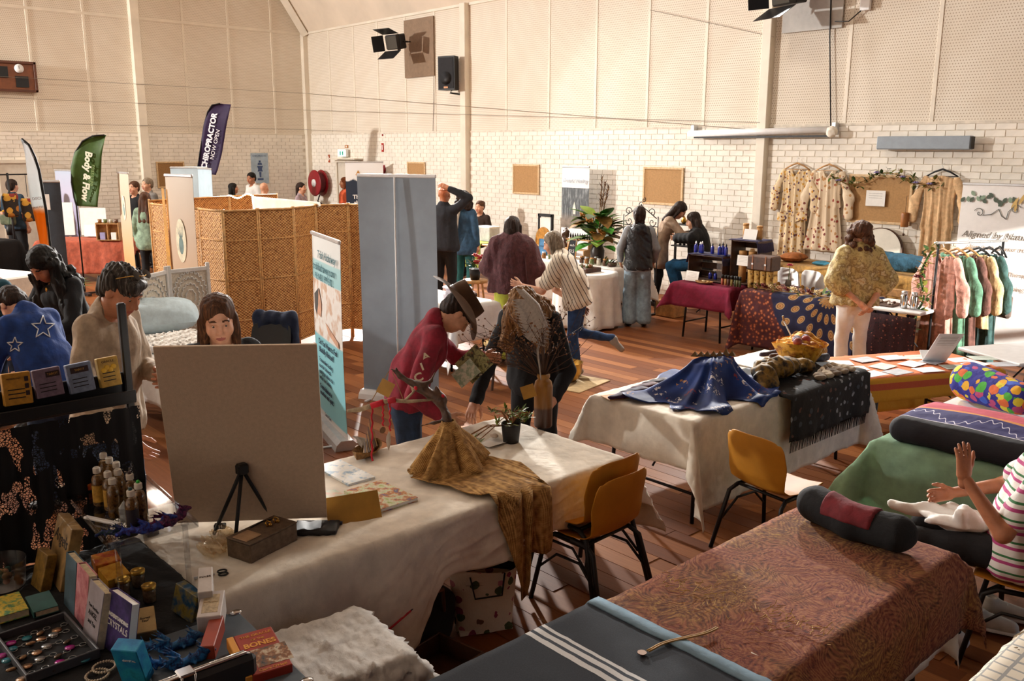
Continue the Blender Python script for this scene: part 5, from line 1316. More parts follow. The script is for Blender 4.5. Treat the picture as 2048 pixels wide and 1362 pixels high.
for sx in (-1, 1):
    for sy in (-1, 1): G().box((sx*.18, sy*.18, .22), (.035, .035, .44)).build('leg', WOOD, t)
t = thing('framed_stand', 'black upright frame with a pale panel behind the far table', 'stand', (11.6, 11.9, 0), FW); t.scale = (.62, 1, .88)
for x in (-.27, .27): G().box((x, 0, .7), (.05, .05, 1.4)).build('post', BLACKM, t)
G().box((0, 0, 1.38), (.6, .05, .06)).build('top_rail', BLACKM, t); G().box((0, 0, 1.1), (.48, .012, .45)).build('panel', PAPER, t)
t = thing('white_boxes', 'pale storage box standing on the far timber table', 'box', (10.7, 12.5, .762)); t.name = 'storage_box'; G().box((0, 0, .12), (.25, .4, .24), bev=.008).build('box_body', mat('grey_white_card', '#c9cbcc', .7), t); G().box((0, 0, .25), (.26, .41, .03), bev=.006).build('lid', PAPER, t)
card('small white card standing at the front of the far timber table', (10.32, 11.75, .762), .12, .14, FW, .2, 2)
# low white table behind the man in the hat with glassware
folding_table('folding table under white cloth behind the man in the hat', (6.2, 8.1, 0), PI/2, 1.3, .6, .75)
cloth_on('white_cloth', 'white cloth on the table with glassware behind the man in the hat', (6.2, 8.1), -PI/2, 1.32, .62, .75, (.4, .4, .62, .3), WHITEC, amp=.02, freq=12, seed=11, flare=.35)
CLEAR = glass_mat('clear_glass', '#f6e2d2', .02, .6)
t = thing('glass_goblet', 'large ribbed glass goblet on the white table behind the grey banner', 'vase', (6.25, 8.5, .755))
G().lathe([(.08, 0), (.075, .01), (.02, .03), (.02, .07), (.07, .11), (.1, .17), (.095, .34), (.1, .35)], 24, cap=False).build('glass_bowl', CLEAR, t, True)
for i in range(5): G().ball((rnd(-.03, .03), rnd(-.03, .03), .13+.02*i), .028, 8, 5).build('tumbled_stone', mat('rose_quartz', '#d9a58f', .3), t, True)
t = thing('glass_vase', 'tall straight glass vase beside the goblet', 'vase', (6.2, 8.33, .755)); G().lathe([(.04, 0), (.045, .01), (.045, .24)], 18, cap=False).build('glass_wall', CLEAR, t, True); G().lathe([(.04, .0), (.04, .1)], 14).build('sand_fill', mat('pale_sand', '#c9a77f', .8), t, True)
b = SD()
for i in range(4): b.ell((rnd(-.02, .02), rnd(-.05, .05), .03+.035*i), (.16, .2, .025), k=.012)
o = sculpt('folded_fabric', b, .014, cloth_mat('lilac_grey_fabric', '#c9c2cc', .12), None, T(6.2, 7.75, .755), fold=.006); tag(o, 'pile of folded pale fabric on the white table near the hat', 'fabric')
t = thing('red_flowers', 'dark pot of red flowers behind the grey banner edge', 'flowers', (7.4, 8.9, .75)); t.name = 'red_flower_pot'
G().lathe([(.06, 0), (.08, .14), (.075, .14)], 14).build('pot', BLACKM, t, True); [flower(t, (rnd(-.1, .1), rnd(-.12, .12), rnd(.2, .32)), .06, mat('red_petal', '#a82a22', .6), MAROONP, 7) for _ in range(6)]; scatter(t, leaf_mesh(.09, .05, m=LEAF[0]), [(rnd(-.08, .08), rnd(-.1, .1), rnd(.15, .25)) for _ in range(20)], seed=3)
t = thing('plant_stool', 'timber stool carrying the red flower pot', 'stool', (7.4, 8.9, 0)); G().lathe([(.16, .71), (.165, .72), (.165, .74), (.16, .748)], 18).build('seat', WOOD, t, True); [G().tube([(math.cos(a)*.1, math.sin(a)*.1, .71), (math.cos(a)*.18, math.sin(a)*.18, 0)], .014, 6).build('leg', WOOD, t) for a in (.5, 2.1, 3.7, 5.2)]
t = thing('timber_stool', 'dark legged stool standing on the floor behind the leaflet', 'stool', (5.95, 6.75, 0)); G().lathe([(.17, .44), (.175, .45), (.175, .47), (.17, .475)], 18).build('seat', mat('stool_vinyl', '#c9a86a', .5), t, True); [G().tube([(math.cos(a)*.1, math.sin(a)*.1, .44), (math.cos(a)*.19, math.sin(a)*.19, 0)], .014, 6).build('leg', WOODD, t) for a in (.3, 1.9, 3.5, 5.0)]
# singing bowl and mat on the floor
o = G().box((0, 0, .006), (.62, .42, .012), bev=.004).build('floor_mat', mat('jute_mat', '#b59a70', .9, var=.1, bump=.3), None, M=T(6.62, 6.28, 0)@RZ(.2)); tag(o, 'flat beige mat on the floor under the golden bowl', 'mat')
t = thing('singing_bowl', 'large golden singing bowl on the beige floor mat', 'bowl', (6.6, 6.42, .013)); BRASS = mat('brass', '#b98d3f', .28, .85, var=.1)
G().lathe([(.07, 0), (.12, .03), (.15, .1), (.16, .2), (.165, .205), (.152, .2), (.14, .1), (.1, .04), (0, .03)], 28, cap=False).build('bowl_shell', BRASS, t, True)
# stool and vanity things of the seated woman
t = thing('bar_stool', 'folding metal stool under the woman in black', 'stool', (11.2, 8.12, 0)); G().lathe([(.17, .56), (.18, .57), (.18, .6), (.17, .61)], 20).build('seat', BLACKM, t, True); [G().tube([(math.cos(a)*.14, math.sin(a)*.14, .56), (math.cos(a)*.2, math.sin(a)*.2, 0)], .012, 6).build('leg', ALU, t, True) for a in (.8, 2.3, 3.9, 5.5)]
t = thing('mirror_stand', 'black framed display stand with a gold ornament between the two women', 'stand', (11.65, 8.75, 0), FW)
for x in (-.2, .2): G().box((x, 0, .62), (.03, .03, 1.24)).build('post', BLACKM, t)
for z in (.55, .9, 1.24): G().box((0, 0, z), (.43, .2, .02)).build('shelf', BLACKM, t)
t2 = thing('gold_ornament', 'small gold ornament on top of the black display stand', 'ornament', (11.65, 8.8, 1.252)); G().lathe([(.02, 0), (.05, .03), (.03, .08), (.01, .12)], 14).build('ornament_body', BRASS, t2, True)
for i in range(4): small_bottle('small dark bottle on the black display stand shelf, %s one' % ordn_[i], (11.63, 8.6+.08*i, .912), .1, .02, mat('dark_glass', '#140f14'), BLACKM, 'bottles on the black stand')
o = G().prism([(0, 0), (.42, 0), (.3, .55), (.17, .95), (.02, .5)], -.05, .05, M=T(11.75, 7.75, 0)@RZ(-PI/2)@RX(PI/2)).build('leaning_board', mat('pale_plank', '#b89566', .7, var=.2), None); tag(o, 'pale brown board leaning at the wall behind the woman in black', 'board')
t = thing('wood_box', 'low timber stand with small goods under the woman in the long top', 'shelf', (10.5, 8.1, 0)); t.name = 'goods_stand'
G().box((0, 0, .12), (.3, .35, .24), bev=.01).build('box_body', WOOD, t); [G().ball((rnd(-.1, .1), rnd(-.12, .12), .26), .03, 7, 5).build('trinket', jm[i % 4], t, True) for i in range(6)]
# ------------------------------------------------------------------ helpers for things whose four corners are known
def rect_of(BL, BR, TR, TL):
    BL, BR, TR, TL = map(Vector, (BL, BR, TR, TL)); c = (BL+BR+TR+TL)/4; x = (BR-BL+TR-TL)/2; y = (TL-BL+TR-BR)/2
    w, h = x.length, 0; X = x.normalized(); Z = X.cross(y).normalized(); Y = Z.cross(X); h = y.dot(Y)
    return Matrix(((X.x, Y.x, Z.x, c.x), (X.y, Y.y, Z.y, c.y), (X.z, Y.z, Z.z, c.z), (0, 0, 0, 1))), w, h
def slab(name, label, cat, corners, th, cover, pages=None, words=(), group=None, spine=None):
    """a book or box: front face through four corners, body behind it"""
    M_, w, h = rect_of(*corners); t = thing(name, label, cat, M=M_, group=group)
    if pages:
        G().box((0.004, 0, -th/2), (w-.008, h-.008, th-.005)).build('pages', pages, t)
        G().box((0, 0, -.0015), (w, h, .003), bev=.0008).build('front_cover', cover, t); G().box((0, 0, -th+.0015), (w, h, .003), bev=.0008).build('back_cover', cover, t)
        G().box((-w/2+.0015, 0, -th/2), (.003, h, th-.004)).build('spine', spine or cover, t)
    else: G().box((0, 0, -th/2), (w, h, th), bev=.0025).build('box_body', cover, t)
    for s in words:
        txt, x, y, f, m = s[:5]; text(txt, .03, T(x*w, y*h, .0006), m, t, fit=f*w, **(s[5] if len(s) > 5 else {}))
    return t, w, h
def art_mat(name, cols, scale=6):
    if name in MATS: return MATS[name]
    t = NT(name); n = t.noise(t.co(scale=scale), 2, 4, .6); t.col(t.ramp(n, [(.25+.5*i/(len(cols)-1), c) for i, c in enumerate(cols)])); MATS[name] = t.set(.6, Specular_IOR_Level=.3); return t.m
CREMEP = mat('page_edges', '#d8c9a8', .9, var=.1, scale=60)
# ------------------------------------------------------------------ the long trestle with the board
TX0, TX1, TY0, TY1, TH = 1.27, 3.62, 3.1, 4.1, .74
folding_table('long trestle table under cream calico carrying the easel and antler', ((TX0+TX1)/2, (TY0+TY1)/2, 0), 0, TX1-TX0, TY1-TY0, TH)
def hemf(s): return .46+.06*math.sin(s*9)+.54/(1+math.exp((s+.2)*26))
cloth_on('calico_cloth', 'crumpled cream calico cloth over the long trestle table', ((TX0+TX1)/2, (TY0+TY1)/2), 0, TX1-TX0+.02, TY1-TY0+.02, TH+.001, (.1, .42, .6, .3), CREAM, amp=.03, freq=8, seed=21, hemf=hemf, flare=.5, step=.022)
zt = TH+.006
BL, BR = at(352, 1048, .79), at(646, 1035, .79); TL, TR = atD(308, 693, 3.62), atD(642, 690, 3.70)
M_, w, h = rect_of(BL, BR, TR, TL); t = thing('display_board', 'large plain beige board seen from behind on a black tabletop easel', 'board', M=M_)
G().box((0, 0, -.008), (w, h, .014), bev=.002).build('panel', mat('raw_board', '#cbb49c', .85, var=.04, scale=60, bump=.15, bscale=200), t)
G().box((0, 0, -.017), (w-.02, h-.02, .003)).build('printed_face', PAPER, t)
apex = M_@Vector((-.02, -h*.17, .02)); t = thing('tabletop_easel', 'black metal tripod easel propping up the beige board', 'easel', apex)
for k, (u, v) in enumerate(((428, 1068), (468, 1108), (552, 1050))): G().tube([(0, 0, 0), at(u, v, zt+.006)-apex], .0085, 8).build('leg', BLACKM, t, True)
G().box((0, 0, 0), (.05, .04, .05), bev=.008).build('hinge_block', BLACKM, t)
for x, u, v in ((-.18, 440, 1052), (.16, 545, 1040)): G().box(at(u, v, .775)-apex, (.05, .03, .02), M=RZ(-.6), bev=.003).build('ledge_hook', BLACKM, t)
# cash box, keys, coaster
t = thing('timber_cash_box', 'grey brown timber box with square coaster and bell hooks on the table edge', 'box', (1.60, 3.35, zt), R_(17)); WB = mat('weathered_timber', '#6d5a49', .75, var=.2, scale=40)
G().box((0, 0, .04), (.27, .14, .08), bev=.004).build('box_body', WB, t); G().box((0, 0, .083), (.272, .142, .006), bev=.002).build('lid', WB, t); G().box((-.085, -.0, .0885), (.085, .085, .006), bev=.012).build('coaster', mat('tan_leather', '#b99672', .7), t)
for x in (.03, .075): G().tube([(x, .0, .087), (x, .012, .1), (x+.012, .015, .106), (x+.02, .0, .098)], .004, 6).build('hook', BRASS, t, True); G().ball((x+.01, -.005, .093), .009, 8, 5).build('bell', BRASS, t, True)
G().tube([(-.02, .05, .088), (.05, .055, .09), (.1, .03, .092)], .003, 5).build('clasp_wire', BLACKM, t, True)
t = thing('black_pouch', 'flat black zip pouch lying beside the timber box', 'pouch', (1.86, 3.36, zt), R_(-40)); sculpt('pouch_body', SD().box((0, 0, .012), (.10, .065, .012), .01), .007, mat('black_nylon', '#121318', .6), t, fold=.002, ffreq=40); G().tube([(-.095, .055, .022), (.095, .055, .022)], .003, 5).build('zip', mat('zip_navy', '#2a2f4a', .5), t); G().box((.1, .05, .012), (.02, .012, .012)).build('zip_pull', mat('zip_navy', '#2a2f4a'), t)
t = thing('tent_card', 'folded gold card standing like a tent on the table edge', 'card', (2.06, 3.38, zt), math.atan2(-.07, .23)); GOLDC = mat('gold_card', '#a87a2c', .6, var=.08)
for s in (-1, 1): G().box((0, s*.03, .056), (.25, .0025, .13), M=RX(s*.5)).build('leaf', GOLDC, t)
for nm, lb, cs, th, mt in (('art_print', 'pale blue and white art print sleeve nearest the trestle back', ((678, 974), (749, 953), (683, 919), (647, 927)), .012, art_mat('print_sky', ['#a9c8dc', '#e3eaee', '#f1f1ec', '#8fb3d0', '#e8d8a8'], 7)),
                       ('art_print', 'green and yellow bird art print stack beside the gold card', ((761, 1021), (833, 993), (765, 961), (688, 979)), .02, art_mat('print_bird', ['#5d8a5a', '#b9c97a', '#dfe3c8', '#d08a4a', '#6a6a9a', '#9ac0a0'], 9)),
                       ('art_print', 'pastel art print half hidden behind the gold card', ((650, 1040), (700, 1003), (690, 980), (648, 974)), .01, art_mat('print_pastel', ['#8fa8b9', '#c9d8c0', '#e0b8a0', '#b9c0d8'], 8))):
    slab(nm, lb, 'print', [at(u, v, zt+th+.001) for u, v in cs], th, mt, PAPER, group='art prints on the trestle')
# scissors and crumpled cellophane
t = thing('scissors', 'small black handled scissors lying at the corner of the calico', 'scissors', at(435, 1148, zt+.004), R_(75)); G().box((0, .05, 0), (.008, .08, .003), M=RZ(.06)).build('blade', ALU, t); G().box((.004, .05, .002), (.008, .08, .003), M=RZ(-.06)).build('blade', ALU, t)
for s in (-1, 1): G().tube([(s*.014+.013*math.cos(a), -.02+.018*math.sin(a), .002) for a in [i*PI/6 for i in range(13)]], .0035, 5).build('finger_loop', BLACKM, t, True)
o = sculpt('cellophane', SD().ell((0, 0, .04), (.07, .06, .04)).ell((.05, .02, .05), (.04, .05, .045)), .009, glass_mat('cellophane_film', '#fff4e0', .12, 1.2), None, T(*at(430, 1105, zt)), fold=.022, ffreq=70, fz=1); tag(o, 'crumpled clear cellophane beside the timber box', 'wrapping')
# leaf basket with twigs and feathers
p = at(735, 912, zt); t = thing('leaf_tray', 'woven leaf tray holding twigs and feathers at the back edge', 'tray', p, R_(30))
G().grid(lambda a, b: ((a-.5)*.26, (b-.5)*.14*math.sin(a*PI)**.5, .045*(2*b-1)**2+.02*(2*a-1)**2), 14, 8).build('woven_leaf', mat('dry_palm', '#8a6436', .8, var=.3, scale=60, bump=.6, bscale=150), t, True)
for i in range(9): G().tube([(-.08+.02*i, -.02, .03), (.02+.03*i, .03+.01*i, .05+.012*i)], [.006, .002], 5).build('twig', (LEAF[3], WOODD)[i % 2], t)
for i in range(5): obj('feather', leaf_mesh(.12, .025, .05, 'feather', mat('grey_feather', '#8a7f72', .8)), t, T(-.02+.03*i, .02, .05)@RZ(-.8+.25*i)@RX(.3))
for i in range(6): G().ball((.1+.03*math.cos(i*2), .02*i, .015), (.02, .014, .012), 7, 5).build('shell', mat('pale_shell', '#d8cabb', .5), t, True)
# burlap, antler, driftwood hanging
P0 = at(885, 905, zt)
def hess():
    t = NT('hessian'); v = t.co(); s = t.sep(v); a = t.math('SINE', t.math('MULTIPLY', t.math('ADD', s[0], s[1]), 1100)); b = t.math('SINE', t.math('MULTIPLY', s[2], 1100))
    f = t.math('ADD', t.math('MULTIPLY', t.math('ADD', a, b), .16), t.noise(v, 30, 3)); t.col(t.ramp(f, [(.2, '#6a4a24'), (.5, '#a87c42'), (.8, '#d2a868')])); t.bump(f, .6, .006); return t.set(.95)
HESS = hess()
c = Vector((2.82, 3.42, 0)); pk_ = atD(897, 852, 4.72)
def fnb(a, b):
    th = a*2*PI; n = math.sin(th*5+1+2*b)*.7+math.sin(th*9+3*b)*.45+.35*math.sin(th*16)
    if b < .5:
        q = b/.5; r = .03+.145*q**1.1*(1+.34*n*min(1, q*2)); z = (pk_.z+.03)*(1-q**.95)+(zt+.02)*q**.95+.035*n*q*(1-q)
        return (pk_.x+math.cos(th)*r*1.25, pk_.y+math.sin(th)*r*.9-.02*q, z)
    q = (b-.5)/.5; fr = max(0, -math.sin(th-.3))**2.0                # the front half slides over the table edge
    x = pk_.x+math.cos(th)*.21*(1+.1*n)+q*.05*math.cos(th); y = pk_.y-.02+math.sin(th)*.153*(1+.1*n); z = zt+.02
    d = q*(.82+.12*math.sin(th*7))*fr
    e = y-(TY0-.03); 
    if d < e: return (x, y-d, z+.02*abs(n)*q)
    return (x+.03*math.sin(th*7)*q, TY0-.04-.06*abs(math.sin(th*7+q))*min(1, q*1.5), z-(d-e)*1.05)
o = G().grid(fnb, 72, 44, wrap=True).build('hessian_cloth', HESS, None, True); solid(o, .004); tag(o, 'brown hessian cloth heaped over a stand and hanging off the trestle', 'cloth')
t = thing('antler', 'dark brown palmate antler rising from the hessian heap', 'antler', pk_); HORN = mat('antler_horn', '#4a3020', .55, var=.35, scale=25, bump=.3)
D_ = 4.72; px = lambda u, v, d=D_: atD(u, v, d)-pk_
S = SD().cap(px(897, 868), px(893, 830), .022, .02, k=.01).cap(px(893, 830), px(880, 800), .02, .022, k=.015).cap(px(880, 800), px(840, 775), .03, .026, k=.02).cap(px(840, 775), px(800, 752), .024, .012, k=.015).cap(px(800, 752), px(783, 738), .011, .004, k=.01)
S.cap(px(845, 772), px(862, 762), .02, .009, k=.015).cap(px(862, 762), px(869, 746), .008, .003, k=.01).cap(px(897, 838), px(870, 845), .013, .009, k=.015).cap(px(870, 845), px(843, 851), .008, .004, k=.01).cap(px(885, 800), px(873, 775), .02, .01, k=.02).cap(px(805, 754), px(792, 735), .009, .003, k=.01)
sculpt('horn', S, .006, HORN, t, fold=.003, ffreq=60)
t = thing('driftwood_hanging', 'driftwood branch wound with red yarn and charms, hung from the antler', 'wall hanging', px(790, 800)+pk_); c0 = px(790, 800)+pk_; px = lambda u, v, d=D_-.02: atD(u, v, d)-c0
DRIFT = mat('driftwood', '#a08a6d', .8, var=.25, scale=30); REDY = mat('red_yarn', '#b5182a', .8, var=.2, bump=.4)
G().tube([px(694, 822), px(720, 819), px(745, 811), px(780, 800), px(815, 803), px(870, 799)], [.008, .014, .013, .012, .01, .006], 8).build('branch', DRIFT, t, True)
G().tube([px(808, 803), px(825, 786), px(833, 776)], [.008, .006, .005], 7).build('branch_fork', DRIFT, t, True); G().ball(px(832, 776), .012, 8, 5).build('yarn_knot', REDY, t, True)
for a, b in (((742, 812), (768, 804)), ((776, 802), (792, 799))): G().tube([px(*a), px(*b)], .0165, 8).build('yarn_wrap', REDY, t, True)
G().ball(px(886, 792), .01, 8, 5).build('yarn_knot', REDY, t, True)
for (u, v, v2) in ((744, 815, 922), (766, 806, 852), (780, 800, 862)): G().tube([px(u+1.5*math.sin(i*1.9), v+(v2-v)*i/14) for i in range(15)], .005, 6).build('red_cord', REDY, t, True)
G().lathe([(0, -.003), (.018, -.003), (.018, .003), (0, .003)], 16, c=px(765, 860), M=RX(PI/2)).build('round_charm', mat('wood_disc', '#7a5a3c', .6), t)
obj('feather', leaf_mesh(.11, .035, .05, 'feather', mat('white_feather', '#ddd6cc', .8)), t, T(*px(778, 862))@RX(-PI/2+.1))
for p_, q_ in (((778, 742), (737, 812)), ((785, 744), (806, 798))): G().tube([px(*p_), px(*q_)], .0022, 4).build('string', LEAF[3], t)
M_, w, h = rect_of(atD(752, 782, D_-.04), atD(778, 797, D_-.04), atD(790, 768, D_-.04), atD(765, 757, D_-.04)); M_.translation -= c0
G().box((0, 0, 0), (w, h, .002)).build('gold_tag', GOLDC, t, M=M_)
# succulent pot
p = at(1022, 884, zt); t = thing('succulent_pot', 'green succulent trailing from a black pot on the trestle', 'plant', p); G().lathe([(.042, 0), (.046, .004), (.058, .115), (.055, .118), (.05, .1)], 20, cap=False).build('pot', mat('black_plastic', '#1b1a1c', .5), t, True); G().lathe([(0, .1), (.05, .1)], 16, cap=False).build('soil', WOODD, t)
SUCC = [mat('succulent_'+n, c, .5, var=.15) for n, c in (('green', '#5f8030'), ('lime', '#93a83f'), ('red', '#8a5a2a'))]
lms = [leaf_mesh(.05, .016, -.1, m=m_) for m_ in SUCC]; rs = random.Random(6)
for i in range(26):
    a = rs.uniform(0, 6.28); l = rs.uniform(.05, .15); e = Vector((math.cos(a)*l, math.sin(a)*l, .13+rs.uniform(0, .08)))
    if i < 5: e = Vector((-.16-.025*i, .10+.015*i, .02+.02*(i % 2)))
    G().tube([(0, 0, .1), e*.5+Vector((0, 0, .09)), e], .003, 5).build('stem', SUCC[2], t)
    for k in range(6): obj('leaf', lms[rs.choice((0, 0, 1, 1, 2))], t, T(*(e-Vector((0, 0, .004*k))))@RZ(rs.uniform(0, 6.28))@RX(rs.uniform(-.3, 1.0))@Matrix.Scale(rs.uniform(.7, 1.1), 4))
# stoneware bottle with dry branches and wing
p = at(1086, 852, zt); t = thing('stoneware_bottle', 'tall ochre stoneware bottle filled with dry branches', 'vase', p)
def stone_mat():
    t = NT('two_tone_stoneware'); z = t.sep(t.co())[2]; t.col(t.ramp(z, [(.0, '#3d2418'), (.115, '#4a2a1a'), (.13, '#7d5222'), (.3, '#9a6a2a'), (.36, '#a87a3a')])); return t.set(.35)
G().lathe([(.052, 0), (.056, .006), (.057, .255), (.05, .285), (.034, .3), (.04, .312), (.04, .33), (.034, .335), (.03, .3)], 24, cap=False).build('bottle_body', stone_mat(), t, True)
DRYB = mat('dry_twig', '#4a2f1e', .8, var=.2); SEED = mat('seed_head', '#7a4f2c', .8, var=.3); tw = G(); sd_ = G(); rs = random.Random(12)
for i in range(46):
    a = rs.uniform(0, 6.28); l = rs.uniform(.15, .33); up = rs.uniform(.15, .45)
    if i % 3 == 0: a = PI*.75+rs.uniform(-.5, .5); up = rs.uniform(.05, .3); l = rs.uniform(.3, .5)
    e = Vector((math.cos(a)*l, math.sin(a)*l, .33+up)); m1 = Vector((math.cos(a)*l*.35, math.sin(a)*l*.35, .33+up*.6)); tw.tube([(0, 0, .3), m1, e], [.003, .0022, .001], 4)
    for k in range(7):
        q = m1.lerp(e, k/6); f = q+Vector((rs.uniform(-.05, .05), rs.uniform(-.05, .05), rs.uniform(0, .06))); tw.tube([q, f], [.0014, .0008], 3); sd_.ball(f, rs.uniform(.003, .0075), 5, 3)
tw.build('twigs', DRYB, t)['kind'] = 'stuff'; sd_.build('seed_heads', SEED, t, True)['kind'] = 'stuff'
for (u, v) in ((1195, 655), (1165, 610), (1000, 690), (1185, 690)): G().tube([(0, 0, .32), (atD(u, v, 5.4)-p)*.5+Vector((0, 0, .12)), atD(u, v, 5.4)-p], [.003, .002, .001], 4).build('long_twig', DRYB, t)
WING = mat('wing_grey', '#b5aca4', .85, var=.15, scale=40); W5 = lambda u, v: atD(u, v, 5.34)-p
for i in range(15):
    f = i/14; a_ = W5(1052+34*math.sin(f*2.2), 592+95*f); b_ = W5(1022+24*f*f, 588+82*f) if i > 1 else W5(1030, 575); d_ = b_-a_; M_ = frame(a_-d_*.35, d_.cross(Vector(_F)), d_); obj('wing_feather', leaf_mesh(d_.length*1.35, .036, .03, 'feather', WING), t, M_)
G().tube([W5(1045, 578), W5(1075, 610), W5(1092, 650), W5(1075, 700), W5(1082, 760)], [.012, .03, .026, .014, .006], 8, flat=.35).build('wing_ridge', WING, t, True)
M_, w, h = rect_of(atD(1045, 800, 5.35), atD(1072, 793, 5.35), atD(1068, 765, 5.35), atD(1042, 775, 5.35)); M_.translation -= p; G().box((0, 0, 0), (w, h, .002)).build('gold_tag', GOLDC, t, M=M_)
t = thing('paper_cone', 'loose white paper and shells beside the succulent pot', 'paper', at(985, 888, zt)); t.name = 'paper_sheet'; G().grid(lambda a, b: ((a-.5)*.16, (b-.5)*.12, .012*math.sin(a*5)*math.sin(b*4)+.014), 8, 6).build('sheet', PAPER, t, True); G().ball((.03, .02, .04), (.022, .03, .014), 8, 5).build('shell', mat('pale_shell', '#d8cabb'), t, True)
# bags and crate under the trestle
t = thing('floral_tote', 'white tote bag with rose print under the trestle end', 'bag', (2.72, 3.22, 0), R_(-25)); FL = print_mat('rose_print', '#d8cdbd', ['#8a3a5a', '#4a5a3a', '#b97a8a', '#6a4a3a', '#d8cdbd'], 16, .36)
G().grid(lambda a, b: (math.cos(a*6.283)*(.15+.03*b), math.sin(a*6.283)*(.07+.02*b), .005+.34*b+.015*math.sin(a*12.5)*b), 28, 10, wrap=True).build('bag_body', FL, t, True); G().box((0, 0, .012), (.28, .12, .02)).build('bag_base', FL, t); G().grid(lambda a, b: (math.cos(a*6.283)*.172, math.sin(a*6.283)*.086, .33-.05*b), 28, 2, wrap=True).build('dark_lining', BLACKM, t, True)
for s in (-1, 1): G().tube([(-.09, s*.08, .33), (-.07, s*.1, .22), (.07, s*.1, .22), (.09, s*.08, .33)], .01, 6, flat=.4).build('handle', BLACKM, t, True)
t = thing('black_bag', 'black holdall in the shade under the trestle', 'bag', (2.35, 3.35, 0)); sculpt('bag_body', SD().box((0, 0, .14), (.2, .14, .13), .05), .02, mat('black_canvas', '#15151a', .85), t, fold=.01); G().tube([(-.1, -.15, .2), (-.08, -.17, .33), (.08, -.17, .33), (.1, -.15, .2)], .01, 6).build('handle', mat('tan_strap', '#6a4a3a', .7), t, True)
t = thing('timber_crate', 'low timber crate on the floor under the trestle', 'crate', (2.2, 3.0, 0), R_(10))
for s in (-1, 1): G().box((0, s*.14, .06), (.46, .014, .11), bev=.003).build('slat', WOODD, t); G().box((s*.225, 0, .06), (.014, .27, .11), bev=.003).build('slat', WOODD, t)
G().box((0, 0, .008), (.44, .26, .012)).build('base_board', WOODD, t)
t = thing('red_pen', 'red pen pinned along the hem of the calico cloth', 'pen', (2.05, 3.02, .36), R_(5)); G().tube([(-.08, 0, -.02), (.08, 0, .03)], .005, 6).build('barrel', REDY, t, True); G().tube([(.08, 0, .03), (.095, 0, .034)], [.004, .001], 6).build('tip', BLACKM, t, True)

# ------------------------------------------------------------------ chairs
shell_chair('ochre_chair', 'ochre plastic shell chair, lower of the stacked pair at the trestle', (3.36, 3.06, 0), R_(3), SHELL_Y, 'ochre shell chairs')
shell_chair('ochre_chair', 'ochre plastic shell chair, upper of the stacked pair at the trestle', (3.365, 3.115, 0), R_(3), SHELL_Y, 'ochre shell chairs', lift=.065)
shell_chair('ochre_chair', 'ochre plastic shell chair before the blue scarf table, back turned', (4.62, 2.74, 0), R_(-97), SHELL_Y, 'ochre shell chairs')
shell_chair('ochre_chair', 'ochre plastic shell chair under the woman in the striped shirt', (4.33, 1.18, 0), facing(-.9, .35), SHELL_Y, 'ochre shell chairs')
t = thing('twine_bow', 'bow of brown paper ribbon on the stacked chair seat', 'ribbon', (3.26, 3.26, .51)); [G().tube([(0, 0, 0), (s*.03, .015, .02), (s*.05, 0, .012), (s*.02, -.01, .0)], .006, 6, flat=.4).build('loop', mat('kraft_ribbon', '#9a7038', .7), t, True) for s in (-1, 1)]; G().ball((0, 0, .004), .01, 7, 5).build('knot', mat('kraft_ribbon', '#9a7038'), t, True)

# ------------------------------------------------------------------ blue scarf table
BX0, BX1, BY0, BY1 = 4.46, 6.6, 3.24, 4.08
folding_table('trestle table under cream cloth carrying the blue scarf', ((BX0+BX1)/2, (BY0+BY1)/2, 0), 0, BX1-BX0, BY1-BY0)
cloth_on('cream_cloth', 'cream cloth with long hanging corner on the blue scarf table', ((BX0+BX1)/2, (BY0+BY1)/2), 0, BX1-BX0+.02, BY1-BY0+.02, .742, (.32, .34, .62, .3), CREAM, amp=.016, freq=11, seed=31, flare=.4, step=.024)
zb = .748
def scarf_mat():
    t = NT('blue_figured_silk'); v = t.co(); n = t.noise(v, 5, 3)
    vo = t.n('TexVoronoi', _Scale=9); t.l(v, vo.inputs['Vector']); nn = t.noise(v, 34, 3, .7)
    m = t.math('MULTIPLY', t.math('LESS_THAN', vo.outputs['Distance'], .42), t.math('GREATER_THAN', nn, .56))
    fig = t.ramp(t.sep(vo.outputs['Color'])[1], [(0, '#c9c4c8'), (.4, '#b98a5a'), (.6, '#7a2f33'), (.8, '#d9d6da')], 'CONSTANT')
    t.col(t.mix(m, t.ramp(n, [(.3, '#0a1c4a'), (.6, '#12357a'), (.75, '#0f2a5c')]), fig)); t.bump(n, .2, .02); return t.set(.6, Specular_IOR_Level=.3)
SILK = scarf_mat()
pa, pb = zof(1375, 714, (4.98, 3.66)), zof(1478, 712, (5.36, 3.5)); top_c = (pa+pb)/2; tl = Vector((.26, -.12, 0))
def fns(a, b):
    th = a*2*PI; n = math.sin(th*5+.6)+.8*math.sin(th*9+2)+.5*math.sin(th*14+4*b)
    q = b; r = q**1.9
    cx = top_c.x-.03*q; cy = top_c.y
    ex = .17+.27*r*(1+.24*n*q)+(.16*r if math.cos(th) < 0 else 0); ey = .09+.3*r*(1+.24*n*q)
    sx, sy = math.copysign(abs(math.cos(th))**.8, math.cos(th)), math.copysign(abs(math.sin(th))**.8, math.sin(th))
    x = cx+ex*sx*min(1, q*6+.02); y = cy+ey*sy*min(1, q*6+.02)
    z = top_c.z-(top_c.z-zb-.012)*min(1, max(0, (q-.1)/.72))+.05*n*q*(1-q)+.022*max(0, n)*q*q
    if y < BY0-.02: z -= (BY0-.02-y)*1.15; y = BY0-.025-.02*abs(math.sin(th*9))
    if x < BX0-.0: z -= (BX0-x)*.3
    return (x, y, z)
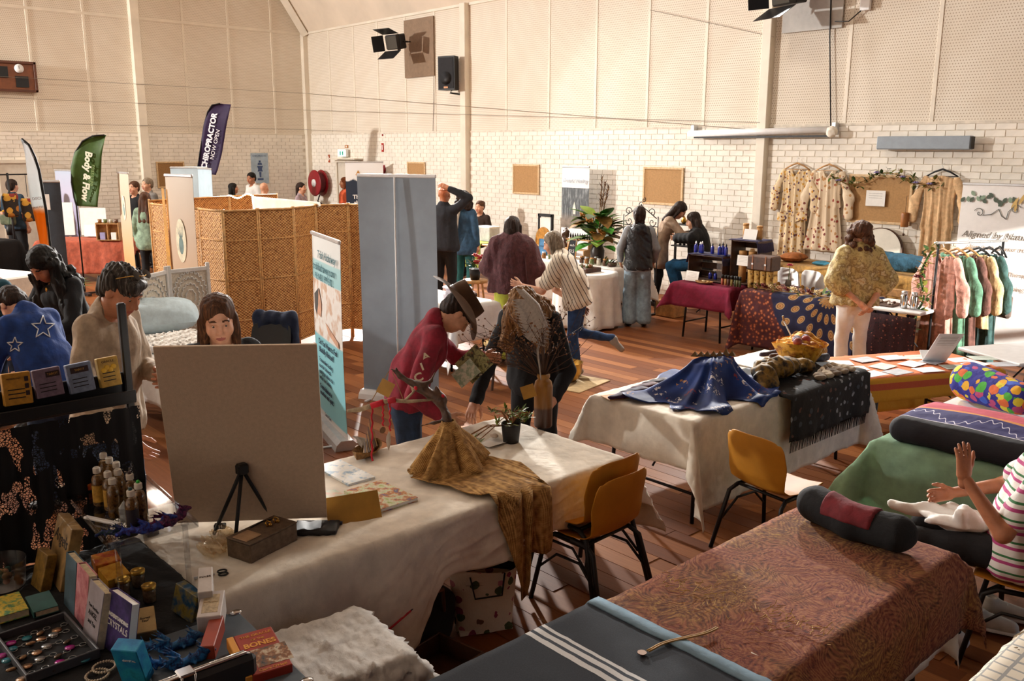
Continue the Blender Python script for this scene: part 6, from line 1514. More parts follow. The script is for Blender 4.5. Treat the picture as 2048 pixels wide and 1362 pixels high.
o = G().grid(fns, 96, 36, wrap=True).build('blue_scarf', SILK, None, True); solid(o, .003); tag(o, 'royal blue figured silk scarf draped over a stand on the table', 'scarf')
for i in range(7):
    f = i/6; c = top_c+(pb-pa).normalized()*(.3*f-.15)+Vector((0, 0, .006)); t = thing('brass_pyramid', 'small dark pyramid on the blue scarf, %s from the left' % ordn[i], 'pyramid', c, .4, 'pyramids on the scarf')
    hh = .035 if i not in (5,) else .055; g = G(); g.add([(-.025, -.025, 0), (.025, -.025, 0), (.025, .025, 0), (-.025, .025, 0), (0, 0, hh)], [(3, 2, 1, 0), (0, 1, 4), (1, 2, 4), (2, 3, 4), (3, 0, 4)]); g.build('pyramid_body', mat('dark_brass', '#5a4326', .35, .6), t)
BLKS = print_mat('black_fringe_print', '#0c0d11', ['#3a3f48', '#8a8d92', '#16181d', '#5a3a33'], 16, .28)
o = drape(1.12, .66, (.02, .02, .34, 0), amp=.014, seed=41, freq=16, flare=.1).build('black_scarf', BLKS, None, True, M=T(6.0, 3.47, zb+.002)); solid(o, .003); tag(o, 'black printed scarf with long fringe over the table front', 'scarf')
fr_ = G()
for i in range(70): x = 5.46+i*.0157; z = zb-.335; fr_.tube([(x, BY0-.12, z+.01), (x+rnd(-.006, .006), BY0-.115, z-.085)], [.004, .002], 3)
fo = fr_.build('fringe', BLKS, o); fo.matrix_parent_inverse = (T(6.0, 3.47, zb+.002)).inverted(); fo['kind'] = 'stuff'
S = SD()
for (x, y, z, r) in ((5.55, 3.42, .86, .09), (5.72, 3.4, .88, .1), (5.9, 3.44, .85, .09), (6.08, 3.42, .83, .08), (5.8, 3.55, .83, .1), (5.5, 3.36, .79, .08)): S.ell((x-5.8, y-3.45, z-zb-.02), (r*1.1, r, r*.75), k=.05)
o = sculpt('dark_bundle', S, .014, art_mat('black_gold_silk', ['#14120f', '#1d1a17', '#8a6a2c', '#201b18', '#3a3630'], 4), None, T(5.8, 3.45, zb), fold=.016, ffreq=40); tag(o, 'heap of black and gold silk bundles in front of the blue scarf', 'silk bundle')
for i in range(4):
    p = at(1248+22*i, 790-9*i, zb+.022); o = sculpt('silk_pouch', SD().ell((0, 0, 0), (.13, .04, .018), k=.02), .008, art_mat('pouch_%d' % i, (['#16101f', '#3a1f45', '#120e15'], ['#0d0b10', '#261c4a', '#4a261d'], ['#100f13', '#55263a', '#7a4a26'], ['#120e15', '#331620', '#18141f'])[i], 8), None, T(*p)@RZ(-.2), fold=.004); tag(o, 'slim dark silk pouch lying left of the blue scarf, %s in the row' % ordn[i], 'pouch', 'silk pouches at the left')
for i in range(5):
    p = at(1548+20*i, 706+3*i, zb+.02+.012*(i % 2)); o = sculpt('eye_pillow', SD().cap((-.14, 0, 0), (.14, 0, 0), .02, .034, k=.02), .01, art_mat('eyep_%d' % i, (['#15131a', '#3a2a3a', '#201a24'], ['#8a4a2a', '#2a1a1a', '#5a3a2a'], ['#1a1a2a', '#2a2a4a', '#15131a'], ['#6a2f2a', '#201418', '#9a6a4a'], ['#1f1f24', '#4a4a55', '#15151a'])[i], 8), None, T(*p)@RZ(-.2), fold=.004); tag(o, 'dark eye pillow behind the white sheet, %s from the left' % ordn[i], 'pillow', 'eye pillows behind the sheet')
slab('white_sheet_pad', 'pale sheet of card lying behind the blue scarf', 'card', [at(u, v, zb+.012) for u, v in ((1480, 740), (1580, 722), (1530, 702), (1470, 715))], .01, PAPER, group=None)
slab('wooden_slip', 'flat brown card at the left corner of the scarf table', 'card', [at(u, v, zb+.008) for u, v in ((1215, 800), (1265, 795), (1240, 785), (1205, 791))], .006, KRAFT)
t = thing('pendulum_stone', 'upright grey stone obelisk behind the yellow bowl', 'stone', zof(1608, 720, (6.35, 3.9)), .3); t.location.z = zb; G().prism([(-.03, -.02), (.03, -.02), (.025, .02), (-.025, .02)], 0, .1).build('stone_base', WOODD, t); g = G(); g.add([(-.03, -.02, .1), (.03, -.02, .1), (.03, .02, .1), (-.03, .02, .1), (.01, 0, .26)], [(0, 1, 4), (1, 2, 4), (2, 3, 4), (3, 0, 4)]); g.build('stone_tip', mat('grey_stone', '#7a6f66', .6, var=.2), t)
p = Vector((6.36, 3.62, zb)); t = thing('amber_silk_basket', 'amber yellow silk lined basket overflowing with small parcels', 'basket', p); AMB = art_mat('amber_silk', ['#a85a14', '#d08a1f', '#e0a83a', '#8a3f1a', '#d89a2c'], 5)
G().grid(lambda a, b: (math.cos(a*6.283)*(.12+.09*b+.012*math.sin(a*38)*b), math.sin(a*6.283)*(.12+.09*b+.012*math.sin(a*38)*b), .005+.17*b+.02*math.sin(a*12.6+1)*b), 76, 10, wrap=True).build('silk_lining', AMB, t, True); G().lathe([(.0, .004), (.13, .004)], 20, cap=False).build('basket_base', WOODD, t)
sculpt('silk_heap', SD().ell((0, 0, .13), (.18, .18, .07)).ell((.1, .02, .17), (.12, .1, .06)), .013, AMB, t, fold=.02, ffreq=45)
for i, c_ in enumerate(('#7a2f2a', '#2a2a5a', '#b98a7a', '#a83a2a', '#3a2a4a')): G().ball((-.12+.05*i*.8, -.05+.03*(i % 3), .2), (.04, .035, .035), 9, 6).build('parcel', mat('parcel_%d' % i, c_, .6), t, True)
t2 = thing('brush_stick', 'slim white wand standing up in the amber basket', 'wand', (6.33, 3.66, zb+.18)); G().tube([(0, 0, 0), (-.06, .06, .16)], .006, 6).build('wand', PAPER, t2, True); G().tube([(-.06, .06, .16), (-.068, .068, .2)], .009, 6).build('bristle', WOOD, t2, True)
for i in range(5):
    p = at(1640+13*i, 752-4*i, zb+.03); o = sculpt('linen_bag', SD().ell((0, 0, 0), (.075, .05, .022)).cap((.06, 0, 0), (.1, .0, .01), .014, .02, k=.02), .01, cloth_mat('linen_%d' % (i % 3), ('#8a7a66', '#b9a88f', '#6a5a4a')[i % 3], .2), None, T(*p)@RZ(.5+.3*i), fold=.006, ffreq=40); tag(o, 'small linen drawstring bag before the amber basket, %s of five' % ordn[i], 'bag', 'linen bags')

# ------------------------------------------------------------------ massage table in front: paisley throw, navy blanket, bolster
MX0, MX1, MY0, MY1, MZ = 1.3, 3.76, 1.38, 2.06, .72
t = thing('massage_table', 'padded massage table under the paisley throw', 'massage table', ((MX0+MX1)/2, (MY0+MY1)/2, 0)); G().box((0, 0, MZ-.04), (MX1-MX0, MY1-MY0, .07), bev=.03).build('padded_top', mat('cream_vinyl', '#cfc4b2', .5), t)
for sx in (-1, 1):
    for sy in (-1, 1): G().tube([(sx*1.05, sy*.27, MZ-.07), (sx*1.12, sy*.3, 0)], .018, 8).build('leg', BLACKM, t, True)
cloth_on('white_underlay', 'plain pale sheet showing under the hem of the paisley throw', ((MX0+MX1)/2, (MY0+MY1)/2), 0, MX1-MX0, MY1-MY0, MZ, (.3, .3, .44, .3), CREAM, cat='sheet', amp=.006, seed=51, flare=.2)
def paisley():
    t = NT('paisley_wool'); v = t.co(); d = t.noise(v, 3.2, 2, .5, 1); w2 = t.n('VectorMath', operation='SCALE'); w2.inputs['Scale'].default_value = .34; t.l(d, w2.inputs[0]); ad = t.n('VectorMath', operation='ADD'); t.l(v, ad.inputs[0]); t.l(w2.outputs[0], ad.inputs[1])
    vo = t.n('TexVoronoi', _Scale=5.5); t.l(ad.outputs[0], vo.inputs['Vector'])
    ring = t.math('SINE', t.math('MULTIPLY', vo.outputs['Distance'], 75)); fine = t.noise(ad.outputs[0], 75, 3, .7); big = t.noise(v, 2.3, 2)
    v2 = t.n('TexVoronoi', _Scale=1.9); t.l(ad.outputs[0], v2.inputs['Vector']); r2 = t.math('SINE', t.math('MULTIPLY', v2.outputs['Distance'], 46)); ring = t.math('ADD', ring, t.math('MULTIPLY', t.math('MULTIPLY', r2, r2), 1.6))
    base = t.ramp(t.math('ADD', t.math('MULTIPLY', ring, .08), fine), [(.28, '#3a1c12'), (.45, '#633822'), (.6, '#7d5230'), (.78, '#a3803f')])
    red = t.ramp(t.math('ADD', t.math('MULTIPLY', ring, .09), fine), [(.28, '#431a14'), (.5, '#75392a'), (.75, '#94603f')])
    m = t.ramp(t.math('ADD', big, t.math('MULTIPLY', ring, .05)), [(.46, '#000000'), (.58, '#ffffff')])
    t.col(t.mix(m, base, red)); t.bump(t.math('ADD', fine, t.noise(v, 9, 2)), .3, .012); return t.set(.95)
PAIS = paisley()
cloth_on('paisley_throw', 'rust and gold paisley wool throw covering the massage table', ((MX0+MX1)/2+.02, (MY0+MY1)/2), 0, MX1-MX0+.06, MY1-MY0+.05, MZ+.006, (.1, .34, .33, .3), PAIS, cat='throw', amp=.008, freq=7, seed=52, flare=.3, rd=.045, step=.03)
def navy():
    t = NT('navy_striped_wool'); v = t.co(); x = t.sep(v)[0]; n = t.noise(v, 220, 3, .7); x = t.math('ADD', x, t.math('MULTIPLY', t.noise(v, 14, 2), .006))
    c = t.ramp(t.math('DIVIDE', t.math('ADD', x, 1.0), 2.0), [(0, '#20262f'), (.572, '#20262f'), (.574, '#c9c9c9'), (.583, '#343b46'), (.593, '#c9c9c9'), (.602, '#343b46'), (.612, '#c9c9c9'), (.621, '#20262f'), (.72, '#242b35'), (.7405, '#7f9bb0')], 'CONSTANT')
    t.col(t.mix(t.ramp(n, [(.45, '#000000'), (.75, '#666666')]), c, '#565d6a')); t.bump(n, .25, .004); return t.set(.95)
nb = drape(1.0, MY1-MY0+.08, (.05, 0, .3, .3), amp=.006, freq=7, seed=53, flare=.2, rd=.05, step=.03).build('navy_blanket', navy(), None, True, M=T(1.82, (MY0+MY1)/2, MZ+.018)); solid(nb, .006); tag(nb, 'navy wool blanket with white stripes and pale blue binding', 'blanket')
bi = drape(.06, MY1-MY0+.09, (0, 0, .3, .3), amp=.004, freq=7, seed=53, rd=.05, step=.03).build('satin_binding', cloth_mat('blue_binding', '#7793a6', .1), nb, True, M=T(.5, 0, .006)); solid(bi, .008)
t = thing('neck_bolster', 'curved black bolster with a dark red panel on the paisley throw', 'bolster', (3.6, 1.74, MZ+.015), R_(-2))
B = SD().cap((.04, .2, .085), (0, .0, .075), .085, .075, k=.03).cap((0, .0, .075), (.02, -.2, .08), .075, .082, k=.03); sculpt('black_cover', B, .012, cloth_mat('black_flannel', '#0b0c10', .2), t, fold=.003)
B = SD().cap((.025, .13, .092), (-.005, .0, .084), .082, .075, k=.02).cap((-.005, .0, .084), (.01, -.12, .088), .075, .08, k=.02).plane((0, .125, 0), (0, 1, 0)).plane((0, -.12, 0), (0, -1, 0)).plane((-.0, 0, .075), (-.2, 0, -1)).plane((.06, 0, 0), (1, 0, 0)); sculpt('red_panel', B, .01, cloth_mat('dark_red_wool', '#6d1c24', .2), t)
t = thing('coin_cord', 'twisted gold cord with an old coin lying across the blanket edge', 'cord', at(1440, 1250, MZ+.03)); c0 = t.location
for dy in (0, .008): G().tube([at(1436-10*i+2*math.sin(i), 1256+3.2*i+3*math.sin(i*.5), MZ+.034)-c0+Vector((0, dy, 0)) for i in range(15)], .0035, 5).build('strand', mat('gold_cord', '#b08a4a', .6), t, True)
G().lathe([(0, 0), (.016, 0), (.016, .003), (0, .003)], 16, c=at(1284, 1306, MZ+.03)-c0).build('coin', mat('old_coin', '#5a3f2a', .4, .7), t)
fr_ = G(); rs = random.Random(5)
for k in range(150):
    f = rs.random(); u = 1330+f*330; v = 1160+f*105+rs.gauss(0, 9+26*math.exp(-((f-.45)*5)**2)); b_ = at(u, v, MZ+.032)-c0; fr_.tube([b_, b_+Vector((rs.uniform(-.05, .05), rs.uniform(-.03, .03), rs.uniform(0, .008)))], .0013, 3)
fr_.build('gold_tassels', mat('gold_fringe', '#b0893f', .7), t)['kind'] = 'stuff'
# checked cloth table at the corner
folding_table('trestle table under the checked cloth at the bottom corner', (3.0, .5, 0), 0, 1.5, .74)
def check():
    t = NT('checked_cotton'); v = t.co(); s = t.sep(v); a = t.math('LESS_THAN', t.math('FRACT', t.math('MULTIPLY', s[0], 18)), .2); b = t.math('LESS_THAN', t.math('FRACT', t.math('MULTIPLY', s[1], 18)), .2); m = t.math('MAXIMUM', a, b)
    n = t.math('GREATER_THAN', t.noise(v, 11, 3), .62); t.col(t.mix(n, t.mix(m, '#c9bfae', '#8a8a88'), '#6a5638')); return t.set(.9)
cloth_on('checked_cloth', 'pale checked cloth with yellow edge at the bottom right corner', (3.0, .53), 0, 1.5, .8, .742, (.2, .2, .2, .2), check(), amp=.008, seed=61)
# ------------------------------------------------------------------ green cloth table with batik covered bolsters
GX, GY = 5.2, 1.82
folding_table('small folding table under the green cloth', (GX, GY, 0), PI/2, .86, .6, .78, m=WOOD)
cloth_on('green_cloth', 'pale green cotton cloth hanging in folds from the small table', (GX, GY), -PI/2, .88, .64, .78, (.3, .3, .44, .3), thin(cloth_mat('sage_cotton', '#a3c7a8', .1, 400, 10), .45), amp=.04, freq=9, seed=71, flare=.5)
def batik():
    t = NT('blue_batik'); v = t.co(); x = t.sep(v)[0]; y = t.sep(v)[1]
    zz = t.math('ADD', x, t.math('MULTIPLY', t.math('SINE', t.math('MULTIPLY', y, 17)), .06)); st = t.math('ADD', zz, t.math('MULTIPLY', t.math('SINE', t.math('MULTIPLY', y, 120)), .02))
    ln = t.math('LESS_THAN', t.math('ABSOLUTE', t.math('ADD', st, .10)), .005)
    base = t.ramp(t.math('ADD', x, .5), [(0, '#0d0d18'), (.3, '#0d0d18'), (.302, '#e0dce8'), (.31, '#1a1160'), (.5, '#22187a'), (.505, '#d8914a'), (.53, '#d8914a'), (.535, '#c24a5e'), (.68, '#cc6070'), (.7, '#a83a5e')], 'CONSTANT')
    t.col(t.mix(ln, base, '#dcd8ea')); t.bump(t.noise(v, 14, 3), .3, .02); return t.set(.8)
o = sculpt('batik_bolster', SD().box((0, 0, .07), (.29, .40, .075), .07).ell((.05, 0, .1), (.22, .36, .07), k=.05), .016, batik(), None, T(5.16, 1.8, .79), fold=.003); tag(o, 'large flat cushion in navy, violet and pink batik on the green table', 'cushion')
BAT2 = print_mat('bright_batik', '#2a2a8a', ['#e0a82a', '#b8487a', '#4aa83a', '#d86a3a', '#3a5ac0', '#d8c83a'], 17, .55)
o = sculpt('bright_bolster', SD().cap((0, -.22, 0), (0, .2, 0), .1, .13, k=.03), .016, BAT2, None, T(5.95, 2.02, .93)@RZ(-.5), fold=.003); tag(o, 'round bolster in bright multicolour batik behind the flat cushion', 'bolster')
folding_table('low stand table behind the green table holding the bright bolster', (5.95, 2.0, 0), 0, .5, .6, .8)
# ------------------------------------------------------------------ papers table with orange sarong
fl_, fr2 = at(1737, 758, .64), at(2004, 736, .64); d = (fr2-fl_); L = d.length; d.normalize(); nv = Vector((-d.y, d.x, 0)); c = (fl_+fr2)/2+nv*.36; rz = math.atan2(d.y, d.x)
folding_table('folding table spread with papers under an orange sarong', (c.x, c.y, 0), rz, L, .72, .64)
SAR = stripe_mat('orange_sarong', [(0, '#d87a4a'), (.28, '#e0a02a'), (.72, '#cf5f3a'), (.88, '#e0a02a')], .34, 2, wob=.01)
cloth_on('orange_sarong', 'orange and yellow striped sarong hanging from the papers table', (c.x, c.y), rz, L+.01, .73, .642, (.0, .05, .2, .55), SAR, amp=.01, freq=9, seed=81)
for i in range(16):
    u = (i % 6)*.2+.08+rnd(-.02, .02); v = .1+.2*(i//6)+rnd(-.03, .03); p = fl_+d*(u*L)+nv*v
    o = G().box((0, 0, 0), (.21, .15, .002)).build('paper_leaflet', (PAPER, mat('grey_leaflet', '#b9bcc2', .7), PAPER, mat('mint_leaflet', '#c9d6cc', .7))[i % 4], None, M=T(p.x, p.y, .648+.003*(i % 5))@RZ(rz+rnd(-.4, .4))); tag(o, '%s leaflet from the left in the %s row on the papers table' % (ordn[i % 6], ('front', 'middle', 'back')[i//6]), 'leaflet', 'leaflets on the papers table')
M_, w, h = rect_of(at(1850, 722, .66), at(1903, 722, .66), atD(1918, 668, (fl_-Vector(CAM)).dot(Vector(_F))*1.03), atD(1872, 668, (fl_-Vector(CAM)).dot(Vector(_F))*1.03))
t = thing('acrylic_sign', 'white slanted sign holder standing on the papers table', 'sign', M=M_); G().box((0, 0, 0), (w, h, .006), bev=.002).build('panel', PLASTW, t); [G().box((0, h*.4-k*.022, .0035), (w*.7, .005, .0008)).build('print_line', mat('grey_print', '#a8a6a2'), t) for k in range(6)]; G().box((0, -h*.45, -.05), (w, .006, .1)).build('foot', PLASTW, t)
folding_table('white folding table running out of view at the right', (c.x+d.x*1.45, c.y+d.y*1.45, 0), rz, 1.2, .7, .66)
# ------------------------------------------------------------------ dark stall at the near left
ZS = .74
folding_table('low table under black cloth at the near left corner', (.62, 3.08, 0), 0, 1.22, 1.5, ZS)
BLACKC = cloth_mat('black_cloth', '#0a0a0d', .25)
cloth_on('black_cloth', 'black cloth covering the near left stall table', (.62, 3.08), 0, 1.24, 1.52, ZS+.002, (.1, .02, .35, .1), BLACKC, amp=.012, seed=91)
zl = ZS+.009
# black display shelf with lace and four card decks
SY = 3.93
t = thing('display_shelf', 'tall black display shelf with a ledge of card decks', 'shelf', (.95, SY, zl))
for x in (-.45, .345): G().box((x, 0, .51), (.034, .03, 1.02), bev=.006).build('upright', BLACKM, t)
G().box((-.05, -.03, .60), (.8, .09, .016), bev=.003).build('ledge', BLACKM, t); G().box((-.05, -.075, .625), (.8, .008, .05), bev=.003).build('lip', BLACKM, t); G().box((-.05, .012, .665), (.8, .012, .1), bev=.003).build('back_board', BLACKM, t)
for x in (-.45, .345): G().box((x, 0, .008), (.05, .3, .016)).build('foot', BLACKM, t)
def lace():
    t = NT('black_lace'); v = t.co(); s = t.sep(v); vo = t.n('TexVoronoi', _Scale=95, feature='DISTANCE_TO_EDGE'); t.l(v, vo.inputs['Vector']); n = t.noise(t.co(scale=(9, 1, 4)), 1.6, 2)
    hole = t.math('MULTIPLY', t.math('GREATER_THAN', vo.outputs['Distance'], .12), t.math('GREATER_THAN', n, .56)); t.col('#0e0e12'); t.set(.9)
    tr = t.n('BsdfTransparent'); mx = t.n('MixShader'); t.l(hole, mx.inputs[0]); t.l(t.p.outputs[0], mx.inputs[1]); t.l(tr.outputs[0], mx.inputs[2]); t.l(mx.outputs[0], t.out.inputs[0]); return t.m
o = G().grid(lambda a, b: (.47+.83*a, SY-.095+.012*math.sin(a*34)*(1-b)+.006*math.sin(a*80), zl+.0+.585*b), 60, 30).build('lace_cloth', lace(), None, True); tag(o, 'black lace cloth hanging below the ledge of the display shelf', 'lace')
INKB = mat('dark_brown_ink', '#3a2412', .7, var=0)
yl = SY-.045
decks = (('yellow card deck box with zodiac panels at the left of the shelf ledge', '#c08a2a', ((12, 814), (67, 805), (60, 742), (1, 749)), (('ASTROLOGY', -.1, .32, .5, INKB),)),
         ('dusky mauve card deck box second on the shelf ledge', '#7a6678', ((74, 799), (128, 788), (121, 731), (66, 742)), ()),
         ('blue grey card deck box third on the shelf ledge', '#76839c', ((140, 790), (190, 779), (183, 720.6), (134, 731)), ()),
         ('gold card deck box with sunflowers beside the black upright', '#b08a35', ((203, 776), (242, 770), (237, 709), (194, 719.5)), (('ORACLE', 0, .36, .6, INKB),)))
for i, (lb, c_, q, wd) in enumerate(decks):
    tq, w_, h_ = slab('card_deck', lb, 'card deck', [atY(u, v, yl+(0 if k < 2 else .02)) for k, (u, v) in enumerate(q)], .035, mat('deck_%d' % i, c_, .6, var=.15, scale=40), None, wd, 'decks on the shelf ledge')
    if i in (1, 2): G().box((.02 if i == 1 else .0, h_*.28, .0006), (w_*(.5 if i == 1 else .72), h_*.2, .0012)).build('title_panel', mat('deck_title', '#2a1416', .7), tq); text('TAROT', .03, T(.02 if i == 1 else 0, h_*.28, .0014), mat('deck_gold', '#c8923a', .6, var=0), tq, fit=w_*.4)
    if i == 0: [G().box((w_*.34, h_*(.28-.22*k), .0006), (w_*.14, h_*.15, .0012)).build('zodiac_panel', mat('deck_title', '#2a1416'), tq) for k in range(3)]
    if i == 3: [G().ball((-w_*.25+w_*.16*k, h_*.08+.01*(k % 2), 0), (.012, .012, .003), 8, 4).build('printed_sunflower', mat('sun_print', '#e0b030', .6), tq, True) for k in range(4)]
    for k in range(3): G().box((-w_*.05, -h_*(.02+.13*k), .0006), (w_*.6, h_*.03, .001)).build('print_line', mat('deck_line_%d' % i, dk(c_, .6), .7), tq)
# acrylic riser
AC = glass_mat('acrylic', '#f4f4f4', .04, .5); ZA = 1.0
A_, B_, C_ = at(117, 965, ZA), at(234, 1108, ZA), at(390, 1050, ZA); c = (A_+C_)/2; dl = (A_-B_); dl.z = 0; L_ = dl.length*.93; rz = math.atan2(dl.y, dl.x); W_ = .33
t = thing('acrylic_riser', 'clear acrylic riser table holding the herb bottles', 'riser', (c.x, c.y, zl), rz); H_ = ZA-zl
G().box((0, 0, H_-.006), (L_, W_, .01), bev=.003).build('top_plate', AC, t)
for s in (-1, 1): G().box((0, s*(W_/2-.003), H_+.006), (L_, .006, .026), bev=.002).build('rim', AC, t); G().box((s*(L_/2-.003), 0, H_+.006), (.006, W_, .026), bev=.002).build('rim', AC, t)
for sx in (-1, 1):
    for sy in (-1, 1): G().tube([(sx*(L_/2-.04), sy*(W_/2-.04), 0), (sx*(L_/2-.04), sy*(W_/2-.04), H_-.01)], .011, 10).build('leg', AC, t, True); G().lathe([(.015, H_-.002), (.015, H_+.008), (.006, H_+.01)], 12, c=(sx*(L_/2-.04), sy*(W_/2-.04), 0)).build('leg_cap', AC, t, True)
HERB = art_mat('dried_herb', ['#3a2a1a', '#6a4d28', '#8a6a38', '#2c2016', '#7a5a30'], 30); CAPW = mat('bottle_cap', '#cfc6b8', .5, var=.05); BGL = glass_mat('bottle_glass', '#e8dcc8', .03, .5)
LBLY = mat('bottle_label', '#c99a3a', .6, var=.2, scale=60); LBLD = mat('bottle_label_dark', '#241a24', .6, var=.3, scale=60)
za = ZA+.003
bp = [(213, 978, 0), (225, 988, 0), (239, 998, 0), (200, 1010, 1), (222, 1019, 1), (242, 1014, 0), (231, 1034, 0), (266, 1024, 0), (283, 1044, 0), (268, 1060, 2)]
for i, (u, v, lab) in enumerate(bp):
    p = at(u, v, za); hb = .165 if i < 8 else .155; t = thing('herb_bottle', 'glass spell bottle of dried herbs with pale cap on the riser, %s from the back' % ordn[i], 'bottle', p, rnd(-.2, .2)-.4, 'herb bottles on the riser')
    pr = [(.022, 0), (.025, .006), (.025, .105), (.02, .122), (.011, .132), (.011, .142)]
    G().lathe([(r*.93, z+.002) for r, z in pr[:4]], 16).build('herb_fill', HERB, t, True); G().lathe(pr, 16, cap=False).build('glass_wall', BGL, t, True); G().lathe([(.0145, .138), (.0145, .158), (.011, .162), (.0105, .156), (0, .156)], 16, cap=False).build('cap', CAPW, t, True)
    if lab: G().grid(lambda a, b: (math.sin(-1.1+2.2*a)*.0256, -math.cos(-1.1+2.2*a)*.0256, .02+.07*b), 10, 2).build('paper_label', LBLY if lab == 1 else LBLD, t, True)
    if i in (7, 8, 9): G().ball((0, 0, .165), .008, 7, 5).build('charm', mat('charm_%d' % i, ('#3a2a2a', '#1fae2a', '#1f4a4a')[i-7], .3), t, True)
p = at(250, 1042, za); t = thing('crystal_point', 'clear quartz crystal point standing among the herb bottles', 'crystal', p, .4); QZ = mat('clear_quartz', '#dfe4e6', .05, var=.1, Transmission_Weight=.6); g = G(); hx = [(math.cos(k*PI/3)*.02, math.sin(k*PI/3)*.02) for k in range(6)]; g.add([(x, y, 0) for x, y in hx]+[(x, y, .055) for x, y in hx]+[(.003, 0, .085)], [tuple(range(6))[::-1]]+[(k, (k+1) % 6, 6+(k+1) % 6, 6+k) for k in range(6)]+[(6+k, 6+(k+1) % 6, 12) for k in range(6)]); g.build('point', QZ, t)
def dragon(label, P, rz, c1, c2, s=1.0):
    t = thing('crystal_dragon', label, 'figurine', P, rz, 'crystal dragons'); nt = art_mat('dragon_'+c1.strip('#')+c2.strip('#'), [c1, c2, dk(c1, .5), dk(c2, 1.3)], 30)
    S = SD(); pts = [(-.09+.03*i, .018*math.sin(i*1.4), .014+.004*math.sin(i)) for i in range(7)]
    for a, b, i in zip(pts[:-1], pts[1:], range(6)): S.cap(a, b, .008+.0016*i, .009+.0016*i, k=.008)
    S.ell((.1, .02, .03), (.024, .015, .014), k=.01).cap((.11, .02, .03), (.13, .02, .026), .01, .007, k=.006)
    for i in range(1, 7): S.cap(pts[i], (pts[i][0]-.008, pts[i][1], pts[i][2]+.03+.004*(i % 2)), .006, .002, k=.004)
    for g_ in (-1, 1):
        S.cap((.095, .02+.008*g_, .04), (.075, .02+.016*g_, .062), .005, .002, k=.004)
        for i in (1, 3, 5): S.cap(pts[i], (pts[i][0]+.012, pts[i][1]+g_*.024, .006), .006, .005, k=.006)
        for q in range(3): S.cap((.02, .008*g_, .03), (-.02-.012*q, (.03+.014*q)*g_, .06-.014*q), .006, .002, k=.004)
    S.p = [(p_[0],)+tuple((x*s if isinstance(x, np.ndarray) else x*s if k < 4 and isinstance(x, float) else x) for k, x in enumerate(p_[1:])) for p_ in S.p]
    sculpt('dragon_body', S, .0042, nt, t); return t
dragon('green and teal crystal dragon on the acrylic riser', at(235, 1070, za), -.3, '#0f5a3a', '#2a2a6a', .8)
dragon('violet and blue crystal dragon in the middle of the acrylic riser', at(285, 1066, za), -.1, '#5a1f8a', '#2a4aa8')
dragon('dark purple crystal dragon at the right edge of the acrylic riser', at(328, 1052, za), .2, '#3a1a6a', '#6a1f4a')
slab('orange_box', 'red and orange box behind the herb bottles', 'box', [at(u, v, za+.03) for u, v in ((150, 975), (192, 965), (185, 942), (135, 950))], .028, art_mat('ember_print', ['#6a1a12', '#b8481a', '#d88a2a', '#7a2a1a'], 10))
slab('glass_wand_case', 'slim clear and white case at the front of the riser', 'case', [at(u, v, za+.012) for u, v in ((215, 1057), (224, 1052), (192, 1022), (184, 1025))], .01, PLASTW)
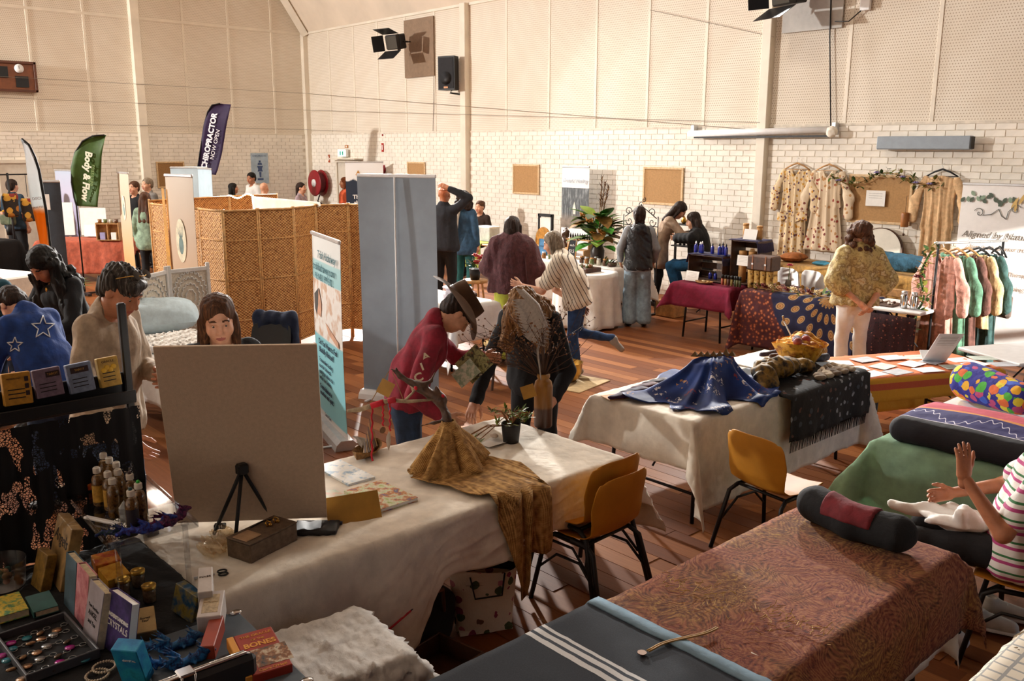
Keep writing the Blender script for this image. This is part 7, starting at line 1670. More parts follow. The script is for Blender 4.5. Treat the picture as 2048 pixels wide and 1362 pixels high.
# boxes and books on the black cloth
zc = zl
TBK = (('angel_box', 'tan oracle card box lettered Angels leaning by the shelf', 'card deck', ((97, 1150, zc), (118, 1186, zc), (145, 1059, zc+.24), (111, 1022, zc+.24)), .045, mat('angel_cover', '#9a7a4a', .6, var=.25, scale=20), None, (('Angels', 0, .22, .85, INK, dict(shear=.2)),)),
       ('gold_box', 'small gilt card box beside the Angels box', 'card deck', ((59, 1166, zc), (77, 1184, zc), (98, 1112, zc+.14), (77, 1098, zc+.14)), .04, mat('gilt_cover', '#8a6a2c', .45, var=.35, scale=30), None, ()),
       ('blue_book', 'slate blue hardback leaning in the book row', 'book', ((120, 1199, zc), (142, 1224, zc), (159, 1134, zc+.2), (140, 1111, zc+.2)), .03, mat('slate_cover', '#46606f', .6), CREMEP, ()),
       ('pink_book', 'pink hardback leaning beside the slate blue book', 'book', ((143, 1226, zc), (163, 1250, zc), (185, 1162, zc+.2), (160, 1131, zc+.2)), .03, art_mat('pink_cover', ['#8a3a4a', '#c77a84', '#d89aa0', '#b05a68'], 12), CREMEP, ()),
       ('white_book', 'pale lilac hardback with thin angel lettering in the book row', 'book', ((159, 1263, zc), (180, 1294, zc), (219, 1194, zc+.2), (186, 1166, zc+.2)), .03, mat('lilac_cover', '#a59fa8', .6), CREMEP, (('Your Guardian', 0, .12, .7, INK), ('ANGEL', .0, .0, .6, INK), ('and You', 0, -.14, .5, INK))),
       ('crystals_book', 'violet hardback about crystals at the end of the book row', 'book', ((203, 1290, zc), (243, 1322, zc), (271, 1214, zc+.2), (222, 1180, zc+.2)), .03, art_mat('violet_cover', ['#1f1a3a', '#33285a', '#4a3a7a', '#2a2150'], 9), PAPER, (('UNDERSTANDING', 0, .12, .9, PAPER, dict(bold=.001)), ('CRYSTALS', 0, -.02, .9, PAPER))),
       ('blue_deck', 'turquoise and blue card box at the front of the stall', 'card deck', ((228, 1362, zc+.02), (300, 1372, zc+.02), (266, 1302, zc+.16), (236, 1303, zc+.16)), .05, art_mat('turquoise_cover', ['#0f5a8a', '#1f7ab0', '#2a9ab8', '#1a5a5a'], 6), None, (('CRYSTAL', .1, .2, .5, PAPER),)),
       ('tan_box', 'small tan box with handwritten style lettering', 'box', ((277, 1265, zc+.05), (320, 1261, zc+.05), (302, 1209, zc+.09), (258, 1222, zc+.09)), .05, mat('tan_card', '#b79a63', .7, var=.12), None, (('Sacred\nSoul', 0, .0, .55, INKB, dict(shear=.3)),)),
       ('sea_box', 'blue sea print box with a gold top under the riser', 'box', ((347, 1232, zc), (389, 1246, zc), (389, 1199, zc+.09), (345, 1154, zc+.14)), .04, art_mat('sea_cover', ['#0f2a4a', '#1a4a6a', '#8a7a3a', '#0c1f33'], 9), None, ()),
       ('ember_deck', 'orange oracle box under the riser, rear one', 'card deck', ((195, 1132, zc+.05), (249, 1117, zc+.05), (226, 1100, zc+.06), (178, 1110, zc+.06)), .045, art_mat('ember_print', []) if False else MATS['ember_print'], None, ()),
       ('sunset_deck', 'amber oracle box under the riser, front one', 'card deck', ((216, 1164, zc+.04), (257, 1146, zc+.04), (245, 1122, zc+.06), (196, 1134, zc+.06)), .04, art_mat('amber_cover', ['#7a4a12', '#c88a1f', '#e0a83a', '#8a4a1a'], 9), None, ()),
       ('teal_book', 'small dark teal book lying behind the key ring tray', 'book', ((60, 1226, zc+.03), (116, 1212, zc+.03), (99, 1179, zc+.035), (56, 1193, zc+.035)), .025, mat('teal_cover', '#2a5a55', .6), CREMEP, ()),
       ('bright_book', 'bright pink and green painted book at the left edge', 'book', ((-14, 1236, zc+.035), (57, 1218, zc+.035), (38, 1181, zc+.04), (-22, 1200, zc+.04)), .03, art_mat('bright_cover', ['#c05a7a', '#3a8a5a', '#d8b83a', '#2a7a4a', '#d87a8a'], 10), CREMEP, ()))
for nm, lb, ct, cs, th, mt, pg, wd in TBK: slab(nm, lb, ct, [at(*q) for q in cs], th, mt, pg, wd)
for i, (u, v) in enumerate(((248, 1190), (278, 1172), (300, 1203))):
    t = thing('gold_lid_jar', 'little glass jar with a gold lid under the riser, %s one' % ('left', 'rear', 'right')[i], 'jar', at(u, v, zc), 0, 'gold lidded jars'); G().lathe([(.02, 0), (.024, .005), (.024, .05), (.02, .056)], 16).build('jar_body', mat('jar_glass', '#6a5a48', .08, var=.3, scale=60), t, True); G().lathe([(.026, .055), (.027, .068), (.022, .07), (.02, .066), (0, .066)], 16, cap=False).build('gold_lid', mat('gold_lid', '#c9a24a', .3, .8), t, True)
t = thing('plastic_tub', 'frosted plastic tub of beads at the left edge', 'tub', at(8, 1172, zc)); G().grid(lambda a, b: (math.cos(a*6.283)*(.075+.012*b), math.sin(a*6.283)*(.075+.012*b), .11*b), 24, 6, wrap=True).build('tub_wall', glass_mat('frosted_plastic', '#cfcfcf', .3, 1.5), t, True); G().lathe([(0, .003), (.075, .003)], 20, cap=False).build('tub_base', PLASTW, t); [G().ball((rnd(-.05, .05), rnd(-.05, .05), .02+.012*(i % 4)), .014, 6, 4).build('bead', (SUCC[2], MATS['rose_quartz'], MATS['teal_cover'])[i % 3], t, True) for i in range(16)]
# key ring tray
A_, B_, C_ = at(142, 1228, zc+.02), at(184, 1311, zc+.02), at(40, 1364, zc+.02); M_, w, h = rect_of(C_, B_, A_, C_+A_-B_)
t = thing('keyring_tray', 'shallow black tray full of key rings at the bottom left', 'tray', M=M_); G().box((0, 0, -.012), (w, h, .006)).build('tray_floor', mat('black_velvet', '#101014', .95), t)
for s in (-1, 1): G().box((s*w/2, 0, 0), (.008, h+.008, .034), bev=.002).build('tray_wall', mat('tray_grey', '#4a4a4e', .5), t); G().box((0, s*h/2, 0), (w, .008, .034), bev=.002).build('tray_wall', mat('tray_grey', '#4a4a4e'), t)
CHM = [mat('charm_metal_%d' % i, c_, .3, .7, var=.3, scale=80) for i, c_ in enumerate(('#8a6a4a', '#b08a6a', '#9a9a98', '#5a4a3a'))]+[mat('charm_gem_%d' % i, c_, .2) for i, c_ in enumerate(('#b02a8a', '#2a7a8a'))]
k = 0
for r in range(5):
    for q in range(5):
        x = (-.4+.2*q+rnd(-.03, .03))*w; y = (-.38+.19*r+rnd(-.03, .03))*h; k += 1
        kr = thing('key_ring', 'metal key ring with a charm in row %s, place %s of the black tray' % (ordn[r], ordn[q]), 'key ring', M=M_@T(x, y, -.008)@RZ(rnd(-.5, .9)), group='key rings in the tray')
        G().tube([(.011*math.cos(a), .011*math.sin(a), .002) for a in [i*PI/6 for i in range(13)]], .0014, 5).build('ring', CHM[2], kr, True); G().tube([(-.011, 0, .002), (-.026, 0, .002)], .0018, 5).build('link', CHM[2], kr)
        m_ = CHM[(k*7) % 6]; g = G()
        if k % 3: g.lathe([(0, 0), (.016, .001), (.016, .004), (0, .005)], 14, c=(-.04, 0, 0))
        else: g.ball((-.04, 0, .006), (.018, .01, .006), 8, 5)
        g.build('charm', m_, kr, True)
for i in range(2):
    pc = at(195+14*i, 1352-14*i, zc+.006); t = thing('bead_bracelet', 'loop of pale wooden beads beside the tray, %s one' % ('front', 'rear')[i], 'bracelet', pc, 0, 'bead bracelets'); [G().ball((math.cos(a)*.034, math.sin(a)*.034, .004*(1+i)), .0048, 7, 5).build('bead', mat('pale_bead', '#b9a890', .5), t, True) for a in [j*2*PI/24 for j in range(24)]]
# open silver and black case with dragons
A_, B_, C_ = at(268, 1290, zc+.03), at(484, 1218, zc+.03), at(612, 1366, zc+.03); M_, w, h = rect_of(A_+C_-B_, C_, B_, A_)
t = thing('display_case', 'open flat grey case with silver corner brackets', 'case', M=M_); G().box((0, 0, -.012), (w, h, .024), bev=.004).build('case_panel', mat('grey_felt_case', '#4f5860', .8, var=.1), t)
for sx in (-1, 1):
    for sy in (-1, 1): G().ball((sx*(w/2-.01), sy*(h/2-.01), 0), (.024, .018, .008), 10, 5).build('corner_bracket', mat('chrome', '#d0d0d0', .15, 1, var=0), t, True)
p0, p1 = at(296, 1372, zc+.13), at(488, 1302, zc+.13); dd = (p1-p0); rz = math.atan2(dd.y, dd.x); mid = (p0+p1)/2
t = thing('case_lid', 'black padded case lid with a silver trim and latch at the very front', 'case lid', (mid.x, mid.y, zc+.03), rz); Lw = dd.length; G().box((0, -.01, .045), (Lw+.06, .045, .1), bev=.014).build('padded_lid', mat('black_vinyl', '#17181d', .55), t); G().tube([(-Lw/2-.02, -.012, .1), (Lw/2, -.012, .1), (Lw/2+.022, -.012, .085)], .006, 6).build('silver_trim', MATS['chrome'], t, True); G().tube([(-Lw/2-.02, .002, .099), (Lw/2, .002, .099)], .004, 6).build('silver_trim', MATS['chrome'], t, True); G().box((-.04, -.01, .106), (.05, .05, .012), bev=.004).build('latch', MATS['chrome'], t); G().tube([(-.06, -.035, .106), (-.06, -.035, .07), (-.02, -.035, .07), (-.02, -.035, .106)], .004, 6).build('latch_loop', MATS['chrome'], t, True)
dragon('blue crystal dragon on the grey case, rear one', at(325, 1300, zc+.033), -.5, '#1f2a8a', '#2a6a9a'); dragon('blue crystal dragon on the grey case, front one', at(345, 1334, zc+.033), -.4, '#241f7a', '#1f6aa8')
SAL = mat('salmon_side', '#7a3a2c', .6)
for nm, lb, cs, th, mt, wd in (('inner_box', 'tall pale boxed deck at the back of the grey case', ((397.5, 1186, zc+.15), (429, 1181, zc+.15), (421, 1133, zc+.17), (393.6, 1136, zc+.17)), .13, mat('pale_lid', '#c5bcb4', .6, var=.08), (('INNER', 0, .1, .8, INKB, dict()),)),
                           ('ornate_box', 'pale boxed deck with an ornate gold label', ((399, 1235, zc+.11), (449, 1230, zc+.11), (442, 1180, zc+.13), (397, 1184, zc+.13)), .09, mat('pale_lid2', '#c9bfb9', .6, var=.08), (('ANGEL CARDS', 0, .05, .6, mat('antique_gold', '#9a7a4a', .5)),)),
                           ('red_box', 'slim brick red boxed deck before the pale ones', ((396, 1294, zc+.08), (423, 1292, zc+.08), (452, 1230, zc+.1), (423, 1231, zc+.1)), .06, mat('brick_red', '#a03f28', .5, var=.08), ())):
    tq, w_, h_ = slab(nm, lb, 'card deck', [at(*q) for q in cs], th, mt, None, wd)
    if nm == 'ornate_box': G().box((.0, 0, .0003), (w_*.68, h_*.7, .0008)).build('gold_label', mat('label_cream', '#b9a584', .6, var=.2, scale=60), tq)
REDB = mat('oracle_red', '#9a2f1c', .5, var=.1); OG = mat('oracle_gold', '#d8953a', .5, var=0)
tq, w_, h_ = slab('oracle_box', 'red boxed oracle set with gold lettering and a bones photo', 'card deck', [at(*q) for q in ((502, 1352, zc+.06), (577, 1331, zc+.06), (550, 1249, zc+.08), (470, 1272, zc+.08))], .055, REDB, None, (('THE ORACLE', .02, .39, .8, OG), ('OF THE', .02, .28, .34, OG), ('BONES', .02, .16, .82, OG, dict(bold=.001)), ("Claire O'Neill", .04, -.44, .7, OG)))
G().box((.02, -h_*.16, .0004), (w_*.9, h_*.42, .001)).build('cover_photo', art_mat('bones_photo', ['#1c1a1a', '#55504c', '#8a5a3a', '#c9b9a0', '#2a2422'], 16), tq); G().box((-w_/2-.012, 0, -.02), (.022, h_, .04), bev=.002).build('gold_spine', OG, tq)
# folded translucent sheet in front of the trestle
o = drape(.4, .42, (.06, .1, .1, .04), amp=.02, freq=14, seed=17, wr=.011, step=.014, rd=.03).build('plastic_sheet', cloth_mat('pale_sheeting', '#cfccc8', .08), None, True, M=T(1.56, 2.7, .585)@RZ(-.1))
solid(o, .012); tag(o, 'folded pale sheeting piled in front of the trestle cloth', 'sheet')
t = thing('storage_stool', 'dark box stool carrying the folded sheeting', 'stool', (1.55, 2.7, 0)); G().box((0, 0, .28), (.4, .36, .52), bev=.02).build('stool_body', mat('dark_carton', '#1f1a18', .8), t); G().box((0, 0, .555), (.41, .37, .02), bev=.008).build('stool_lid', mat('dark_carton', '#1f1a18'), t)

# ------------------------------------------------------------------ treatment bed and carved white screen behind
BEDP = Vector((2.95, 8.1, 0))
t = thing('treatment_bed', 'treatment bed under white sheets behind the board', 'bed', BEDP, R_(12)); G().box((0, 0, .62), (.75, 1.95, .12), bev=.03).build('bed_top', mat('couch_vinyl', '#6a4a2a'), t)
for sx in (-1, 1):
    for sy in (-1, 1): G().box((sx*.3, sy*.85, .28), (.05, .05, .56)).build('leg', WOODD, t)
cloth_on('white_bed_sheet', 'white bed sheet hanging over the treatment bed', BEDP, R_(12), .78, 1.97, .69, (.4, .4, .5, .2), WHITEC, cat='sheet', amp=.03, freq=9, seed=97)
o = pillow('blue_pillow', .8, .5, .3, cloth_mat('ice_blue_cotton', '#c6dbe6', .06), None, T(3.14, 8.6, .84)@RZ(-.35)@RX(.2)); tag(o, 'plump ice blue pillow at the head of the treatment bed', 'pillow')
o = sculpt('fluffy_throw', SD().box((0, 0, 0), (.33, .3, .035), .03), .014, cloth_mat('white_fleece', '#efece6', .06, 60, 40, bump=.3), None, T(3.0, 7.75, .735)@RZ(.2), fold=.018, ffreq=60, fz=1); tag(o, 'white fluffy throw on the treatment bed', 'throw')
t = thing('carved_screen', 'white carved lattice folding screen behind the treatment bed', 'folding screen', at(340, 620, .9)); WP = mat('white_painted_wood', '#d9d6d2', .5, var=.05); c0 = t.location.copy(); c0.z = 0; t.location = c0
vs = [at(262, 545, 1.27), at(333, 528, 1.28), at(417, 520, 1.28)]
for a, b in zip(vs[:-1], vs[1:]):
    a = Vector((a.x, a.y, 0))-c0; b = Vector((b.x, b.y, 0))-c0; L = (b-a).length; d = (b-a)/L; M_ = Matrix(((d.x, -d.y, 0, a.x), (d.y, d.x, 0, a.y), (0, 0, 1, 0), (0, 0, 0, 1)))
    pn = G().box((L/2, .0, .62), (L-.03, .006, 1.18)).build('panel', mat('lattice_backing', '#d8cbb8', .7, var=.1, scale=90, bump=.3, bscale=220), t, M=M_)
    for x in (.018, L-.018): G().box((x, 0, .63), (.036, .036, 1.26), bev=.006).build('stile', WP, pn)
    for z in (.06, .66, 1.2): G().box((L/2, 0, z), (L-.05, .03, .04), bev=.005).build('rail', WP, pn)
    la = G()
    for zc_ in (.92, .36):
        for r_, n_ in ((.07, 8), (.13, 14), (.19, 20), (.245, 26)):
            for k in range(n_):
                th = 2*PI*k/n_; la.tube([(L/2+r_*math.cos(th+q*.8*PI/n_*2)*(1+.12*math.sin(q*PI))*min(1, (L-.1)/.5), -.008, zc_+r_*math.sin(th+q*.8*PI/n_*2)*(1+.12*math.sin(q*PI))) for q in (0, .35, .7, 1)], .0065, 4)
    e = la.build('carved_lattice', WP, pn); e['kind'] = 'stuff'
JP = at(520, 645, .82)
t = shell_chair('dark_chair', 'dark chair with a navy jacket over its back behind the board', (JP.x, JP.y, 0), facing(-.3, -1), mat('black_plastic', '#1b1a1c'), None)
o = sculpt('navy_jacket', SD().cap((-.17, 0, .0), (.17, 0, .0), .06, .06, k=.03).cap((-.17, 0, 0), (-.2, .03, -.3), .06, .05, k=.04).cap((.17, 0, 0), (.21, .0, -.35), .06, .05, k=.04).box((0, -.03, -.2), (.19, .035, .2), .03, k=.05), .014, cloth_mat('navy_cloth', '#1c2740', .2), None, T(3.04, 5.66+.0, .84)@RZ(facing(-.3, -1)), fold=.012); o.location = Vector((JP.x, JP.y, .82))+Matrix.Rotation(facing(-.3, -1), 3, 'Z')@Vector((0, -.27, 0)); tag(o, 'navy jacket slung over the back of the dark chair', 'jacket')
# ------------------------------------------------------------------ the people
JEAN = cloth_mat('dark_denim', '#23354f', .25, 300, 16); JEANP = cloth_mat('pale_denim', '#8ea3b3', .15, 300, 16); BLK = cloth_mat('black_jersey', '#0d0d11', .25); SHOED = mat('dark_shoe', '#1c1a1c', .5)
def extra(root, name, sd, h, m, **kw): return sculpt(name, sd, h, m, root, **kw)
def hat(root, m, band, Rb=.19):
    J, Rh, hc, s, HP = root_info[root.name]; M_ = T(Vector(HP(0, -.04, .04)))@Matrix(Rh.tolist()).to_4x4()
    G().grid(lambda a, b: (math.cos(a*6.283)*(.1+.115*b), math.sin(a*6.283)*(.122+.11*b), .045*b*b*math.cos(a*12.566)-.006), 40, 6, wrap=True).build('hat_brim', m, root, True, M=M_)
    o = G().grid(lambda a, b: (math.cos(a*6.283)*.104*(1-.2*b*b)*(1-max(0, b-.75)*3.9), math.sin(a*6.283)*.126*(1-.15*b*b)*(1-max(0, b-.75)*3.9), .112*min(1, b*1.25)**.7-(.02*(b-.7)*3 if b > .7 else 0)), 36, 12, wrap=True).build('hat_crown', m, root, True, M=M_); 
    G().grid(lambda a, b: (math.cos(a*6.283)*.106, math.sin(a*6.283)*.128, .004+.022*b), 36, 1, wrap=True).build('hat_band', band, root, True, M=M_)
# near left
FLEECE = cloth_mat('oatmeal_fleece', '#a8937c', .15, 200, 18)
p = person('man in an oatmeal zip fleece with sunglasses pushed up on dark hair', (1.55, 5.07, 0), facing(1, -.2), 1.83, .12, head=(-.1, .45, 0), skin=SKIN2, hair='salt', style='short', top=FLEECE, bottom=JEAN, shoe=SHOED, pose=dict(le=(-.25, .06, 1.1), lw=(-.06, .27, 1.1), re=(.25, .05, 1.06), rw=(.24, .28, .86)), res=.012, hres=.006, fold=.009, hands=(1.2, .35), build=1.08, hair_amp=.01)
J, Rh, hc, s, HP = root_info[p.name]
extra(p, 'collar', SD().cap(J['nek']-(0, .01, .03), J['nek']+np.array((0, .0, .02)), .076, .072, k=.02).cap(J['nek']+np.array((0, .02, .0)), J['nek']+np.array((0, .08, .15)), .06, .075, k=.01, op='cut'), .008, FLEECE)
g = G()
for x in (-.035, .035): g.lathe([(0, .0), (.026, .0), (.027, .002), (0, .004)], 14, c=HP(x, .06, .142), M=Matrix(Rh.tolist()).to_4x4()@RX(-.5)); 
g.build('sunglass_lens', mat('dark_lens', '#17120f', .08, var=0), p); G().tube([HP(-.08, -.03, .06), HP(-.065, .05, .135), HP(0, .075, .145), HP(.065, .05, .135), HP(.08, -.03, .06)], .003, 5).build('sunglass_frame', BRASS, p, True)
extra(p, 'forelock', SD().ell(HP(0, .06, .075), (.075, .04, .035), k=.02).ell(HP(.03, .085, .06), (.035, .02, .03), k=.02), .008, HB_['salt'], fold=.004, ffreq=60); G().tube([J['rw']*.9+J['re']*.1+np.array((.034*math.cos(a), .034*math.sin(a), .0)) for a in [i*PI/8 for i in range(17)]], .007, 6).build('bracelet', WOOD, p, True)
p = person('person in a royal blue jacket with white star outlines bending left', (1.6, 6.38, 0), facing(-.85, .45), 1.62, .38, head=(0, .75, 0), hair='dark', style='short', top=cloth_mat('royal_blue', '#173a7d', .2), bottom=JEAN, shoe=SHOED, pose=dict(lw=(-.2, .5, .9), le=(-.28, .25, 1.0), rw=(.2, .5, .9), re=(.28, .25, 1.0)), res=.014, hres=.008, build=1.12, face=False)
J = root_info[p.name][0]; Wt = mat('white_outline', '#c9ccd2', .6, var=0)
from mathutils.bvhtree import BVHTree
me = [c for c in p.children if c.name.startswith('top')][0].data; bv = BVHTree.FromPolygons([v.co for v in me.vertices], [q.vertices for q in me.polygons]); Wi = RZ(-p.rotation_euler.z)@T(*(-p.location)); oc = Wi@Vector(CAM)
for u, v, r in ((86, 655, 24), (66, 612, 9), (92, 622, 11), (30, 690, 16)):
    pts = []
    for i in range(41):
        f = i/4; k = int(f); A, B = [(u+math.cos(PI/2+q*PI/5)*r*(1 if q % 2 == 0 else .42), v-math.sin(PI/2+q*PI/5)*r*(1 if q % 2 == 0 else .42)) for q in (k % 10, (k+1) % 10)]; g_ = f-k
        d = (Wi.to_3x3()@Vector(ray(A[0]*(1-g_)+B[0]*g_, A[1]*(1-g_)+B[1]*g_))).normalized(); h_ = bv.ray_cast(oc, d)[0]
        if h_ is not None: pts.append(h_-d*.003)
    if len(pts) > 38: G().tube(pts, .004, 5).build('star_outline', Wt, p, True)
p = person('woman in black with long black curls looking down at the left', (2.13, 7.62, 0), facing(-.45, -.85), 1.7, .22, head=(.1, .5, 0), skin=SKIN2, hair='black', style='curly', hr=.3, top=BLK, top_kind='mid', bottom=BLK, shoe=SHOED, res=.014, hres=.007, build=1.1, pose=dict(lw=(-.1, .4, 1.0), le=(-.28, .2, 1.08), rw=(.1, .4, 1.0), re=(.28, .2, 1.08)))
J, Rh, hc, s, HP = root_info[p.name]; G().tube([J['nek']+np.array((.07*math.cos(a), .06+.05*math.sin(a)*0, .03-.12*max(0, math.sin(a)))) for a in [i*PI/10 for i in range(11)]], .003, 4).build('necklace', BRASS, p); G().ball(J['nek']+np.array((0, .1, -.1)), (.015, .006, .02), 8, 5).build('pendant', BRASS, p, True); tresses(p, 'black', (((-.08, -.02, 0), (-.17, .03, -.28), .055, .06), ((.08, -.02, 0), (.17, .02, -.3), .055, .06), ((0, -.08, 0), (0, -.1, -.25), .09, .08)), .02)
person('person with long fair hair cut by the left edge', (1.85, 8.6, 0), facing(-.2, -1), 1.6, .35, head=(0, .6, 0), hair='blonde', style='long', top=cloth_mat('teal_top', '#1f4a5a', .2), bottom=JEAN, shoe=SHOED, res=.018, hres=.01)
p = person('smiling woman with long brown hair and black top behind the board', (1.96, 4.48, 0), facing(.5, -.85), 1.68, .1, head=(-.16, .2, .06), hair='brown', style='long', top=BLK, bottom=BLK, shoe=SHOED, res=.012, hres=.0055, hr=.4, pose=dict(lw=(-.15, .35, .95), rw=(.15, .35, .95)))
# centre: man in hat, blonde woman
CRIM = cloth_mat('crimson_shirt', '#8a1f33', .22, 300, 14); FELT = mat('brown_felt', '#4f3620', .9, var=.15, bump=.2, bscale=200)
p = person('person in a crimson shirt and brown felt hat reading a leaflet', (3.08, 4.38, 0), facing(1, .2), 1.68, .42, head=(0, .62, 0), hair='dark', style='short', top=CRIM, bottom=JEAN, shoe=SHOED, pose=dict(re=(.3, .02, 1.02), rw=(.24, .22, .86), le=(-.24, .34, 1.12), lw=(-.1, .52, 1.14)), res=.011, hres=.0065, fold=.008, hands=(.8, .5), build=.95, hem=.89)
hat(p, FELT, WOODD); J, Rh, hc, s, HP = root_info[p.name]
for k, ch in enumerate('AJCK'):
    q = J['rs']+(J['re']-J['rs'])*(.3+.17*k); xx = Vector((J['re']-J['rs'])).normalized(); text(ch, .075, frame(Vector(q)+Vector((.07, -.02, 0)), Vector((0, 1, .35)), Vector((0.25, -.3, 1))), mat('cream_embroidery', '#d8c9b0', .8, var=0), p, name='embroidery', bold=.002)
slab('leaflet', 'dark folded booklet held by the person in the hat', 'leaflet', [atD(*q) for q in ((915, 735, 5.5), (952, 775, 5.46), (980, 720, 5.46), (945, 680, 5.5))], .004, art_mat('booklet_print', ['#1f1c18', '#3a352c', '#a8a26a', '#2a2620', '#c9c0a8'], 9)); slab('map_leaflet', 'pale map leaflet held in front of the dark booklet', 'leaflet', [atD(*q) for q in ((912, 755, 5.43), (925, 785, 5.4), (960, 735, 5.4), (930, 710, 5.43))], .003, art_mat('map_print', ['#b9b3a0', '#8a9a80', '#cfc8b4', '#9a9080'], 14))
p = person('woman with wavy dark blonde hair and black top bending over the plants', (4.16, 4.36, 0), facing(-.25, -1), 1.66, .42, head=(0, .75, 0), hair='blonde', style='curly', hr=.34, top=BLK, bottom=BLK, shoe=SHOED, pose=dict(re=(.26, .38, 1.0), rw=(.28, .56, .84), le=(-.26, .1, .98), lw=(-.2, .3, .82)), res=.012, hres=.007, hair_amp=.007, hands=(.5, .7), face=False, handn=dict(r=(0, .3, -1)))
J, Rh, hc, s, HP = root_info[p.name]; tresses(p, 'blonde', (((-.07, 0, 0), (-.12, .12, -.2), .06, .05), ((.07, 0, 0), (.12, .12, -.2), .06, .05), ((0, .05, .07), (0, .17, -.1), .06, .04), ((0, -.08, 0), (0, -.05, -.05), .08, .07)))
extra(p, 'pink_cuff', SD().cap(J['rw']*.75+J['re']*.25, J['rw']*.97+J['re']*.03, .036, .034, k=.01), .007, mat('pink_cuff', '#c65a86', .8))
# middle distance
PLUM = cloth_mat('plum_cheesecloth', '#553033', .2, 120, 26, bump=.5)
p = person('woman in a loose plum top and lime trousers seen from behind', (6.78, 7.5, 0), facing(.12, 1), 1.66, head=(-.2, .1, 0), hair='dark', style='bob', top=PLUM, top_kind='mid', bottom=cloth_mat('lime_cotton', '#b9bd4a', .1), bot_kind='wide', shoe=SHOED, loose=.055, hem=.84, pose=dict(le=(-.27, .02, 1.12), lw=(-.16, .25, 1.1), re=(.27, .02, 1.12), rw=(.16, .25, 1.1)), res=.015, hres=.009, fold=.012, build=1.1, face=False)
J, Rh, hc, s, HP = root_info[p.name]; G().tube([J['rs']+np.array((-.02, -.09, .07)), J['rs']+np.array((.03, -.16, -.2)), J['rs']+np.array((.06, -.15, -.45))], .016, 6, flat=.4).build('bag_strap', PLUM, p, True); extra(p, 'hair_length', SD().cap(HP(0, -.06, -.05), HP(0, -.075, -.17), .075, .06, k=.03), .01, HB_['dark'], fold=.005, ffreq=60)
STR = stripe_mat('cream_pinstripe', [(0, '#d9ccb8'), (.82, '#4a3a30')], .036, 1, wob=.004, rot=(.47, 0, 0))
p = person('grey haired woman in a pinstripe blouse and jeans bending to the left', tuple(at(1152, 748, 0)), facing(-1, .25), 1.6, .47, head=(0, -.1, 0), hair='grey', style='bob', top=STR, top_kind='short', bottom=cloth_mat('blue_denim', '#243f66', .25), bot_kind='slim', shoe=mat('white_sneaker', '#8d857c', .6), loose=.02, pose=dict(ra=(.1, -.42, .42), rk=(.1, .02, .48), rt=(.1, -.5, .32), le=(-.25, .36, 1.0), lw=(-.2, .62, 1.05), re=(.22, .3, .95), rw=(.16, .0, .78)), res=.013, hres=.008, fold=.008, build=1.05, shoe_kind='x')
p = person('woman with braids in a black hooded puffer vest seen from behind', tuple(at(1272, 652, 0)), facing(.05, 1), 1.64, hair='dark', style='braids', top=cloth_mat('grey_sweater', '#8f9398', .1), bottom=JEANP, bot_kind='wide', shoe=SHOED, pose=dict(le=(-.26, .0, 1.12), lw=(-.24, .16, .93), re=(.26, .0, 1.12), rw=(.24, .16, .93)), res=.014, hres=.008, face=False)
J, Rh, hc, s, HP = root_info[p.name]; VEST = mat('black_quilted', '#17191e', .45, var=.2, bump=.7, bscale=30)
extra(p, 'puffer_vest', SD().cap(J['pel']-(0, 0, .06), J['wai'], .175, .15, k=.05, sq=(1.15, .85, 1)).cap(J['wai'], J['che'], .15, .165, k=.05, sq=(1.15, .85, 1)).cap(J['ls']*.85+J['rs']*.15-(0, 0, .01), J['rs']*.85+J['ls']*.15-(0, 0, .01), .072, k=.05).ell(J['nek']+np.array((0, -.09, -.05)), (.11, .06, .09), k=.03).plane((0, 0, .79), (0, 0, -1)), .012, VEST, fold=.006, ffreq=24, fz=1.4)
person('woman in a beige top with long dark hair leaning towards the seated woman', tuple(at(1322, 408, 1.6)*Vector((1, 1, 0)) if False else (11.0, 8.78, 0)), facing(.85, -.2), 1.7, .4, head=(0, .35, 0), hair='dark', style='long', top=cloth_mat('beige_knit', '#b09680', .15), bottom=BLK, bot_kind='slim', shoe=SHOED, hem=.62, pose=dict(re=(.24, .36, 1.15), rw=(.1, .58, 1.12), le=(-.22, .36, 1.1), lw=(-.08, .55, 1.1)), res=.017, hres=.011)
person('woman in a black jumper and blue jeans sitting on the stool', (11.2, 8.12, 0), facing(-.9, .4), 1.7, .15, head=(.1, .2, 0), hair='dark', style='long', hr=.5, top=BLK, bottom=cloth_mat('bright_denim', '#1f5a86', .2), shoe=SHOED, sit=.6, loose=.03, build=1.15, res=.016, hres=.01, pose=dict(la=(-.12, .3, .2), ra=(.12, .3, .2), le=(-.3, .08, 1.12), lw=(-.15, .35, 1.1), re=(.3, .08, 1.12), rw=(.15, .35, 1.1)), face=False)
FLO = art_mat('olive_floral', ['#6a5a30', '#a8935a', '#c9b57a', '#8a7040', '#d8cba0', '#b98a4a'], 7)
p = person('woman in a floral blouse and white trousers, hands clasped behind her back', (8.8, 4.42, 0), facing(-.1, 1), 1.68, hair='brown', style='curly', hr=.24, top=FLO, top_kind='mid', bottom=WHITEC, bot_kind='trousers', shoe=mat('tan_shoe', '#a8865f', .6), loose=.035, hem=.86, pose=dict(le=(-.29, -.08, 1.12), lw=(-.05, -.21, .9), re=(.29, -.08, 1.12), rw=(.05, -.22, .88)), res=.013, hres=.008, fold=.01, face=False, build=1.06)
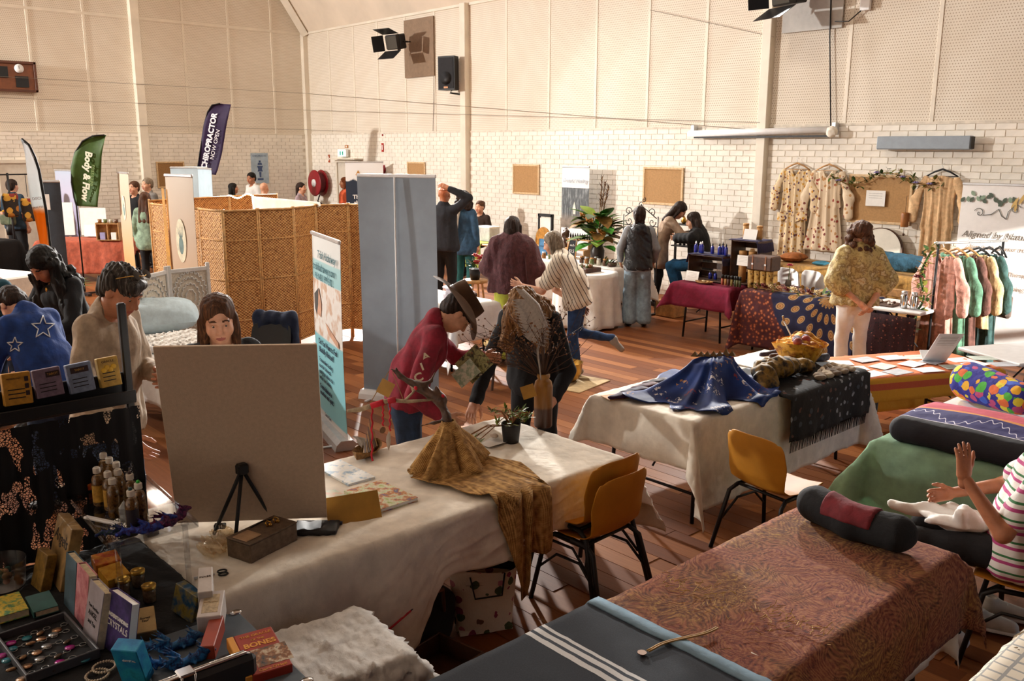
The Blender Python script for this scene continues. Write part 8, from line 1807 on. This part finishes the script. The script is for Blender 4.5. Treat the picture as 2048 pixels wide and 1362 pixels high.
p = person('bald man in a dark jacket with one hand on his head behind the grey banner', (8.5, 10.95, 0), facing(.3, .95), 1.85, hair='dark', style='bald', skin=SKIN2, top=cloth_mat('charcoal_jacket', '#1f222a', .2), bottom=BLK, shoe=SHOED, pose=dict(re=(.38, -.02, 1.55), rw=(.12, -.12, 1.68)), res=.018, hres=.011, face=False, build=1.1)
p = person('woman with dark curls in a denim top and long cream scarf', (9.3, 11.45, 0), facing(.4, .9), 1.72, hair='dark', style='curly', hr=.14, top=cloth_mat('denim_top', '#2f4f6a', .2), bottom=cloth_mat('teal_trousers', '#1d5a5a', .15), shoe=SHOED, res=.018, hres=.011, face=False, hem=.7)
J = root_info[p.name][0]; G().tube([J['nek']+np.array((-.02, -.1, .02)), J['che']+np.array((-.04, -.17, 0)), J['wai']+np.array((-.08, -.18, -.1)), J['pel']+np.array((-.1, -.17, -.1))], [.035, .045, .06, .07], 8, flat=.4).build('cream_scarf', CREAM, p, True)
person('girl in a dark brown top sitting by the wall behind the far table', (11.2, 13.3, 0), facing(-.5, -.8), 1.62, hair='brown', style='bun', top=cloth_mat('dark_brown_top', '#33241d', .2), bottom=BLK, shoe=SHOED, sit=.6, res=.02, hres=.011)
# far people above the screens
FAR = dict(res=.024, hres=.013)
person('man in a white T-shirt standing near the blue wall poster', (10.0, 20.35, 0), facing(-.6, -.8), 1.83, head=(.2, .15, 0), skin=SKIN2, hair='black', style='short', top=WHITEC, top_kind='short', bottom=JEAN, shoe=SHOED, **FAR)
person('woman with long straight dark hair left of the man in white', (9.15, 19.6, 0), facing(.9, .3), 1.62, hair='black', style='long', top=BLK, bottom=BLK, shoe=SHOED, **FAR)
person('balding man with his back turned right of the man in white', (8.8, 17.4, 0), facing(.2, 1), 1.71, hair=None, style='bald', top=CREAM, bottom=JEAN, shoe=SHOED, **FAR)
person('girl with a dark ponytail in profile near the corner', (10.1, 18.2, 0), facing(1, -.2), 1.65, hair='dark', style='pony', top=cloth_mat('pink_grey_top', '#a8949a', .2), bottom=JEAN, shoe=SHOED, **FAR)
person('woman with auburn hair in a bright orange shirt by the hose reel', (11.3, 18.3, 0), facing(-.9, -.3), 1.74, hair='red', style='long', top=cloth_mat('orange_shirt', '#d8613a', .12), bottom=BLK, shoe=SHOED, build=1.15, **FAR)
p = person('man in a dark teal T-shirt with a waist bag at the far left', (4.62, 19.6, 0), facing(.2, 1), 1.8, hair='dark', style='short', top=cloth_mat('dark_teal_tee', '#22384a', .2), top_kind='short', bottom=BLK, shoe=SHOED, build=1.1, face=False, **FAR)
J = root_info[p.name][0]; extra(p, 'waist_bag', SD().box(J['pel']+np.array((0, -.2, .06)), (.16, .05, .1), .04), .02, cloth_mat('olive_bag', '#5a6048', .2))
person('man with short brown hair in black behind the beige banner', (6.45, 18.2, 0), facing(-.3, -.9), 1.76, hair='brown', style='short', top=BLK, bottom=BLK, shoe=SHOED, **FAR)
person('grey haired man just behind the man in black at the far left', (6.9, 18.7, 0), facing(-.5, -.8), 1.8, hair='grey', style='short', top=cloth_mat('grey_shirt', '#77716c', .1), bottom=BLK, shoe=SHOED, **FAR)
person('woman with long brown hair and pale green top beside the wicker screen', (5.75, 15.75, 0), facing(.1, 1), 1.66, hair='brown', style='long', hr=.5, top=cloth_mat('mint_print', '#8aa088', .25), bottom=BLK, shoe=SHOED, hem=.7, face=False, **FAR)
# right: seated woman in stripes, person at the edge
STP = stripe_mat('pink_green_stripe', [(0, '#d8d2cc'), (.3, '#a83a72'), (.5, '#d8d2cc'), (.72, '#2f6a3a'), (.86, '#d8d2cc')], .075, 2, wob=.01)
p = person('woman in a pink and green striped shirt seated on the ochre chair', (4.47, 1.33, 0), R_(14), 1.66, -.22, head=(0, .3, 0), skin=SKIN2, hair='brown', style='long', top=STP, top_kind='short', bottom=BLK, bot_kind='slim', shoe=mat('white_sock', '#d9d6d0', .9), sit=.47, pose=dict(le=(-.3, .05, .74), lw=(-.27, .24, .97), re=(.3, .1, .78), rw=(.12, .33, .74), la=(-.14, .22, .09), ra=(.12, .22, .09)), res=.011, hres=.008, hands=(.25, .6), handn=dict(ld=(0, .1, 1), l=(.6, .6, 0)), build=1.1)
o = sculpt('white_garment', SD().ell((0, 0, 0), (.13, .17, .035)).cap((.0, .1, 0), (.02, .3, -.01), .035, .02, k=.03).cap((-.05, -.1, .02), (-.1, -.05, .07), .035, .03, k=.04), .011, WHITEC, None, T(4.4, 1.6, .645)@RZ(.2), fold=.018, ffreq=28); tag(o, 'white knitted garment lying in the striped woman\'s lap', 'garment')
bpy.data.objects[[x.name for x in bpy.data.objects if x.get('label', '').endswith('striped shirt') and x.get('category') == 'chair'][0]].matrix_local = T(4.48, 1.27, 0)@RZ(R_(14))
for i, (u, v) in enumerate(((1985, 1262), (2012, 1238))):
    t = thing('sneaker', 'white leather sneaker standing under the ochre chair, %s one' % ('nearer', 'farther')[i], 'shoe', at(u, v, .0), R_(200), 'white sneakers'); SNK = mat('sneaker_white', '#c9c4ba', .6, var=.08)
    sculpt('upper', SD().cap((0, -.08, .06), (0, .08, .04), .045, .036, k=.03).cap((0, -.08, .06), (0, -.085, .1), .04, .036, k=.03).ell((0, -.08, .14), (.026, .03, .05), k=.02, op='cut').plane((0, 0, .022), (0, 0, -1)), .007, SNK, t); sculpt('sole', SD().cap((0, -.085, .016), (0, .09, .016), .045, .04, k=.02, sq=(1, 1, .36)), .007, PLASTW, t)
    for k in range(4): G().tube([(-.02, -.01+.02*k, .088-.008*k), (.02, .0+.02*k, .088-.008*k)], .0025, 4).build('lace', PAPER, t)
DRS = print_mat('brown_batik_dress', '#3a2f28', ['#8a6f4a', '#1f4a5a', '#b9a070', '#20301f', '#6a4a33'], 20, .55)
person('person in a brown patterned wrap at the right edge, hands together', (5.42, 1.12, 0), facing(-.75, .75), 1.66, .15, hair='dark', style='long', top=DRS, bottom=DRS, bot_kind='skirt', shoe=SHOED, loose=.03, hem=.6, pose=dict(le=(-.26, .14, 1.08), lw=(-.04, .36, 1.02), re=(.26, .14, 1.08), rw=(.04, .36, 1.0)), res=.014, hres=.01, hands=(1.0, 1.0))
# ------------------------------------------------------------------ fittings on the walls
BROWNP = mat('brown_backing', '#8a715a', .7, var=.08)
def flood(label, P, to, s=1.0):
    d = Vector(to)-Vector(P); rz = math.atan2(d.y, d.x)-PI/2; el = math.atan2(d.z, math.hypot(d.x, d.y))
    t = thing('floodlight', label, 'floodlight', M=T(*P)@RZ(rz)@RX(el), group='stage floodlights')
    G().box((0, -.12*s, 0), (.42*s, .2*s, .3*s), bev=.02).build('lamp_housing', BLACKM, t); G().box((0, -.015*s, 0), (.38*s, .012, .26*s)).build('lens', mat('lamp_glass', '#4a4640', .15, var=0), t)
    for sz in (-1, 1): G().box((0, .14*s, sz*.235*s), (.46*s, .3*s, .006), M=RX(sz*.45)).build('barn_door', BLACKM, t)
    for sx in (-1, 1): G().box((sx*.29*s, .12*s, 0), (.006, .26*s, .32*s), M=RZ(-sx*.5)).build('barn_door', BLACKM, t)
    G().tube([(-.22*s, -.12*s, 0), (-.22*s, -.25*s, -.02), (.22*s, -.25*s, -.02), (.22*s, -.12*s, 0)], .012, 6).build('yoke', BLACKM, t, True); G().tube([(0, -.25*s, -.02), (0, -.62, -.05)], .014, 6).build('bracket', BLACKM, t, True); return t
o = G().box((XB-.03, 16.22, 4.52), (.02, 1.05, 1.2)).build('lamp_backing', BROWNP); tag(o, 'brown square backing board behind the left floodlight', 'panel')
flood('black floodlight with barn doors on the brown backing board', (11.4, 16.4, 4.6), (4.5, 15, 3.2), 1.0)
o = G().box((XB-.03, 6.98, 4.52), (.02, .92, .95)).build('lamp_backing', mat('grey_backing', '#b9b5af', .5, var=.05)); tag(o, 'pale grey backing board behind the top right floodlight', 'panel')
flood('black floodlight with barn doors at the top right edge', (11.36, 7.1, 4.5), (4, 9, 3.6), 1.1)
t = thing('power_box', 'white power outlet box beside the top right floodlight', 'socket', (XB-.02, 6.2, 4.33)); G().box((-.02, 0, 0), (.05, .14, .2), bev=.008).build('case', PLASTW, t); G().tube([(-.04, .05, -.1), (-.06, .2, -.22), (-.03, .42, -.2)], .008, 6).build('flex', BLACKM, t, True)
G().tube([(-.03, .52, .4), (-.03, .48, -.4), (-.04, .36, -1.6)], .01, 6).build('hanging_cable', BLACKM, t, True)
t = thing('wall_speaker', 'black loudspeaker bracketed to the column on the long wall', 'speaker', (11.72, 14.85, 3.9), .3)
G().prism([(-.13, -.2), (-.13, .2), (.1, .15), (.1, -.15)], -.33, .33).build('cabinet', mat('speaker_black', '#17171a', .6), t); G().box((-.135, 0, .0), (.012, .36, .6), bev=.004).build('grille', mat('grille_black', '#232327', .8, bump=.6, bscale=300), t); G().lathe([(.0, 0), (.12, .0), (.13, .008), (.0, .012)], 24, c=(-.142, 0, -.1), M=RY(-PI/2)).build('cone', mat('speaker_black', '#17171a'), t, True); G().box((-.145, 0, -.28), (.006, .1, .035)).build('badge', mat('badge_orange', '#b5763a', .5), t); G().tube([(.1, 0, -.3), (.0, 0, -.38), (.2, -.1, -.4)], .02, 6).build('bracket', BLACKM, t, True)
t = thing('projector_screen', 'rolled projector screen in a white housing above the wall column', 'screen', (11.86, 7.68, 2.67)); G().tube([(0, 1.25, -.02), (0, -1.24, .01)], .05, 14).build('housing', PLASTW, t, True); G().box((0, 0, -.075), (.02, 2.3, .03)).build('bottom_bar', BLACKM, t); [G().box((.06, y, .03), (.1, .05, .16)).build('bracket', ALU, t) for y in (1.2, -1.2)]; sculpt('tied_cloth', SD().ell((0, 0, 0), (.06, .09, .07)), .02, CREAM, t, T(-.03, -1.2, -.02), fold=.02, ffreq=40)
t = thing('wall_heater', 'long grey blue panel heater high on the brick wall', 'heater', (11.84, 5.2, 2.5)); G().box((0, 0, 0), (.12, 1.2, .17), bev=.012).build('casing', mat('grey_blue_metal', '#8d98a3', .45, var=.04), t); G().box((0, -.602, 0), (.11, .012, .15)).build('end_cap', BLACKM, t); [G().box((.09, y, .05), (.08, .04, .06)).build('bracket', ALU, t) for y in (-.4, .4)]
t = thing('hose_reel', 'red fire hose reel on the wall near the corner', 'hose reel', (11.8, 20.35, 1.55)); REDM = mat('fire_red', '#8f1420', .4, var=.08)
for x in (-.12, .08): G().lathe([(.0, -.01), (.3, -.012), (.33, 0), (.3, .012), (0, .01)], 28, c=(x, 0, 0), M=RY(PI/2)).build('reel_disc', REDM, t, True)
G().lathe([(.24, -.1), (.24, .08)], 24, M=RY(PI/2), cap=False).build('coiled_hose', mat('hose_rubber', '#5a1018', .7), t, True); G().lathe([(0, 0), (.1, 0), (.1, -.02), (0, -.03)], 18, c=(-.13, 0, 0), M=RY(PI/2)).build('hub', PLASTW, t, True); G().box((.12, 0, 0), (.12, .12, .2)).build('wall_bracket', REDM, t); G().tube([(-.05, -.1, -.3), (-.08, -.05, -.45), (.05, -.12, -.55), (.05, -.12, -1.1)], .018, 7).build('valve_pipe', BLACKM, t, True)
t = thing('exit_sign', 'lit green and white exit sign above the door', 'exit sign', (11.9, 19.3, 2.3)); G().box((0, 0, 0), (.08, .36, .18), bev=.01).build('housing', PLASTW, t); G().box((-.042, 0, 0), (.006, .34, .16)).build('lit_face', emit_mat('exit_face', '#c8f4e6', 2.2), t); [G().prism([(y-.025, -.055), (y+.025, -.055), (y+.03, .02), (y, .06), (y-.03, .02)], 0, .003, M=T(-.045, 0, 0)@Matrix(((0, 0, -1, 0), (1, 0, 0, 0), (0, 1, 0, 0), (0, 0, 0, 1)))).build('running_figure', mat('exit_green', '#1f9a7a', .5, var=0), t) for y in (.06, -.05)]
dr = G().box((XB-.02, 19.2, 1.03), (.05, .92, 2.06), bev=.006).build('door_1', mat('door_cream', '#d9d0c2', .5, var=.04)); struct(dr)
G().box((XB-.03, 19.2, 2.1), (.1, 1.05, .06)).build('door_head', M_strip, dr); [G().box((XB-.03, 19.2+s*.5, 1.04), (.08, .06, 2.1)).build('door_jamb', M_strip, dr) for s in (-1, 1)]; G().box((XB-.12, 19.15, 2.16), (.26, 1.15, .03)).build('door_shelf', M_strip, dr); G().ball((XB-.08, 18.85, 1.0), .035, 10, 6).build('door_knob', ALU, dr, True)
for i, (u, v, w_, h_, lb, c1) in enumerate(((658, 317, .07, .19, 'small orange sign by the hose reel', '#b5532a'), (693, 293, .14, .07, 'small orange plate above the exit sign', '#b9743a'), (765, 295, .08, .2, 'narrow red fire equipment sign on the wall', '#b8352a'))):
    p = atX(u, v, XB-.02); t = thing('safety_sign', lb, 'sign', p); G().box((0, 0, 0), (.012, w_, h_), bev=.002).build('plate', mat('safety_%d' % i, c1, .5, var=.05), t); G().box((-.008, 0, 0), (.003, w_*.35, h_*.55)).build('pictogram', PAPER, t)
p = atX(766, 339, XB-.03); t = thing('fire_bell', 'red round alarm bell beside the white headed banner', 'alarm', p); G().lathe([(0, -.05), (.06, -.045), (.09, -.01), (.09, .02)], 18, M=RY(PI/2)).build('bell_dome', REDM, t, True); G().box((.01, 0, .0), (.02, .12, .2), bev=.006).build('back_plate', REDM, t)
p = atX(765, 270, XB-.02); o = thing('sprinkler_tag', 'tiny red tag on the brick ledge', 'tag', p); G().box((0, 0, 0), (.02, .03, .04)).build('plate', REDM, o)
# poster and score board on the left wall
t = thing('wall_poster', 'pale blue anatomy poster on the left wall near the corner', 'poster', (10.58, YA-.012, 1.92)); G().box((0, -.004, 0), (.46, .006, .74)).build('sheet', mat('poster_blue', '#a9bccb', .6, var=.1, scale=5), t)
fm = frame((0, -.008, 0), (1, 0, 0), (0, 0, 1)); NV = mat('poster_navy', '#3a4f78', .6, var=0); text('CHIROPRACTIC', .05, fm@T(0, .3, 0), NV, t, fit=.38); g = G(); g.prism([(-.08, .06), (.08, .06), (.05, -.02), (.07, -.08), (-.07, -.08), (-.05, -.02)], 0, .002, M=fm); g.prism([(-.05, .13), (.05, .13), (.06, .08), (-.06, .08)], 0, .002, M=fm); g.prism([(-.025, .19), (.025, .19), (.025, .14), (-.025, .14)], 0, .002, M=fm); g.prism([(-.03, -.09), (.03, -.09), (.02, -.22), (-.02, -.22)], 0, .002, M=fm); g.build('spine_figure', NV, t); G().box((0, -.008, -.27), (.16, .002, .05)).build('caption_bar', NV, t)
t = thing('score_board', 'brown timber score board with two dark panels and a clock', 'scoreboard', (4.85, YA-.02, 3.84)); BR = mat('varnished_brown', '#7a4424', .5, var=.12); G().box((0, -.02, 0), (1.55, .04, .56)).build('backing', BR, t)
for s in (-1, 1): G().box((0, -.05, s*.28), (1.6, .05, .05), bev=.005).build('frame_rail', mat('frame_brown', '#5a2f1a', .5), t); G().box((s*.78, -.05, 0), (.05, .05, .6), bev=.005).build('frame_side', mat('frame_brown', '#5a2f1a'), t)
for x, z in ((.15, .08), (.52, -.1)): G().box((x, -.05, z), (.24, .02, .22)).build('number_panel', BLACKM, t)
G().lathe([(0, 0), (.085, 0), (.09, .02), (0, .025)], 24, c=(.48, -.045, .16), M=RX(PI/2)).build('clock_face', PLASTW, t, True); G().box((.48, -.074, .185), (.008, .004, .06)).build('clock_hand', INK, t)
# tension wires across the hall
wm = mat('wire_grey', '#8d8478', .5, .5)
for i, (a, b) in enumerate((((0, 153), (1540, 262)), ((0, 195), (1520, 245)), ((0, 244), (700, 262)))):
    p, q = atY(a[0], a[1], YA-.15), atX(b[0], b[1], XB-.12); m_ = Vector((XB-.12, YA-.15, p.z-.05)); t = thing('tension_wire', 'thin steel wire strung along both walls, %s' % ('highest one', 'middle one', 'lowest one at the brick ledge')[i], 'wire', p, 0, 'wall wires'); G().tube([Vector((0, 0, 0)), m_-p, q-p], .004, 4).build('wire', wm, t)
p, q = atX(1300, 20, XB-.1), atX(1548, 74, XB-.1); t = thing('tension_wire', 'thin steel wire slanting to the column near the top right', 'wire', p, 0, 'wall wires'); G().tube([(0, 0, 0), q-p], .004, 4).build('wire', wm, t)
p, q = atX(868, 150, XB-.03), atX(866, 262, XB-.03); t = thing('lamp_cable', 'thin cable dropping from the left floodlight', 'cable', p); G().tube([(0, 0, 0), q-p], .008, 4).build('cable', mat('cable_grey', '#7a6f62', .6), t)
# ------------------------------------------------------------------ far left corner of the market
SP = at(185, 478, .76)
folding_table('long table under salmon cloth at the far left', (SP.x, SP.y, 0), CAMYAW, 1.7, .7, .76, m=WOOD)
cloth_on('salmon_cloth', 'salmon pink cloth on the far left table', (SP.x, SP.y), CAMYAW, 1.72, .72, .762, (.2, .2, .6, .3), cloth_mat('salmon_cotton', '#b0583f', .15), amp=.02, seed=99)
t = thing('display_boards', 'white upright display panels standing on the far left table', 'panel', at(165, 465, .77), facing(1, 0)-PI/2); 
for u, v, w_, h_ in ((125, 470, .5, .62), (190, 470, .5, .52)): p = at(u, v, .77)-t.location; G().box((0, 0, h_/2), (.018, w_, h_)).build('panel', PAPER, t, M=RZ(-t.rotation_euler.z)@T(*p)@RZ(math.atan2(_F[1], _F[0])))
t = thing('laptop', 'open white laptop on the far left table', 'laptop', at(188, 474, .772), facing(0, 1)); G().box((0, .1, .008), (.32, .22, .014), bev=.004).build('keyboard_base', PLASTW, t); G().box((0, -.02, .12), (.32, .01, .22), M=RX(-.25), bev=.003).build('screen_lid', PLASTW, t)
t = thing('desk_organiser', 'small timber pigeonhole box on the far left table', 'organiser', at(222, 480, .772), facing(0, 1)); G().box((0, .0, .16), (.42, .02, .32)).build('back', WOOD, t); [G().box((x, -.06, .16), (.016, .12, .32)).build('divider', WOOD, t) for x in (-.2, 0, .2)]; [G().box((0, -.06, z), (.4, .12, .014)).build('shelf', WOOD, t) for z in (.01, .3)]; [G().box((-.1+.2*i, -.08, .08), (.09, .05, .13)).build('box', (mat('lilac_box', '#9a96c0', .6), PAPER)[i], t) for i in (0, 1)]; [G().lathe([(.03, .31), (.035, .38)], 10, c=(-.15+.1*i, -.05, 0)).build('jar', jm[i], t, True) for i in range(4)]
folding_table('dark clothed table with goods at the far left edge', (3.45, 18.3, 0), R_(20), 1.6, .6, .76)
cloth_on('dark_cloth', 'black cloth on the far left goods table', (3.45, 18.3), R_(20), 1.62, .62, .762, (.3, .3, .65, .3), BLACKC, amp=.02, seed=101)
for i in range(5): p = Vector((3.2+.2*i, 18.2+.08*i, .768)); t = thing('far_bottle', 'tall bottle on the dark far left table, %s in the row' % ordn[i], 'bottle', p, 0, 'bottles on the dark far table'); G().lathe([(.04, 0), (.045, .02), (.045, .18), (.02, .24), (.02, .32)], 12).build('glass_body', (mat('amber_bottle', '#b5761f', .3), mat('lilac_bottle', '#8a86b8', .3), mat('green_bottle', '#2f4a2a', .3))[i % 3], t, True); G().lathe([(.022, .31), (.022, .35)], 10).build('cap', BLACKM, t, True)
t = thing('bag_stand', 'tall stand hung with patterned bags at the far left', 'stand', (4.4, 18.9, 0)); G().tube([(0, 0, 0), (0, 0, 1.95)], .02, 8).build('post', BLACKM, t, True); G().tube([(-.4, 0, 1.92), (.4, 0, 1.92)], .015, 6).build('bar', BLACKM, t, True); [sculpt('hung_bag', SD().box((0, 0, -.3), (.13, .06, .22), .04), .03, print_mat('bag_print_%d' % i, '#2a2420', ['#b5762a', '#8a2f2a', '#d0a040'], 8, .5), t, T(-.3+.3*i, 0, 1.75-.1*i), fold=.01) for i in range(3)]; [G().tube([(-.3+.3*i, 0, 1.92), (-.3+.3*i, 0, 1.5)], .006, 5).build('strap', BLACKM, t) for i in range(3)]; G().lathe([(.22, 0), (.22, .02), (.03, .03)], 16).build('base', BLACKM, t, True)
t = thing('yellow_lily', 'yellow flowers on a dark vase at the left edge', 'flowers', at(20, 470, .77)); G().lathe([(.05, 0), (.06, .1), (.04, .2)], 12).build('vase', BLACKM, t, True); [flower(t, (rnd(-.08, .08), rnd(-.08, .08), .35+rnd(0, .4)), .07, mat('yellow_petal', '#d0a02a', .6), LEAF[2], 6) for _ in range(5)]; [G().tube([(0, 0, .15), (rnd(-.06, .06), rnd(-.06, .06), .5)], .006, 4).build('stem', LEAF[0], t) for _ in range(4)]
d1 = G().box((4.75, YA-.02, 1.05), (1.5, .05, 2.1), bev=.006).build('door_2', mat('door_cream', '#d9d0c2')); struct(d1); G().box((4.75, YA-.05, 1.05), (.02, .02, 2.1)).build('meeting_stile', M_strip, d1); G().box((4.75, YA-.04, 2.13), (1.6, .07, .07)).build('door_head', M_strip, d1)
t = thing('potted_fern', 'feathery green plant behind the woman with black curls', 'plant', at(128, 560, .5)); t.location.z = .0; G().lathe([(.1, 0), (.13, .3), (.12, .3)], 14).build('pot', WOODD, t, True); [obj('leaf', leaf_mesh(.4, .1, .3, m=LEAF[1]), t, T(0, 0, .32)@RZ(i*.7)@RX(.5+.12*(i % 5))) for i in range(18)]
o = G().box((0, 0, .45), (.6, .9, .9), bev=.02).build('clothed_plinth', WHITEC, None, M=T(*at(20, 690, 0))@RZ(.4)); tag(o, 'cream clothed plinth at the far left edge behind the curls', 'table')
